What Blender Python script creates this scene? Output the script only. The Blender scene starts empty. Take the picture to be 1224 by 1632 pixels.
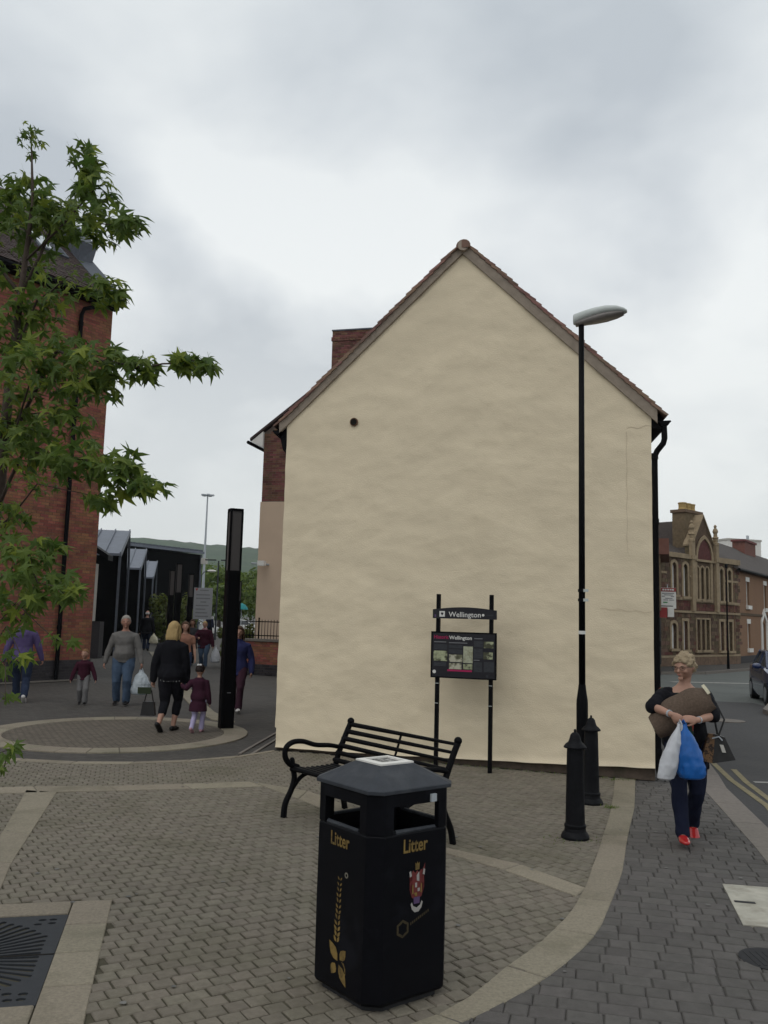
import bpy, math, random
import numpy as np
from mathutils import Vector as V, Matrix, noise
from mathutils.geometry import delaunay_2d_cdt
SC = bpy.context.scene
COL = SC.collection
RNG = random.Random(7)
rad = math.radians
PI = math.pi

# ------------------------------------------------------------------ camera, sky, sun, exposure
cam = bpy.data.cameras.new('camera')
cam.sensor_fit = 'VERTICAL'; cam.sensor_height = 36.0; cam.lens = 36.0 * 1375 / 1632
cam.clip_start = 0.05; cam.clip_end = 9000
camo = bpy.data.objects.new('camera', cam); COL.objects.link(camo)
PITCH, ROLL, EYE = math.atan(169 / 1375), math.atan(0.026), 1.8
_R0 = V((1, 0, 0)); _F = V((0, math.cos(PITCH), math.sin(PITCH))); _U0 = V((0, -math.sin(PITCH), math.cos(PITCH)))
_R = math.cos(ROLL) * _R0 + math.sin(ROLL) * _U0; _U = -math.sin(ROLL) * _R0 + math.cos(ROLL) * _U0
camo.matrix_world = Matrix(((_R.x, _U.x, -_F.x, 0), (_R.y, _U.y, -_F.y, 0), (_R.z, _U.z, -_F.z, EYE), (0, 0, 0, 1)))
SC.camera = camo
SC.render.resolution_x, SC.render.resolution_y = 768, 1024
SC.view_settings.view_transform = 'Standard'; SC.view_settings.look = 'None'
SC.view_settings.exposure = 0.0; SC.view_settings.gamma = 1.0; SC.view_settings.use_curve_mapping = False
SC.cycles.max_bounces = 6; SC.cycles.volume_bounces = 0

SUN_DIR = V((-0.42, -0.62, 1.15)).normalized()          # towards the sun
world = bpy.data.worlds.new('World'); SC.world = world; world.use_nodes = True
wt = world.node_tree; wt.nodes.clear()
def wn(t, **k):
    n = wt.nodes.new(t)
    for a, b in k.items(): setattr(n, a, b)
    return n
sky = wn('ShaderNodeTexSky'); sky.sky_type = 'NISHITA'; sky.sun_disc = False
sky.sun_elevation = math.asin(SUN_DIR.z); sky.sun_rotation = math.atan2(SUN_DIR.x, SUN_DIR.y)
tc = wn('ShaderNodeTexCoord'); sep = wn('ShaderNodeSeparateXYZ'); wt.links.new(tc.outputs['Generated'], sep.inputs[0])
zc = wn('ShaderNodeMath', operation='MAXIMUM'); wt.links.new(sep.outputs['Z'], zc.inputs[0]); zc.inputs[1].default_value = 0.0
za = wn('ShaderNodeMath', operation='ADD'); wt.links.new(zc.outputs[0], za.inputs[0]); za.inputs[1].default_value = 0.42
cx = wn('ShaderNodeMath', operation='DIVIDE'); wt.links.new(sep.outputs['X'], cx.inputs[0]); wt.links.new(za.outputs[0], cx.inputs[1])
cy = wn('ShaderNodeMath', operation='DIVIDE'); wt.links.new(sep.outputs['Y'], cy.inputs[0]); wt.links.new(za.outputs[0], cy.inputs[1])
cmb = wn('ShaderNodeCombineXYZ'); wt.links.new(cx.outputs[0], cmb.inputs[0]); wt.links.new(cy.outputs[0], cmb.inputs[1]); cmb.inputs[2].default_value = 77.1
n1 = wn('ShaderNodeTexNoise'); n1.inputs['Scale'].default_value = 2.3; n1.inputs['Detail'].default_value = 5; n1.inputs['Roughness'].default_value = 0.46; n1.inputs['Distortion'].default_value = 0.15
wt.links.new(cmb.outputs[0], n1.inputs['Vector'])
ramp = wn('ShaderNodeValToRGB'); e = ramp.color_ramp.elements
e[0].position = 0.36; e[0].color = (0.535, 0.58, 0.63, 1); e[1].position = 0.57; e[1].color = (0.97, 1.0, 1.0, 1)
m_ = ramp.color_ramp.elements.new(0.465); m_.color = (0.76, 0.80, 0.83, 1)
wt.links.new(n1.outputs['Fac'], ramp.inputs[0])
hz = wn('ShaderNodeMapRange'); wt.links.new(sep.outputs['Z'], hz.inputs[0]); hz.inputs[1].default_value = 0.0; hz.inputs[2].default_value = 0.42
hzm = wn('ShaderNodeMix', data_type='RGBA'); wt.links.new(hz.outputs[0], hzm.inputs['Factor'])
hzm.inputs['A'].default_value = (0.90, 0.93, 0.91, 1)
hi_ = wn('ShaderNodeMapRange'); wt.links.new(sep.outputs['Z'], hi_.inputs[0]); hi_.inputs[1].default_value = 0.33; hi_.inputs[2].default_value = 0.72; hi_.inputs[4].default_value = 0.55
him = wn('ShaderNodeMix', data_type='RGBA'); wt.links.new(hi_.outputs[0], him.inputs['Factor']); wt.links.new(ramp.outputs[0], him.inputs['A']); him.inputs['B'].default_value = (0.60, 0.66, 0.70, 1)
wt.links.new(him.outputs['Result'], hzm.inputs['B'])
sc10 = wn('ShaderNodeVectorMath', operation='SCALE'); wt.links.new(hzm.outputs['Result'], sc10.inputs[0]); sc10.inputs['Scale'].default_value = 10.0
mx = wn('ShaderNodeMix', data_type='RGBA'); mx.inputs['Factor'].default_value = 0.95
wt.links.new(sky.outputs[0], mx.inputs['A']); wt.links.new(sc10.outputs[0], mx.inputs['B'])
bg = wn('ShaderNodeBackground'); bg.inputs['Strength'].default_value = 0.1; wt.links.new(mx.outputs['Result'], bg.inputs['Color'])
wo = wn('ShaderNodeOutputWorld'); wt.links.new(bg.outputs[0], wo.inputs[0])
sun = bpy.data.lights.new('sun', 'SUN'); sun.energy = 0.6; sun.angle = rad(40); sun.color = (1.0, 0.96, 0.9)
suno = bpy.data.objects.new('sun', sun); COL.objects.link(suno)
suno.rotation_euler = (-SUN_DIR).to_track_quat('-Z', 'Y').to_euler()

# ------------------------------------------------------------------ helpers
WL = {}
class MB:
    """collects geometry; build() links it as ONE mesh object"""
    def __init__(s): s.v = []; s.f = []; s.m = []
    def add(s, vs, fs, mi=0):
        o = len(s.v); s.v += [tuple(p) for p in vs]; s.f += [tuple(i + o for i in f) for f in fs]; s.m += [mi] * len(fs); return s
    def hexa(s, p, mi=0):       # 8 corners: bottom 0-3, top 4-7
        return s.add(p, [(3, 2, 1, 0), (4, 5, 6, 7), (0, 1, 5, 4), (1, 2, 6, 5), (2, 3, 7, 6), (3, 0, 4, 7)], mi)
    def ob(s, o, u, v, w, mi=0):  # parallelepiped from a corner
        o, u, v, w = V(o), V(u), V(v), V(w)
        return s.hexa([o, o + u, o + u + v, o + v, o + w, o + u + w, o + u + v + w, o + v + w], mi)
    def box(s, c, d, mi=0, rz=0):
        u = V((math.cos(rz), math.sin(rz), 0)) * d[0]; v = V((-math.sin(rz), math.cos(rz), 0)) * d[1]; w = V((0, 0, d[2]))
        return s.ob(V(c) - u / 2 - v / 2 - w / 2, u, v, w, mi)
    def tube(s, pts, radii, n=10, mi=0, caps=True, side=None, round_=False):
        pts = [V(p) for p in pts]; k = len(pts)
        if not hasattr(radii, '__len__'): radii = [radii] * k
        radii = [(r if hasattr(r, '__len__') else (r, r)) for r in radii]
        if round_:
            d0 = (pts[0] - pts[1]).normalized(); d1 = (pts[-1] - pts[-2]).normalized()
            a0, b0 = radii[0]; a1, b1 = radii[-1]; h0, h1 = min(a0, b0), min(a1, b1)
            pts = [pts[0] + d0 * h0 * .92, pts[0] + d0 * h0 * .6] + pts + [pts[-1] + d1 * h1 * .6, pts[-1] + d1 * h1 * .92]
            radii = [(a0 * .35, b0 * .35), (a0 * .78, b0 * .78)] + radii + [(a1 * .78, b1 * .78), (a1 * .35, b1 * .35)]; k += 4
        t = [(pts[min(i + 1, k - 1)] - pts[max(i - 1, 0)]).normalized() for i in range(k)]
        a = V(side) if side is not None else (V((1, 0, 0)) if abs(t[0].x) < .9 else V((0, 1, 0)))
        vs = []
        for i in range(k):
            a = (a - t[i] * a.dot(t[i])).normalized(); b = t[i].cross(a)
            for j in range(n):
                q = 2 * PI * j / n
                vs.append(pts[i] + a * math.cos(q) * radii[i][0] + b * math.sin(q) * radii[i][1])
        fs = [(i * n + j, i * n + (j + 1) % n, (i + 1) * n + (j + 1) % n, (i + 1) * n + j) for i in range(k - 1) for j in range(n)]
        if caps: fs += [tuple(range(n - 1, -1, -1)), tuple((k - 1) * n + j for j in range(n))]
        return s.add(vs, fs, mi)
    def rings(s, rs, n=20, mi=0, caps=True):   # rs: (z, rx, ry, cx, cy)
        vs = []
        for z, rx, ry, cx_, cy_ in rs:
            for j in range(n):
                q = 2 * PI * j / n; vs.append((cx_ + rx * math.cos(q), cy_ + ry * math.sin(q), z))
        k = len(rs)
        fs = [(i * n + j, i * n + (j + 1) % n, (i + 1) * n + (j + 1) % n, (i + 1) * n + j) for i in range(k - 1) for j in range(n)]
        if caps: fs += [tuple(range(n - 1, -1, -1)), tuple((k - 1) * n + j for j in range(n))]
        return s.add(vs, fs, mi)
    def lathe(s, prof, c=(0, 0, 0), n=20, mi=0):
        return s.rings([(c[2] + z, r, r, c[0], c[1]) for r, z in prof], n, mi)
    def ell(s, c, r, n=14, m=9, mi=0, M=None):
        c = V(c); vs = []; fs = []
        for i in range(m + 1):
            th = PI * i / m
            for j in range(n):
                q = 2 * PI * j / n
                p = V((r[0] * math.sin(th) * math.cos(q), r[1] * math.sin(th) * math.sin(q), -r[2] * math.cos(th)))
                if i in (0, m): p.x += 1e-5 * math.cos(q); p.y += 1e-5 * math.sin(q)
                vs.append(c + (M @ p if M else p))
        for i in range(m):
            for j in range(n): fs.append((i * n + j, i * n + (j + 1) % n, (i + 1) * n + (j + 1) % n, (i + 1) * n + j))
        return s.add(vs, fs, mi)
    def prism(s, poly, z0, z1, mi=0):          # plan polygon (ccw), vertical
        n = len(poly)
        vs = [(x, y, z0) for x, y in poly] + [(x, y, z1) for x, y in poly]
        return s.add(vs, [tuple(range(n - 1, -1, -1)), tuple(range(n, 2 * n))] + [(i, (i + 1) % n, (i + 1) % n + n, i + n) for i in range(n)], mi)
    def plate(s, outer, holes, O, u, v, t, mi=0):   # plate with real openings; front at O, thickness t back along -(u x v)
        O, u, v = V(O), V(u).normalized(), V(v).normalized(); n = u.cross(v)
        loops = [outer] + holes; co = []; fl = []
        for L in loops:
            fl.append(list(range(len(co), len(co) + len(L)))); co += [V(p) for p in L]
        r = delaunay_2d_cdt(co, [], fl, 2, 1e-6)
        k = len(r[0]); P = [O + u * p.x + v * p.y for p in r[0]]
        fs = []
        for f in r[2]:
            a = sum(r[0][f[i]].x * r[0][f[(i + 1) % len(f)]].y - r[0][f[(i + 1) % len(f)]].x * r[0][f[i]].y for i in range(len(f)))
            fs.append(tuple(f) if a > 0 else tuple(reversed(f)))
        s.add(P, fs, mi)
        if t:
            s.add([p - n * t for p in P], [tuple(reversed(f)) for f in fs], mi)
            for q, L in enumerate(loops):
                a = sum(L[i][0] * L[(i + 1) % len(L)][1] - L[(i + 1) % len(L)][0] * L[i][1] for i in range(len(L)))
                L = list(L) if (a > 0) == (q == 0) else list(reversed(L))
                F = [O + u * p[0] + v * p[1] for p in L]; m = len(L)
                s.add(F + [p - n * t for p in F], [(i, i + m, (i + 1) % m + m, (i + 1) % m) for i in range(m)], mi)
        return s
    def merge(s, o, T=None, mi=None):
        return s.add([(T @ V(p) if T else p) for p in o.v], o.f, 0) if mi is None else s.add([(T @ V(p) if T else p) for p in o.v], o.f, mi)
    def mesh(s, name, off=V((0, 0, 0)), smooth=False):
        me = bpy.data.meshes.new(name)
        me.from_pydata([(p[0] - off.x, p[1] - off.y, p[2] - off.z) for p in s.v], [], s.f)
        if any(s.m): me.polygons.foreach_set('material_index', s.m)
        if smooth: me.polygons.foreach_set('use_smooth', [True] * len(me.polygons))
        me.update(); return me
    def build(s, name, mats, parent=None, smooth=False, local=False, **props):
        off = V((0, 0, 0)) if (local or parent is None) else WL.get(parent.name, V((0, 0, 0)))
        me = s.mesh(name, off, smooth)
        return link(name, me, mats, parent, **props)

def link(name, me, mats, parent=None, **props):
    o = bpy.data.objects.new(name, me); COL.objects.link(o)
    for m in (mats if isinstance(mats, (list, tuple)) else [mats]):
        if m is not None: me.materials.append(m)
    if parent: o.parent = parent; WL[o.name] = WL.get(parent.name, V((0, 0, 0)))
    else: WL[o.name] = V((0, 0, 0))
    for k, v in props.items(): o[k] = v
    return o
def thing(name, label, cat, loc=(0, 0, 0), rz=0, group=None):
    o = bpy.data.objects.new(name, None); COL.objects.link(o); o.empty_display_size = .2
    o.location = loc; o.rotation_euler = (0, 0, rz); WL[o.name] = V(loc)
    o['label'] = label; o['category'] = cat
    if group: o['group'] = group
    return o
def copy_tree(root, loc, rz=0, label=None, scale=None):
    def cp(o, par):
        c = o.copy(); COL.objects.link(c)
        if par: c.parent = par
        for ch in KIDS.get(o.name, []): cp(ch, c)
        return c
    r = cp(root, None); r.location = loc; r.rotation_euler = (0, 0, rz)
    if scale: r.scale = scale
    if label: r['label'] = label
    return r
KIDS = {}
def index_kids(root):
    for o in COL.objects:
        if o.parent: KIDS.setdefault(o.parent.name, [])
    KIDS.clear()
    for o in COL.objects:
        if o.parent: KIDS.setdefault(o.parent.name, []).append(o)
def smooth_by_angle(o, ang=40):
    me = o.data
    me.polygons.foreach_set('use_smooth', [True] * len(me.polygons))
    try: me.set_sharp_from_angle(angle=rad(ang))
    except Exception: pass
    return o

# ------------------------------------------------------------------ materials
def mat(name, col, rough=.8, var=.12, scale=6., bump=.0, bscale=60., metal=0., piece=0., dirt=None, dscale=1.2, spec=.3, stretch=None, coat=0., dirtw=(.5, .72)):
    m = bpy.data.materials.new(name); m.use_nodes = True; t = m.node_tree; N = t.nodes; Lk = t.links
    b = N['Principled BSDF']; b.inputs['Roughness'].default_value = rough; b.inputs['Metallic'].default_value = metal
    b.inputs['Specular IOR Level'].default_value = spec
    if coat: b.inputs['Coat Weight'].default_value = coat
    geo = N.new('ShaderNodeNewGeometry'); vec = geo.outputs['Position']
    if stretch:
        mp = N.new('ShaderNodeMapping'); mp.inputs['Scale'].default_value = stretch; Lk.new(vec, mp.inputs[0]); vec = mp.outputs[0]
    nz = N.new('ShaderNodeTexNoise'); nz.inputs['Scale'].default_value = scale; nz.inputs['Detail'].default_value = 5; nz.inputs['Roughness'].default_value = .6
    Lk.new(vec, nz.inputs['Vector'])
    mr = N.new('ShaderNodeMapRange'); Lk.new(nz.outputs['Fac'], mr.inputs[0]); mr.inputs[1].default_value = .25; mr.inputs[2].default_value = .75
    mr.inputs[3].default_value = 1 - var; mr.inputs[4].default_value = 1 + var
    val = mr.outputs[0]
    if piece:
        oi = N.new('ShaderNodeObjectInfo'); ad = N.new('ShaderNodeMath'); ad.operation = 'ADD'
        Lk.new(oi.outputs['Random'], ad.inputs[0]); Lk.new(geo.outputs['Random Per Island'], ad.inputs[1])
        fr = N.new('ShaderNodeMath'); fr.operation = 'FRACT'; Lk.new(ad.outputs[0], fr.inputs[0])
        m2 = N.new('ShaderNodeMapRange'); Lk.new(fr.outputs[0], m2.inputs[0]); m2.inputs[3].default_value = 1 - piece; m2.inputs[4].default_value = 1 + piece
        mu = N.new('ShaderNodeMath'); mu.operation = 'MULTIPLY'; Lk.new(val, mu.inputs[0]); Lk.new(m2.outputs[0], mu.inputs[1]); val = mu.outputs[0]
    sc = N.new('ShaderNodeVectorMath'); sc.operation = 'SCALE'; sc.inputs[0].default_value = col; Lk.new(val, sc.inputs['Scale'])
    colout = sc.outputs[0]
    if piece:                       # slight hue drift between pieces
        hs = N.new('ShaderNodeHueSaturation'); m3 = N.new('ShaderNodeMapRange'); f2 = N.new('ShaderNodeMath'); f2.operation = 'MULTIPLY'; f2.inputs[1].default_value = 7.31
        Lk.new(fr.outputs[0], f2.inputs[0]); f3 = N.new('ShaderNodeMath'); f3.operation = 'FRACT'; Lk.new(f2.outputs[0], f3.inputs[0])
        Lk.new(f3.outputs[0], m3.inputs[0]); m3.inputs[3].default_value = .5 - .03 * piece * 4; m3.inputs[4].default_value = .5 + .02 * piece * 4
        Lk.new(m3.outputs[0], hs.inputs['Hue']); Lk.new(colout, hs.inputs['Color']); colout = hs.outputs[0]
    if dirt:
        n2 = N.new('ShaderNodeTexNoise'); n2.inputs['Scale'].default_value = dscale; n2.inputs['Detail'].default_value = 6; n2.inputs['Roughness'].default_value = .65
        Lk.new(vec, n2.inputs['Vector'])
        r2 = N.new('ShaderNodeMapRange'); Lk.new(n2.outputs['Fac'], r2.inputs[0]); r2.inputs[1].default_value = dirtw[0]; r2.inputs[2].default_value = dirtw[1]; r2.inputs[4].default_value = dirt[3]
        mix = N.new('ShaderNodeMix'); mix.data_type = 'RGBA'; Lk.new(r2.outputs[0], mix.inputs['Factor']); Lk.new(colout, mix.inputs['A']); mix.inputs['B'].default_value = (*dirt[:3], 1); colout = mix.outputs['Result']
    Lk.new(colout, b.inputs['Base Color'])
    if bump:
        n3 = N.new('ShaderNodeTexNoise'); n3.inputs['Scale'].default_value = bscale; n3.inputs['Detail'].default_value = 4; Lk.new(vec, n3.inputs['Vector'])
        bp = N.new('ShaderNodeBump'); bp.inputs['Strength'].default_value = bump; bp.inputs['Distance'].default_value = .01
        Lk.new(n3.outputs['Fac'], bp.inputs['Height']); Lk.new(bp.outputs[0], b.inputs['Normal'])
    return m

M = {}
M['sett'] = mat('sett stone', (.170, .150, .118), .9, .2, 18, .45, 90, piece=.09, dirt=(.085, .080, .046, .6), dscale=.8)
M['joint'] = mat('mossy joint', (.074, .066, .045), 1., .3, 8, .5, 60)
M['dark_sett'] = mat('dark block', (.096, .089, .083), .85, .18, 16, .4, 110, piece=.13, dirt=(.056, .054, .048, .6), dscale=.9)
M['dark_joint'] = mat('dark joint', (.066, .062, .057), 1., .3, 8, .4, 60)
M['granite'] = mat('granite slab', (.240, .210, .158), .8, .24, 60, .3, 160, piece=.10, dirt=(.125, .112, .075, .7), dscale=1.7)
M['walk'] = mat('walkway asphalt', (.078, .071, .064), .9, .18, 12, .5, 120, dirt=(.05, .047, .045, .6), dscale=.7)
M['ground'] = mat('ground', (.085, .08, .074), .95, .2, .6, .2, 20)
M['road'] = mat('old asphalt', (.112, .120, .112), .9, .16, 14, .5, 120, dirt=(.075, .078, .074, .6), dscale=.5)
M['road_new'] = mat('newer asphalt', (.062, .060, .060), .9, .18, 20, .5, 150, dirt=(.085, .082, .08, .5), dscale=1.1)
M['kerb'] = mat('kerb concrete', (.175, .155, .135), .85, .18, 20, .3, 120, piece=.1)
M['yellow'] = mat('yellow road paint', (.22, .185, .10), .8, .3, 25, dirt=(.11, .10, .09, .8), dscale=6)
M['white_line'] = mat('white road paint', (.30, .29, .27), .8, .3, 25, dirt=(.11, .11, .10, .8), dscale=6)
M['cover'] = mat('pale cover slab', (.40, .38, .32), .85, .2, 9, .2, 120, dirt=(.2, .18, .14, .7), dscale=5)
M['iron'] = mat('cast iron', (.030, .033, .038), .65, .15, 20, .15, 140, spec=.3)
M['iron_dark'] = mat('manhole iron', (.022, .022, .024), .8, .2, 20, .2, 140)
M['pit'] = mat('tree pit soil', (.012, .010, .008), 1., .3, 9)
M['render'] = mat('cream render', (.745, .638, .466), .92, .07, 1.3, .45, 60, dirt=(.63, .535, .385, .5), dscale=1.4, stretch=(1, 1, 1.7))
M['plinth'] = mat('plinth brick', (.085, .062, .050), .95, .35, 9, .5, 50, piece=.25, dirt=(.03, .04, .02, .6), dscale=3)
M['tile'] = mat('clay roof tile', (.215, .130, .098), .85, .2, 14, .3, 80, piece=.28, dirt=(.12, .11, .085, .6), dscale=4)
M['verge'] = mat('verge mortar', (.32, .265, .215), .9, .18, 10, .4, 60)
M['black'] = mat('black paint', (.0036, .0036, .0046), .55, .15, 10, .05, 80, spec=.08)
M['black_worn'] = mat('bollard paint', (.0055, .0058, .0075), .6, .35, 22, .2, 70, spec=.14, dirt=(.028, .029, .032, .3), dscale=7)
M['black_plastic'] = mat('bin plastic', (.0034, .0036, .0055), .5, .15, 14, .12, 260, spec=.10, dirt=(.012, .013, .018, .45), dscale=4.5, dirtw=(.52, .66))
M['lid_plastic'] = mat('bin lid plastic', (.034, .038, .046), .6, .15, 20, .15, 260, spec=.25, dirt=(.10, .105, .11, .35), dscale=6)
M['brick'] = mat('red brick', (.250, .104, .062), .9, .2, 22, .4, 90, piece=.22, dirt=(.085, .045, .038, .6), dscale=2.4)
M['mortar'] = mat('brick mortar', (.125, .092, .075), 1., .15, 20, .3, 90)
M['brick_old'] = mat('old dark brick', (.150, .074, .052), .9, .25, 18, .4, 80, piece=.35, dirt=(.06, .035, .03, .6), dscale=2.5)
M['mortar_old'] = mat('old mortar', (.15, .115, .095), 1., .2, 16)
M['brick_blue'] = mat('blue brick', (.035, .031, .034), .7, .2, 20, .3, 80, piece=.3)
M['slate'] = mat('dark tile roof', (.072, .052, .048), .8, .25, 12, .3, 60, piece=.25)
M['lead'] = mat('lead flashing', (.085, .095, .115), .6, .2, 6)
M['zinc'] = mat('zinc roof', (.15, .165, .20), .45, .14, 3, metal=.35)
M['hall'] = mat('black cladding', (.0055, .0058, .0062), 1., .25, 6, .1, 40, spec=0.)
M['pinkrender'] = mat('smooth beige render', (.56, .425, .315), .9, .05, 2, .1, 80)
M['white'] = mat('white paint', (.72, .70, .66), .6, .07, 8)
M['offwhite'] = mat('aged white panel', (.46, .44, .40), .7, .1, 6)
M['stone'] = mat('sandstone dressing', (.300, .230, .148), .9, .22, 5, .3, 40, dirt=(.16, .12, .08, .6), dscale=1.5)
M['rubble'] = mat('brown stone', (.120, .085, .055), .95, .3, 7, .5, 30, piece=.35, dirt=(.07, .048, .035, .6), dscale=1.2)
M['rubble_red'] = mat('red sandstone', (.115, .056, .040), .95, .3, 7, .5, 30, piece=.25)
M['orange'] = mat('orange brick wall', (.235, .135, .080), .9, .16, 16, .2, 60, dirt=(.2, .11, .07, .6), dscale=1.2)
M['roofdark'] = mat('brown slate', (.062, .050, .045), .85, .3, 9, .4, 30, dirt=(.10, .09, .07, .5), dscale=.6)
M['roofred'] = mat('red tile roof', (.190, .080, .058), .85, .25, 9, .3, 30)
M['pot'] = mat('yellow chimney pot', (.40, .28, .115), .85, .15, 8)
M['glassdark'] = mat('window glass', (.045, .05, .055), .12, .1, 3, spec=.6)
M['fascia'] = mat('brown fascia', (.155, .070, .052), .8, .15, 4)
M['redsign'] = mat('red sign', (.28, .035, .035), .6, .1, 6)
M['text_grey'] = mat('grey print', (.16, .16, .17), .8, .1, 6)
M['text_white'] = mat('white print', (.66, .65, .62), .6, .06, 10)
M['panel'] = mat('sign panel', (.013, .012, .017), .3, .1, 6, spec=.4)
M['panel_grey'] = mat('panel text block', (.034, .036, .042), .5, .5, 110, stretch=(.15, .15, 2.2))
M['magenta'] = mat('magenta print', (.36, .014, .085), .5, .1, 10)
M['photo_a'] = mat('sepia print', (.33, .35, .22), .5, .55, 14, dirt=(.05, .05, .03, .95), dscale=9, dirtw=(.48, .56))
M['photo_b'] = mat('sepia map print', (.36, .37, .27), .5, .4, 30, dirt=(.20, .19, .11, .9), dscale=16)
M['photo_c'] = mat('dark sepia print', (.13, .13, .08), .5, .6, 16, dirt=(.48, .46, .36, .9), dscale=8, dirtw=(.52, .6))
M['gold'] = mat('gold print', (.22, .145, .042), .6, .25, 20, dirt=(.05, .035, .016, .85), dscale=16, dirtw=(.45, .65))
M['gold_dim'] = mat('worn gold print', (.045, .034, .016), .6, .3, 20)
M['crest_red'] = mat('crest red', (.15, .03, .028), .5, .2, 30)
M['crest_white'] = mat('crest white', (.36, .34, .32), .5, .12, 30)
M['crest_blue'] = mat('crest purple', (.10, .06, .14), .5, .2, 30)
M['lamp_grey'] = mat('lamp housing', (.50, .53, .51), .45, .08, 6)
M['lamp_bowl'] = mat('lamp bowl', (.20, .18, .17), .25, .15, 8, spec=.5)
M['lantern'] = mat('lantern mesh', (.090, .082, .080), .7, .25, 160)
M['galv'] = mat('galvanised steel', (.40, .43, .46), .5, .08, 5)
M['dirsign'] = mat('grey sign', (.26, .265, .275), .5, .05, 4)
M['bark'] = mat('bark', (.070, .052, .042), .95, .3, 18, .6, 50)
M['skin'] = mat('skin', (.38, .215, .155), .55, .08, 18, spec=.35)
M['skin_b'] = mat('ruddy skin', (.35, .18, .13), .55, .1, 18, spec=.35)
M['eye'] = mat('eye', (.03, .022, .02), .2, .1, 9, spec=.5)
M['lips'] = mat('lips', (.36, .13, .11), .5, .1, 9)
def cloth(name, col, **k):
    a = dict(rough=.95, var=.14, scale=9, bump=.25, bscale=160, spec=.12); a.update(k); return mat(name, col, **a)

def leafmat(name, dark, light, back):
    m = bpy.data.materials.new(name); m.use_nodes = True; t = m.node_tree; N = t.nodes; Lk = t.links
    b = N['Principled BSDF']; b.inputs['Roughness'].default_value = .5; b.inputs['Specular IOR Level'].default_value = .3
    geo = N.new('ShaderNodeNewGeometry'); oi = N.new('ShaderNodeObjectInfo'); ad = N.new('ShaderNodeMath'); ad.operation = 'ADD'
    Lk.new(oi.outputs['Random'], ad.inputs[0]); Lk.new(geo.outputs['Random Per Island'], ad.inputs[1])
    fr = N.new('ShaderNodeMath'); fr.operation = 'FRACT'; Lk.new(ad.outputs[0], fr.inputs[0])
    r = N.new('ShaderNodeValToRGB'); r.color_ramp.elements[0].color = (*dark, 1); r.color_ramp.elements[1].color = (*light, 1); r.color_ramp.elements[1].position = 1.0
    q = r.color_ramp.elements.new(.7); q.color = tuple(d * .72 + l * .28 for d, l in zip(dark, light)) + (1,)
    Lk.new(fr.outputs[0], r.inputs[0])
    mx = N.new('ShaderNodeMix'); mx.data_type = 'RGBA'; Lk.new(geo.outputs['Backfacing'], mx.inputs['Factor']); Lk.new(r.outputs[0], mx.inputs['A']); mx.inputs['B'].default_value = (*back, 1)
    Lk.new(mx.outputs['Result'], b.inputs['Base Color'])
    tr = N.new('ShaderNodeBsdfTranslucent'); Lk.new(r.outputs[0], tr.inputs['Color']); ms = N.new('ShaderNodeMixShader'); ms.inputs[0].default_value = .45
    Lk.new(b.outputs[0], ms.inputs[1]); Lk.new(tr.outputs[0], ms.inputs[2]); Lk.new(ms.outputs[0], N['Material Output'].inputs['Surface'])
    return m
M['leaf'] = leafmat('star leaf', (.068, .124, .024), (.25, .30, .040), (.10, .155, .038))
M['leaf_far'] = leafmat('far foliage', (.075, .135, .022), (.20, .25, .04), (.13, .18, .04))
M['bamboo'] = leafmat('tall shrub leaf', (.085, .115, .022), (.23, .23, .045), (.12, .15, .04))

def walkmat():      # small dark blocks laid in courses, too far off to tell apart one by one
    m = M['walk']; t = m.node_tree; N = t.nodes; Lk = t.links; b = N['Principled BSDF']
    geo = N.new('ShaderNodeNewGeometry'); mp = N.new('ShaderNodeMapping'); mp.inputs['Rotation'].default_value = (0, 0, rad(20)); Lk.new(geo.outputs['Position'], mp.inputs[0])
    br = N.new('ShaderNodeTexBrick'); br.inputs['Scale'].default_value = 1.; br.inputs['Brick Width'].default_value = .2; br.inputs['Row Height'].default_value = .1; br.inputs['Mortar Size'].default_value = .006
    br.inputs['Color1'].default_value = (1.1, 1.1, 1.1, 1); br.inputs['Color2'].default_value = (.86, .86, .86, 1); br.inputs['Mortar'].default_value = (.6, .6, .6, 1); Lk.new(mp.outputs[0], br.inputs[0])
    mu = N.new('ShaderNodeMix'); mu.data_type = 'RGBA'; mu.blend_type = 'MULTIPLY'; mu.inputs['Factor'].default_value = 1.
    src = b.inputs['Base Color'].links[0].from_socket; Lk.new(src, mu.inputs['A']); Lk.new(br.outputs[0], mu.inputs['B']); Lk.new(mu.outputs['Result'], b.inputs['Base Color'])
walkmat()
def ringmat():      # tan blocks inside the ring
    m = mat('distant sett', (.128, .108, .086), .9, .2, 9, .4, 60); t = m.node_tree; N = t.nodes; Lk = t.links; b = N['Principled BSDF']
    geo = N.new('ShaderNodeNewGeometry'); br = N.new('ShaderNodeTexBrick'); br.inputs['Scale'].default_value = 1.; br.inputs['Brick Width'].default_value = .1; br.inputs['Row Height'].default_value = .1; br.inputs['Mortar Size'].default_value = .007
    br.inputs['Color1'].default_value = (1.12, 1.12, 1.12, 1); br.inputs['Color2'].default_value = (.88, .88, .88, 1); br.inputs['Mortar'].default_value = (.45, .45, .42, 1); Lk.new(geo.outputs['Position'], br.inputs[0])
    mu = N.new('ShaderNodeMix'); mu.data_type = 'RGBA'; mu.blend_type = 'MULTIPLY'; mu.inputs['Factor'].default_value = 1.
    src = b.inputs['Base Color'].links[0].from_socket; Lk.new(src, mu.inputs['A']); Lk.new(br.outputs[0], mu.inputs['B']); Lk.new(mu.outputs['Result'], b.inputs['Base Color'])
    return m
M['sett_far'] = ringmat()

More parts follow.
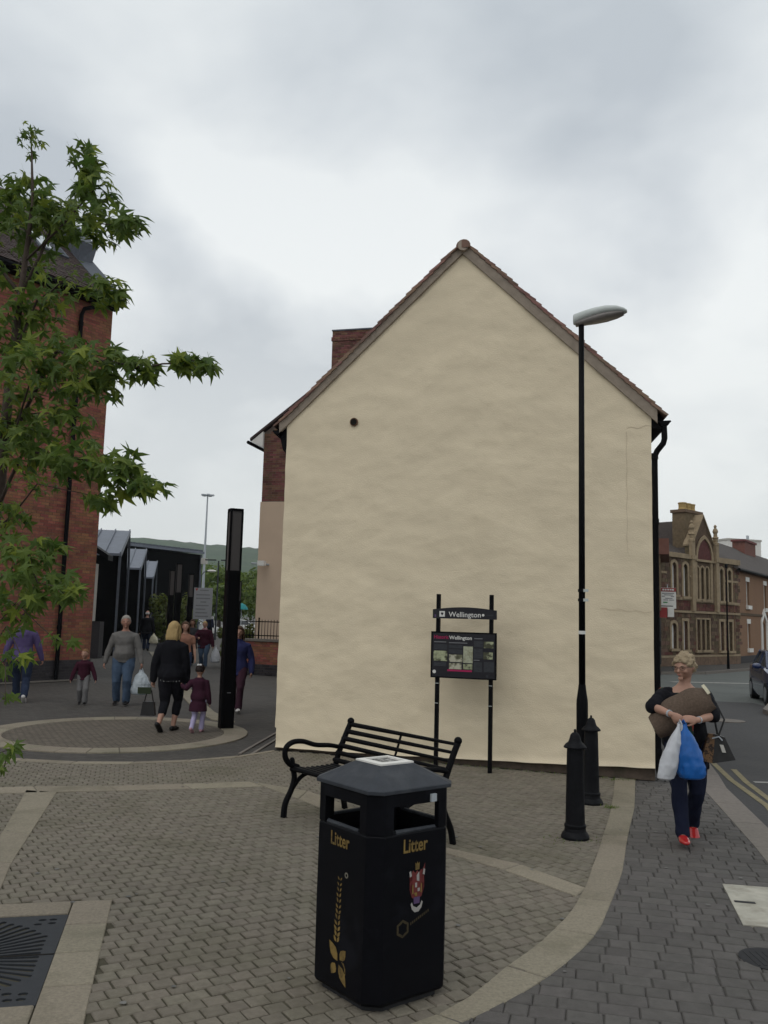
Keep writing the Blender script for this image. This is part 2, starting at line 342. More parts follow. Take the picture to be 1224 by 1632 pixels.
# ------------------------------------------------------------------ ground, road, paving
def sheet(name, poly, z, m, parent=None, kind='structure', t=0):
    b = MB()
    if t: b.prism(poly, z - t, z)
    else: b.add([(x, y, z) for x, y in poly], [tuple(range(len(poly)))])
    o = b.build(name, m, parent)
    if kind and not parent: o['kind'] = kind
    return o
sheet('ground', [(-3000, -3000), (3000, -3000), (3000, 3000), (-3000, 3000)], -.16, M['ground'])
# pavement slab up to the kerb; the street kerb line
KL = [(2.30, 3.0), (2.78, 5.2), (3.30, 7.53), (3.51, 8.59), (3.82, 10.14), (4.08, 11.03), (4.62, 13.2), (5.6, 17.2), (7.4, 24.5), (9.3, 31.0), (10.9, 36.0)]
sheet('pavement', [(x + .0, y) for x, y in KL] + [(10.0, 40), (4, 60), (-60, 90), (-60, -12), (0.2, -12), (1.2, -2)], -.014, M['walk'], t=.13)
sheet('road', [(-2.0, -12)] + [(0.3, -12), (1.25, -2)] + [(x + .05, y) for x, y in KL] + [(10.5, 44), (40, 70), (60, 60), (30, -12)], -.10, M['road'])
PATCH = [(1.4, -2), (2.42, 3.0), (3.45, 7.53), (4.2, 11.0), (4.78, 13.2), (5.3, 15.0), (7.1, 22.9), (9.5, 22.3), (9.2, 18), (8.4, 11), (7.6, 4), (7, -2)]
road = bpy.data.objects['road']
sheet('asphalt_patch', PATCH, -.096, M['road_new'], road)
# the kerb, stone by stone
kb = thing('street_kerb', '', ''); del kb['label']; del kb['category']; kb['kind'] = 'structure'
def resample(pl, step):
    P = [V((x, y, 0)) for x, y in pl]; out = [P[0]]; left = step
    for a, b in zip(P, P[1:]):
        L = (b - a).length; d = (b - a) / L; s = 0
        while s + left <= L: s += left; out.append(a + d * s); left = step
        left -= (L - s)
    return out
KP = resample(KL, .9)
for i in range(len(KP) - 1):
    a, b = KP[i], KP[i + 1]; d = (b - a).normalized(); n = V((d.y, -d.x, 0)); a2, b2 = a + d * .004, b - d * .004
    w0, w1 = -.13, .16
    m = MB(); m.hexa([a2 + n * w0 + V((0, 0, -.15)), a2 + n * w1 + V((0, 0, -.15)), b2 + n * w1 + V((0, 0, -.15)), b2 + n * w0 + V((0, 0, -.15)),
                      a2 + n * w0 + V((0, 0, .004)), a2 + n * (w1 - .02) + V((0, 0, .002)), b2 + n * (w1 - .02) + V((0, 0, .002)), b2 + n * w0 + V((0, 0, .004))])
    m.build('kerb_stone', M['kerb'], kb)
def stripe(name, pts, w, m, z=-.092, parent=None):
    b = MB(); P = [V((x, y, z)) for x, y in pts]
    vs = []
    for i, p in enumerate(P):
        d = (P[min(i + 1, len(P) - 1)] - P[max(i - 1, 0)]).normalized(); n = V((d.y, -d.x, 0)); vs += [p - n * w / 2, p + n * w / 2]
    b.add(vs, [(2 * i, 2 * i + 1, 2 * i + 3, 2 * i + 2) for i in range(len(P) - 1)])
    return b.build(name, m, parent)
off = lambda dx: [(x + dx, y) for x, y in KL[:-1]]
stripe('yellow_line', [(3.05, 4.2), (3.72, 7.53), (3.93, 8.59), (4.19, 9.54), (4.42, 11.08), (4.72, 12.5), (5.05, 13.6)], .075, M['yellow'], parent=road)
stripe('yellow_line', [(3.30, 4.2), (3.97, 7.53), (4.18, 8.8), (4.38, 9.95), (4.56, 10.97), (4.78, 11.9)], .075, M['yellow'], parent=road)
stripe('white_line', [(4.66, 10.98), (5.6, 10.95)], .09, M['white_line'], parent=road)
stripe('give_way_line', [(9.9, 29.75), (14.6, 29.95)], .42, M['white_line'], parent=road)
for i, (x, y) in enumerate([(8.0, 21.6), (8.4, 23.6), (9.0, 25.2)]):
    stripe('road_mark', [(x, y), (x + .3, y + .12)], .25, M['white_line'], parent=road)
b = MB(); b.lathe([(.0, 0), (.33, 0), (.33, .012), (0, .012)], (7.1, 17.9, -.094), 20); b.build('manhole_cover', M['kerb'], road)
b = MB(); b.box((7.0, 24.6, -.088), (.9, .7, .012), rz=.2); b.build('manhole_cover', M['road'], road)
# far footway and kerbs on the other side
sheet('far_pavement', [(8.7, 19.6), (8.1, 15), (6.9, 6), (9, 6), (12, 19.6), (14.5, 28), (13.2, 28), (11, 24)], 0.0, M['walk'], t=.15)
sheet('far_pavement', [(10.9, 34.2), (12.9, 35.0), (16.6, 39.2), (23.5, 48.6), (26, 54), (30, 60), (8, 44), (10, 38)], 0.0, M['walk'], t=.15)
b = MB()
for a, c in [((10.9, 34.2), (12.9, 35.0)), ((12.9, 35.0), (16.6, 39.2)), ((16.6, 39.2), (23.5, 48.6))]:
    a = V((*a, 0)); c = V((*c, 0)); d = (c - a); n = V((d.y, -d.x, 0)).normalized()
    b.ob(a + V((0, 0, -.16)) + n * .002, d, n * .13, V((0, 0, .165)))
for a, c in [((8.7, 19.6), (8.1, 15)), ((8.1, 15), (6.9, 6)), ((8.7, 19.6), (11, 24))]:
    a = V((*a, 0)); c = V((*c, 0)); d = (c - a); n = V((-d.y, d.x, 0)).normalized()
    if c.y < a.y: n = -n
    b.ob(a + V((0, 0, -.16)) + n * .002, d, n * .13, V((0, 0, .165)))
o = b.build('far_kerb', M['kerb']); o['kind'] = 'structure'

# --- sett paving
def inpoly(x, y, P):
    c = False; j = len(P) - 1
    for i in range(len(P)):
        if (P[i][1] > y) != (P[j][1] > y) and x < (P[j][0] - P[i][0]) * (y - P[i][1]) / (P[j][1] - P[i][1]) + P[i][0]: c = not c
        j = i
    return c
def crom(pts, k=6):
    P = [V((x, y, 0)) for x, y in pts]; P = [2 * P[0] - P[1]] + P + [2 * P[-1] - P[-2]]; out = []
    for i in range(1, len(P) - 2):
        for j in range(k):
            t = j / k; a, b, c, d = P[i - 1:i + 3]
            q = .5 * ((2 * b) + (c - a) * t + (2 * a - 5 * b + 4 * c - d) * t * t + (3 * b - a - 3 * c + d) * t ** 3); out.append((q.x, q.y))
    out.append((P[-2].x, P[-2].y)); return out
JIN = [(-.62, 3.62), (-.22, 3.87), (.31, 4.21), (.71, 4.79), (1.07, 5.36), (1.35, 5.95), (1.60, 6.64), (1.95, 7.68), (2.33, 8.85), (2.80, 10.46)]
JOUT = [(-.56, 3.44), (-.13, 3.73), (.41, 4.13), (.89, 4.65), (1.29, 5.27), (1.55, 5.89), (1.82, 6.60), (2.16, 7.66), (2.55, 8.81), (3.02, 10.38)]
KIN, KOUT = crom(JIN), crom(JOUT); KMID = [((a[0] + c[0]) / 2, (a[1] + c[1]) / 2) for a, c in zip(KIN, KOUT)]
Dup = [(-1.37, 9.65), (-.93, 9.52), (-.55, 9.0), (.0, 8.15), (.57, 7.12), (.97, 6.83), (1.30, 6.48), (1.45, 6.16)]
Dlow = [(-1.19, 9.40), (-1.05, 9.22), (-.75, 8.78), (-.2, 7.95), (.46, 7.06), (.81, 6.75), (1.11, 6.28), (1.34, 5.98)]
Hlow = [(-5.5, 8.25), (-3.15, 8.85), (-2.69, 8.97), (-2.03, 9.15), (-1.19, 9.40)]
Hup = [(-5.6, 8.42), (-3.58, 9.08), (-2.78, 9.22), (-2.09, 9.41), (-1.37, 9.65)]
Tl = [(-6.2, 11.3), (-4.59, 10.79), (-3.9, 10.62), (-3.29, 10.62), (-2.59, 10.78), (-1.87, 11.23), (-1.38, 11.90)]
PIT = [(-1.64, 5.68), (-1.27, 4.03), (-2.92, 3.58), (-3.28, 5.33)]
Dm = [((a[0] + c[0]) / 2, (a[1] + c[1]) / 2) for a, c in zip(Dup, Dlow)]; Hm = [(x, y + .08) for x, y in Hlow]
P1 = [p for p in KMID if p[1] < 6.0] + list(reversed(Dm)) + list(reversed(Hm))[1:] + [(-5.5, 3.0), (-1.2, 3.0)]
P2a = Hm[:-1] + Dm[:4] + [(-.3, 11.55)] + list(reversed(Tl))
P2b = [(-.3, 11.6)] + Dm[3:] + [p for p in KMID if p[1] > 6.2] 
P3 = list(KMID) + [(3.2, 10.38), (4.3, 14.5)] + [(4.66, 13.2), (4.08, 11.03), (3.80, 10.14), (3.49, 8.59), (3.28, 7.53), (2.76, 5.2), (2.28, 3.0), (-.6, 3.0)]
COVER = [(2.25, 5.51), (2.45, 6.34), (2.83, 6.27), (2.62, 5.44)]

def block_mesh(lx, ly, ch=.006, h=.03, jit=0, r=None):
    a, b = lx / 2, ly / 2; r = r or RNG
    q = [(-a, -b), (a, -b), (a, b), (-a, b)]; q = [(x + r.uniform(-jit, jit), y + r.uniform(-jit, jit)) for x, y in q]
    inn = [(x - math.copysign(ch, x), y - math.copysign(ch, y)) for x, y in q]
    vs = [(x, y, -h) for x, y in q] + [(x, y, -ch) for x, y in q] + [(x, y, 0) for x, y in inn]
    fs = [(i, (i + 1) % 4, (i + 1) % 4 + 4, i + 4) for i in range(4)] + [(i + 4, (i + 1) % 4 + 4, (i + 1) % 4 + 8, i + 8) for i in range(4)] + [(8, 9, 10, 11)]
    return vs, fs
def in_view(x, y, z=0, marg=.03):
    d = V((x, y, z - EYE)); w = d.dot(_F)
    if w < .3: return False
    return abs(d.dot(_R) / w * 1375 / 612) < 1 + marg and abs(d.dot(_U) / w * 1375 / 816) < 1 + marg
def lay(bed, m, regions, n_single=300, name='paving_block'):
    """regions: (poly, angle, row depth, lengths, gap, holes): blocks laid in courses; nearest ones in view as objects"""
    spots = []
    for poly, ang, rd, lens, gap, holes in regions:
        ca, sa = math.cos(ang), math.sin(ang)
        L = [(x * ca + y * sa, -x * sa + y * ca) for x, y in poly]
        x0, x1 = min(p[0] for p in L), max(p[0] for p in L); y0, y1 = min(p[1] for p in L), max(p[1] for p in L)
        r = 0; y = y0
        while y < y1:
            x = x0 - (r % 2) * lens[0] * .5 + RNG.uniform(-.004, .004)
            while x < x1:
                k = RNG.randrange(len(lens)); l = lens[k]; cx, cy = x + l / 2, y + rd / 2
                wx, wy = cx * ca - cy * sa, cx * sa + cy * ca
                if inpoly(wx, wy, poly) and not any(inpoly(wx, wy, h) for h in holes) and (in_view(wx, wy, 0, .5)):
                    spots.append((wx, wy, ang, l - gap, rd - gap))
                x += l
            y += rd; r += 1
    protos = {}
    cand = sorted([s for s in spots if in_view(s[0], s[1], 0, -.02) and not (abs(s[0] - .01) < .3 and abs(s[1] - 4.65) < .45)], key=lambda s: s[0] ** 2 + s[1] ** 2)
    single = set(cand[:n_single]); rest = MB()
    for s in spots:
        x, y, ang, lx, ly = s; ang += RNG.gauss(0, .012); z = RNG.gauss(0, .0014); tx, ty = RNG.gauss(0, .008), RNG.gauss(0, .008)
        x += RNG.gauss(0, .0012); y += RNG.gauss(0, .0012)
        if s in single:
            key = (round(lx, 3), round(ly, 3), RNG.randrange(3))
            if key not in protos:
                b = MB(); b.add(*block_mesh(lx, ly, jit=.0025)); protos[key] = b.mesh(name); protos[key].materials.append(m)
            o = bpy.data.objects.new(name, protos[key]); COL.objects.link(o); o.parent = bed; o.location = (x, y, z); o.rotation_euler = (tx, ty, ang)
        else:
            vs, fs = block_mesh(lx, ly, jit=.0025); c, sn = math.cos(ang), math.sin(ang)
            rest.add([(x + p[0] * c - p[1] * sn, y + p[0] * sn + p[1] * c, z + p[2] + p[0] * -ty + p[1] * tx) for p in vs], fs)
    if rest.v: rest.build('paving_blocks', m, bed, kind='stuff')
bed = sheet('plaza_paving', list(KOUT[:1]) + KIN[1:] + [(-1.38, 11.95)] + list(reversed(Tl))[1:] + [(-6.5, 3)], -.010, M['joint'])
lay(bed, M['sett'], [(P1, rad(32), .101, (.109,), .009, [PIT]), (P2a, rad(16), .098, (.102,), .007, []), (P2b, rad(-52), .099, (.107,), .009, [])])
bed2 = sheet('street_paving', P3, -.0095, M['dark_joint'])
lay(bed2, M['dark_sett'], [(P3, rad(-13.5), .125, (.155, .115, .19, .135, .17), .0045, [[(2.33, 5.6), (2.49, 6.26), (2.76, 6.2), (2.58, 5.53)]])])

# granite bands, slab by slab
edge = thing('granite_edging', '', ''); del edge['label']; del edge['category']; edge['kind'] = 'structure'
def slab(poly, z=.006, t=.05, ch=.008):
    c = V((sum(p[0] for p in poly) / len(poly), sum(p[1] for p in poly) / len(poly), 0)); b = MB(); n = len(poly)
    a = sum(poly[i][0] * poly[(i + 1) % n][1] - poly[(i + 1) % n][0] * poly[i][1] for i in range(n))
    if a < 0: poly = list(reversed(poly))
    P = [V((x, y, 0)) for x, y in poly]; vs = []
    for zz, k in ((z - t, 0), (z - ch * .7, 0), (z, ch)):
        for p in P:
            d = (c - p); q = p + d.normalized() * (k + .006); vs.append((q.x, q.y, zz))
    b.add(vs, [(i, (i + 1) % n, (i + 1) % n + n, i + n) for i in range(n)] + [(i + n, (i + 1) % n + n, (i + 1) % n + 2 * n, i + 2 * n) for i in range(n)] + [tuple(range(2 * n, 3 * n))])
    return b.build('granite_slab', M['granite'], edge)
for i in range(len(JIN) - 1):
    a = KIN[i * 6:i * 6 + 7]; c = KOUT[i * 6:i * 6 + 7]; slab(a[::2] + list(reversed(c[::2])))
def band(up, low, n):
    def cut(pl, n):
        P = [V((x, y, 0)) for x, y in pl]; L = [0]
        for a, b in zip(P, P[1:]): L.append(L[-1] + (b - a).length)
        out = []
        for k in range(n + 1):
            s = L[-1] * k / n; i = max(j for j in range(len(L)) if L[j] <= s + 1e-6); i = min(i, len(P) - 2)
            q = P[i].lerp(P[i + 1], (s - L[i]) / (L[i + 1] - L[i])); out.append((q.x, q.y))
        return out
    a, b = cut(up, n), cut(low, n)
    for k in range(n): slab([a[k], a[k + 1], b[k + 1], b[k]])
band(Hup, Hlow, 6); band(Dup[:5], Dlow[:5], 4); band(Dup[4:], Dlow[4:], 2)
LBl = [(-3.50, 8.90), (-3.06, 7.40), (-2.80, 6.4), (-2.62, 5.65)]; LBr = [(-3.17, 8.84), (-2.75, 7.1), (-2.50, 6.06), (-2.34, 5.6)]
band(LBl, LBr, 4)
T2 = [(x - .02, y - .16) for x, y in Tl]
band(Tl, T2, 8)
# tree pit frame and walkway ring
u1 = V((.28, -1.2, 0)).normalized(); v1 = V((-u1.y, u1.x, 0)) * -1       # v1 points left
A0 = V((-1.64, 5.68, 0)); wid = .235
def P_(a, b): q = A0 + u1 * a + v1 * b; return (q.x, q.y)
Ls = 1.70
for k in range(4): slab([P_(Ls * k / 4 + (.0 if k else 0), 0), P_(Ls * (k + 1) / 4, 0), P_(Ls * (k + 1) / 4, wid), P_(Ls * k / 4, wid)])
for k in range(3): slab([P_(0, wid + .5 * k), P_(0, wid + .5 * (k + 1)), P_(.23, wid + .5 * (k + 1)), P_(.23, wid + .5 * k)])
for k in range(3): slab([P_(Ls - .23, wid + .5 * k), P_(Ls - .23, wid + .5 * (k + 1)), P_(Ls, wid + .5 * (k + 1)), P_(Ls, wid + .5 * k)])
RC = V((-3.92, 13.25, 0)); RO, RI = 1.95, 1.58
b = MB(); b.rings([(-.008, RI, RI, RC.x, RC.y), (.0, RI, RI, RC.x, RC.y)], 48); o = b.build('ring_paving', M['sett_far']); o['kind'] = 'structure'
for k in range(30):
    a0, a1 = 2 * PI * k / 30, 2 * PI * (k + 1) / 30; am = (a0 + a1) / 2
    f = lambda a, r: (RC.x + r * math.cos(a), RC.y + r * math.sin(a))
    slab([f(a0, RO), f(am, RO), f(a1, RO), f(a1, RI), f(am, RI), f(a0, RI)])
for i in range(0):
    for j in range(2):       # paler setts round the column foot
        slab([(-2.55 + .16 * i, 13.55 + .3 * j), (-2.40 + .16 * i, 13.55 + .3 * j), (-2.40 + .16 * i, 13.84 + .3 * j), (-2.55 + .16 * i, 13.84 + .3 * j)], z=.012)
WBl = crom([(-2.85, 15.1), (-3.3, 16.1), (-4.05, 18.4), (-5.5, 23.0), (-8.0, 31.5), (-10.6, 40)], 3); WBr = crom([(-2.42, 14.9), (-2.9, 15.9), (-3.6, 18.0), (-5.0, 22.7), (-7.4, 31.2), (-9.9, 39.7)], 3)
band(WBl, WBr, 18)
for dx in (0, .16):
    b = MB(); b.hexa([(-1.82 + dx, 11.55, -.01), (-1.78 + dx, 11.55, -.01), (-1.48 + dx, 14.4, -.01), (-1.52 + dx, 14.4, -.01), (-1.82 + dx, 11.55, .004), (-1.78 + dx, 11.55, .004), (-1.48 + dx, 14.4, .004), (-1.52 + dx, 14.4, .004)])
    o = b.build('drain_channel', M['kerb']); o['kind'] = 'structure'
# pale cover slab and the round manhole on the street
sl = MB(); sl.prism([COVER[0], COVER[3], COVER[2], COVER[1]], -.03, .006); o = sl.build('cover_slab', M['cover']); o['label'] = 'large pale rectangular concrete cover slab set in the dark street paving'; o['category'] = 'access cover'
s2 = MB(); s2.box((2.44, 5.94, .0065), (.13, .035, .004), rz=-.2); s2.build('lifting_slot', M['iron_dark'], o)
mc = MB(); mc.lathe([(.0, -.02), (.165, -.02), (.165, .003), (.15, .004), (0, .004)], (2.18, 4.98, 0), 28); o = mc.build('manhole_cover', M['iron_dark']); o['label'] = 'dark round iron manhole cover at the right edge of the dark paving'; o['category'] = 'manhole cover'
mm = MB()
for k in range(-3, 4): mm.box((2.18 + k * .035, 4.98, .0045), (.014, .2, .003))
mm.build('grip_rib', M['iron_dark'], o)

# moss and weeds in the corner by the wall foot
gr = MB(); rr = random.Random(3)
def tuft(x, y, n, s, spread):
    for _ in range(n):
        px, py = x + rr.gauss(0, spread), y + rr.gauss(0, spread); a = rr.uniform(0, 2 * PI); h = s * rr.uniform(.4, 1); w = .004
        dx, dy = math.cos(a), math.sin(a); l = h * rr.uniform(.3, .9)
        gr.add([(px - dy * w, py + dx * w, -.005), (px + dy * w, py - dx * w, -.005), (px + dx * l, py + dy * l, h)], [(0, 1, 2)])
for i in range(40):
    s = .35 + .62 * i / 40; tuft(-1.39 + 4.62 * s - .02, 11.99 - 1.66 * s - .07, 5, .035, .02)
tuft(2.32, 8.78, 90, .04, .035); tuft(2.05, 8.95, 30, .03, .05); tuft(1.55, 7.5, 40, .02, .09); tuft(1.8, 7.47, 30, .02, .07)
for i in range(30): tuft(2.72 + .2 * rr.random(), 10.35 - .05 * rr.random(), 2, .03, .02)
gr.build('weeds', M['leaf_far'], kind='stuff')
# trodden gum spots
gs_ = MB(); rg = random.Random(44)
for _ in range(75):
    x, y = rg.uniform(-3, 3.2), rg.uniform(4.2, 10)
    if (x - .03) ** 2 + (y - 4.5) ** 2 < .2: continue
    r = rg.uniform(.008, .019); n = 9; gs_.add([(x + r * math.cos(2 * PI * i / n) * rg.uniform(.8, 1.2), y + r * math.sin(2 * PI * i / n) * rg.uniform(.8, 1.2), .0075) for i in range(n)], [tuple(range(n))])
M['gum'] = mat('trodden gum', (.16, .155, .145), .9, .3, 6, dirt=(.05, .05, .045, .8), dscale=2); gs_.build('gum_spots', M['gum'], kind='stuff')

# ------------------------------------------------------------------ brickwork
Z = V((0, 0, 1))
def brickwork(parent, O, u, x0, x1, z0, z1, m, n_single=0, key=None, proud=.006, bl=.225, bh=.075, gap=.010, shape=None, deep=.02):
    """real bricks in stretcher bond on the wall face O + u*x + z (outward normal u x z)"""
    O, u = V(O), V(u).normalized(); n = u.cross(Z); off = WL.get(parent.name, V((0, 0, 0))); L = []
    rows = int(round((z1 - z0) / bh))
    for r in range(rows):
        z = z0 + r * bh; x = x0 - (bl / 2 if r % 2 else 0)
        while x < x1 - .02:
            a, b = max(x, x0), min(x + bl, x1)
            if b - a > .04 and (shape is None or shape((a + b) / 2, z + bh / 2)): L.append((a, b - gap, z, z + bh - gap))
            x += bl
    def geo(a, b, c, d):
        j = RNG.uniform(-.0015, .0025); p = [O + u * a + Z * c, O + u * b + Z * c, O + u * b + Z * d, O + u * a + Z * d]
        vs = [q - n * deep for q in p] + [q + n * (proud + j) for q in p]
        return vs, [(4, 5, 6, 7), (0, 1, 5, 4), (1, 2, 6, 5), (2, 3, 7, 6), (3, 0, 4, 7)]
    if n_single: L.sort(key=key or (lambda t: (t[0] - x1) ** 2 + (t[2] - z0) ** 2))
    shared = {}
    for t in L[:n_single]:
        w = round(t[1] - t[0], 3)
        if w not in shared:
            mb = MB(); p = [V((0, 0, 0)), u * w, u * w + Z * (bh - gap), Z * (bh - gap)]
            mb.add([q - n * deep for q in p] + [q + n * proud for q in p], geo(0, 1, 0, 1)[1]); shared[w] = mb.mesh('brick'); shared[w].materials.append(m)
        o = bpy.data.objects.new('brick', shared[w]); COL.objects.link(o); o.parent = parent; o.location = O + u * t[0] + Z * t[2] + n * RNG.uniform(-.0015, .0025) - off
    rest = MB()
    for t in L[n_single:]: rest.add(*geo(*t))
    if rest.v: rest.build('brickwork', m, parent, kind='stuff')

# ------------------------------------------------------------------ the gable house
HA = V((-1.39, 11.99, 0)); HU = V((.941, -.338, 0)).normalized(); HL = 4.918; HN = HU.cross(Z); HB = V((.12, .993, 0)).normalized()
RS, RZ, ELZ, ERZ = 2.52, 6.74, 4.50, 4.36
house = thing('gable_house', 'cream rendered house with a blank windowless gable wall and clay tile roof', 'house', HA)
def hw(s, z, w=0): return HA + HU * s + Z * z + HB * w
def roofz(s): return ELZ + (RZ - ELZ) * s / RS if s < RS else RZ + (ERZ - RZ) * (s - RS) / (HL - RS)
b = MB()
prof = [(0, 0), (HL, 0), (HL, ERZ), (RS, RZ), (0, ELZ)]
vs = [hw(s, z, .02) for s, z in prof] + [hw(s, z, 6.2) for s, z in prof]; n_ = 5
b.add(vs, [tuple(range(5)), tuple(range(9, 4, -1))] + [(i + 5, (i + 1) % 5 + 5, (i + 1) % 5, i) for i in range(5)])
hwall = b.build('wall', M['plinth'], house)
b = MB(); NS, NZ = 190, 270; idx = {}
def bump_(s, z):
    d = .011 * noise.noise(V((s * .95, z * 2.3, 3.1))) + .008 * noise.noise(V((s * 2.9, z * 5.0, 7.7))) + .0030 * noise.noise(V((s * 7.5, z * 11, 1.2))) + .0012 * noise.noise(V((s * 17, z * 22, 4.2)))
    return d
for j in range(NZ + 1):
    for i in range(NS + 1):
        s = HL * i / NS; zb = .035 + .115 * (s / HL) ** 1.5 + .008 * noise.noise(V((s * 3, 0, 5))); zt = roofz(min(max(s, .001), HL - .001)) + .02
        z = zb + (zt - zb) * j / NZ; ss = s
        if i == 0: ss = .022 if z < .30 else 0.0
        ss += .006 * noise.noise(V((z * 2.2, s, 9))) if i in (0, NS) else 0
        lip = .022 * max(0, 1 - (z - zb) / .10) ** 2
        b.v.append(tuple(HA + HU * ss + Z * z + HN * (.028 + bump_(s, z) + lip)))
for j in range(NZ):
    for i in range(NS): a = j * (NS + 1) + i; b.f.append((a, a + 1, a + NS + 2, a + NS + 1)); b.m.append(0)
# returns (left, right, bottom)
k = len(b.v); W = NS + 1
for row, rng in (('l', [j * W for j in range(NZ + 1)]), ('r', [j * W + NS for j in range(NZ + 1)]), ('b', list(range(W)))):
    o0 = len(b.v); b.v += [tuple(V(b.v[q]) + HB * .10) for q in rng]
    for q in range(len(rng) - 1):
        f = (rng[q], rng[q + 1], o0 + q + 1, o0 + q); b.f.append(f if row == 'r' else tuple(reversed(f))); b.m.append(0)
rend = b.build('render_coat', M['render'], house, smooth=True)
smooth_by_angle(rend, 50)
# vent hole
b = MB(); c = hw(1.02, 4.46) + HN * .04
b.tube([c - HN * .12, c + HN * .012], .058, 18); b.build('vent_pipe', M['rubble_red'], house)
b = MB(); b.tube([c, c + HN * .016], .046, 18); b.build('vent_opening', M['pit'], house)
# hairline cracks at the upper right, a nail and a small stain
def ribbon(pts, w, name, m, d=.0425):
    bb = MB(); P = [(V(hw(s, z)) + HN * (.0295 + bump_(s, z) + .0025), s, z) for s, z in pts]
    vs = []
    for i, (p, s, z) in enumerate(P):
        q0 = P[max(i - 1, 0)][0]; q1 = P[min(i + 1, len(P) - 1)][0]; t = (q1 - q0).normalized(); sd = t.cross(HN); vs += [p - sd * w / 2, p + sd * w / 2]
    bb.add(vs, [(2 * i, 2 * i + 1, 2 * i + 3, 2 * i + 2) for i in range(len(P) - 1)]); bb.build(name, m, house)
M['crack'] = mat('crack', (.55, .46, .335), .95, .3, 20)
rr = random.Random(5)
ribbon([(4.63 + .29 * t / 10, 4.19 + .012 * math.sin(t) + .002 * t) for t in range(11)], .007, 'crack', M['crack'])
ribbon([(4.625 + .006 * math.sin(t * 1.7), 4.15 - 1.5 * t / 16) for t in range(17)], .004, 'crack', M['crack'])
ribbon([(4.30 + .6 * t / 10, 1.98 - .03 * t / 10 + .01 * math.sin(t * 2)) for t in range(11)], .004, 'crack', M['crack'])
# roof: underlay, mortared verge, tiles, ridge
VO = .112                                  # verge overhang past the gable
for side in (0, 1):
    e = (-.10, ELZ - .10 * (RZ - ELZ) / RS) if side == 0 else (HL + .075, ERZ - .075 * (RZ - ERZ) / (HL - RS))
    b = MB(); p0, p1 = (e, (RS, RZ)) if side == 0 else ((RS, RZ), e); th = .05
    vs = [hw(s, z, w) for w in (0, 6.4) for s, z in (p0, p1)] + [hw(s, z + th, w) for w in (0, 6.4) for s, z in (p0, p1)]
    b.hexa([vs[0], vs[1], vs[3], vs[2], vs[4], vs[5], vs[7], vs[6]]); roof = b.build('roof', M['roofdark'], house)
    # verge strip, two stepped fillets of mortar
    ss = [p0[0] + (p1[0] - p0[0]) * t / 24 for t in range(25)]
    b = MB(); f = lambda s: p0[1] + (p1[1] - p0[1]) * (s - p0[0]) / (p1[0] - p0[0])
    pts = []
    for s in ss:
        jz = .006 * noise.noise(V((s * 5, side, 2))); jo = .005 * noise.noise(V((s * 4, side, 8)))
        z = f(s)
        pts.append([hw(s, z - .055 + jz) + HN * (.03), hw(s, z - .05 + jz) + HN * (.066 + jo), hw(s, z + .108) + HN * (.090 + jo), hw(s, z + .115) + HN * .02])
    for i in range(24):
        a, c = pts[i], pts[i + 1]; o0 = len(b.v); b.v += [tuple(q) for q in a + c]
        b.f += [(o0 + q, o0 + q + 4, o0 + (q + 1) % 4 + 4, o0 + (q + 1) % 4)[::-1] for q in range(4)]; b.m += [0] * 4
    b.build('verge', M['verge'], house)
    # plain tiles
    d = V((p1[0] - p0[0], p1[1] - p0[1])); 
    lo, hi = (V(e), V((RS, RZ))); sv = (hi - lo); SL = sv.length; sv /= SL; nv = V((-sv.y, sv.x)) if side == 0 else V((sv.y, -sv.x))
    stuff = MB(); ncr = int(SL / .108); ver = []
    for kk in range(ncr):
        d0 = -.05 + kk * .108
        for j in range(38):
            w0 = -VO + j * .168 - (.084 if kk % 2 and j else 0)
            q0 = lo + sv * d0; jit = RNG.uniform(-.004, .004); lft = .058 + RNG.uniform(0, .018)
            lowp, upp = q0 + nv * (lft + .018), lo + sv * min(d0 + .25, SL) + nv * .055
            def C(p, w): return hw(p.x, p.y, w)
            tn = nv * .026
            P = [C(lowp, w0 + jit), C(lowp, w0 + .162), C(upp, w0 + .162), C(upp, w0 + jit), C(lowp + tn, w0 + jit), C(lowp + tn, w0 + .162), C(upp + tn, w0 + .162), C(upp + tn, w0 + jit)]
            mb = MB() if j == 0 else stuff; mb.hexa(P)
            if j == 0: mb.build('roof_tile', M['tile'], roof)
    stuff.build('roof_tiles', M['tile'], roof, kind='stuff')
for k in range(13):
    b = MB(); w0 = -.14 + k * .48; n8 = 9
    for w in (w0, w0 + .47):
        for q in range(n8):
            a = PI * (-.08 + 1.16 * q / (n8 - 1)); b.v.append(tuple(hw(RS - .10 * math.cos(a), RZ + .022 + .092 * math.sin(a), w)))
    b.f += [(q, q + 1, q + 1 + n8, q + n8)[::-1] for q in range(n8 - 1)] + [tuple(range(n8))]; b.m += [0] * n8
    b.build('ridge_tile', M['tile'], house)
b = MB(); b.tube([hw(RS, RZ + .035, -.135), hw(RS, RZ + .035, 0)], .075, 10); b.build('ridge_mortar', M['verge'], house)
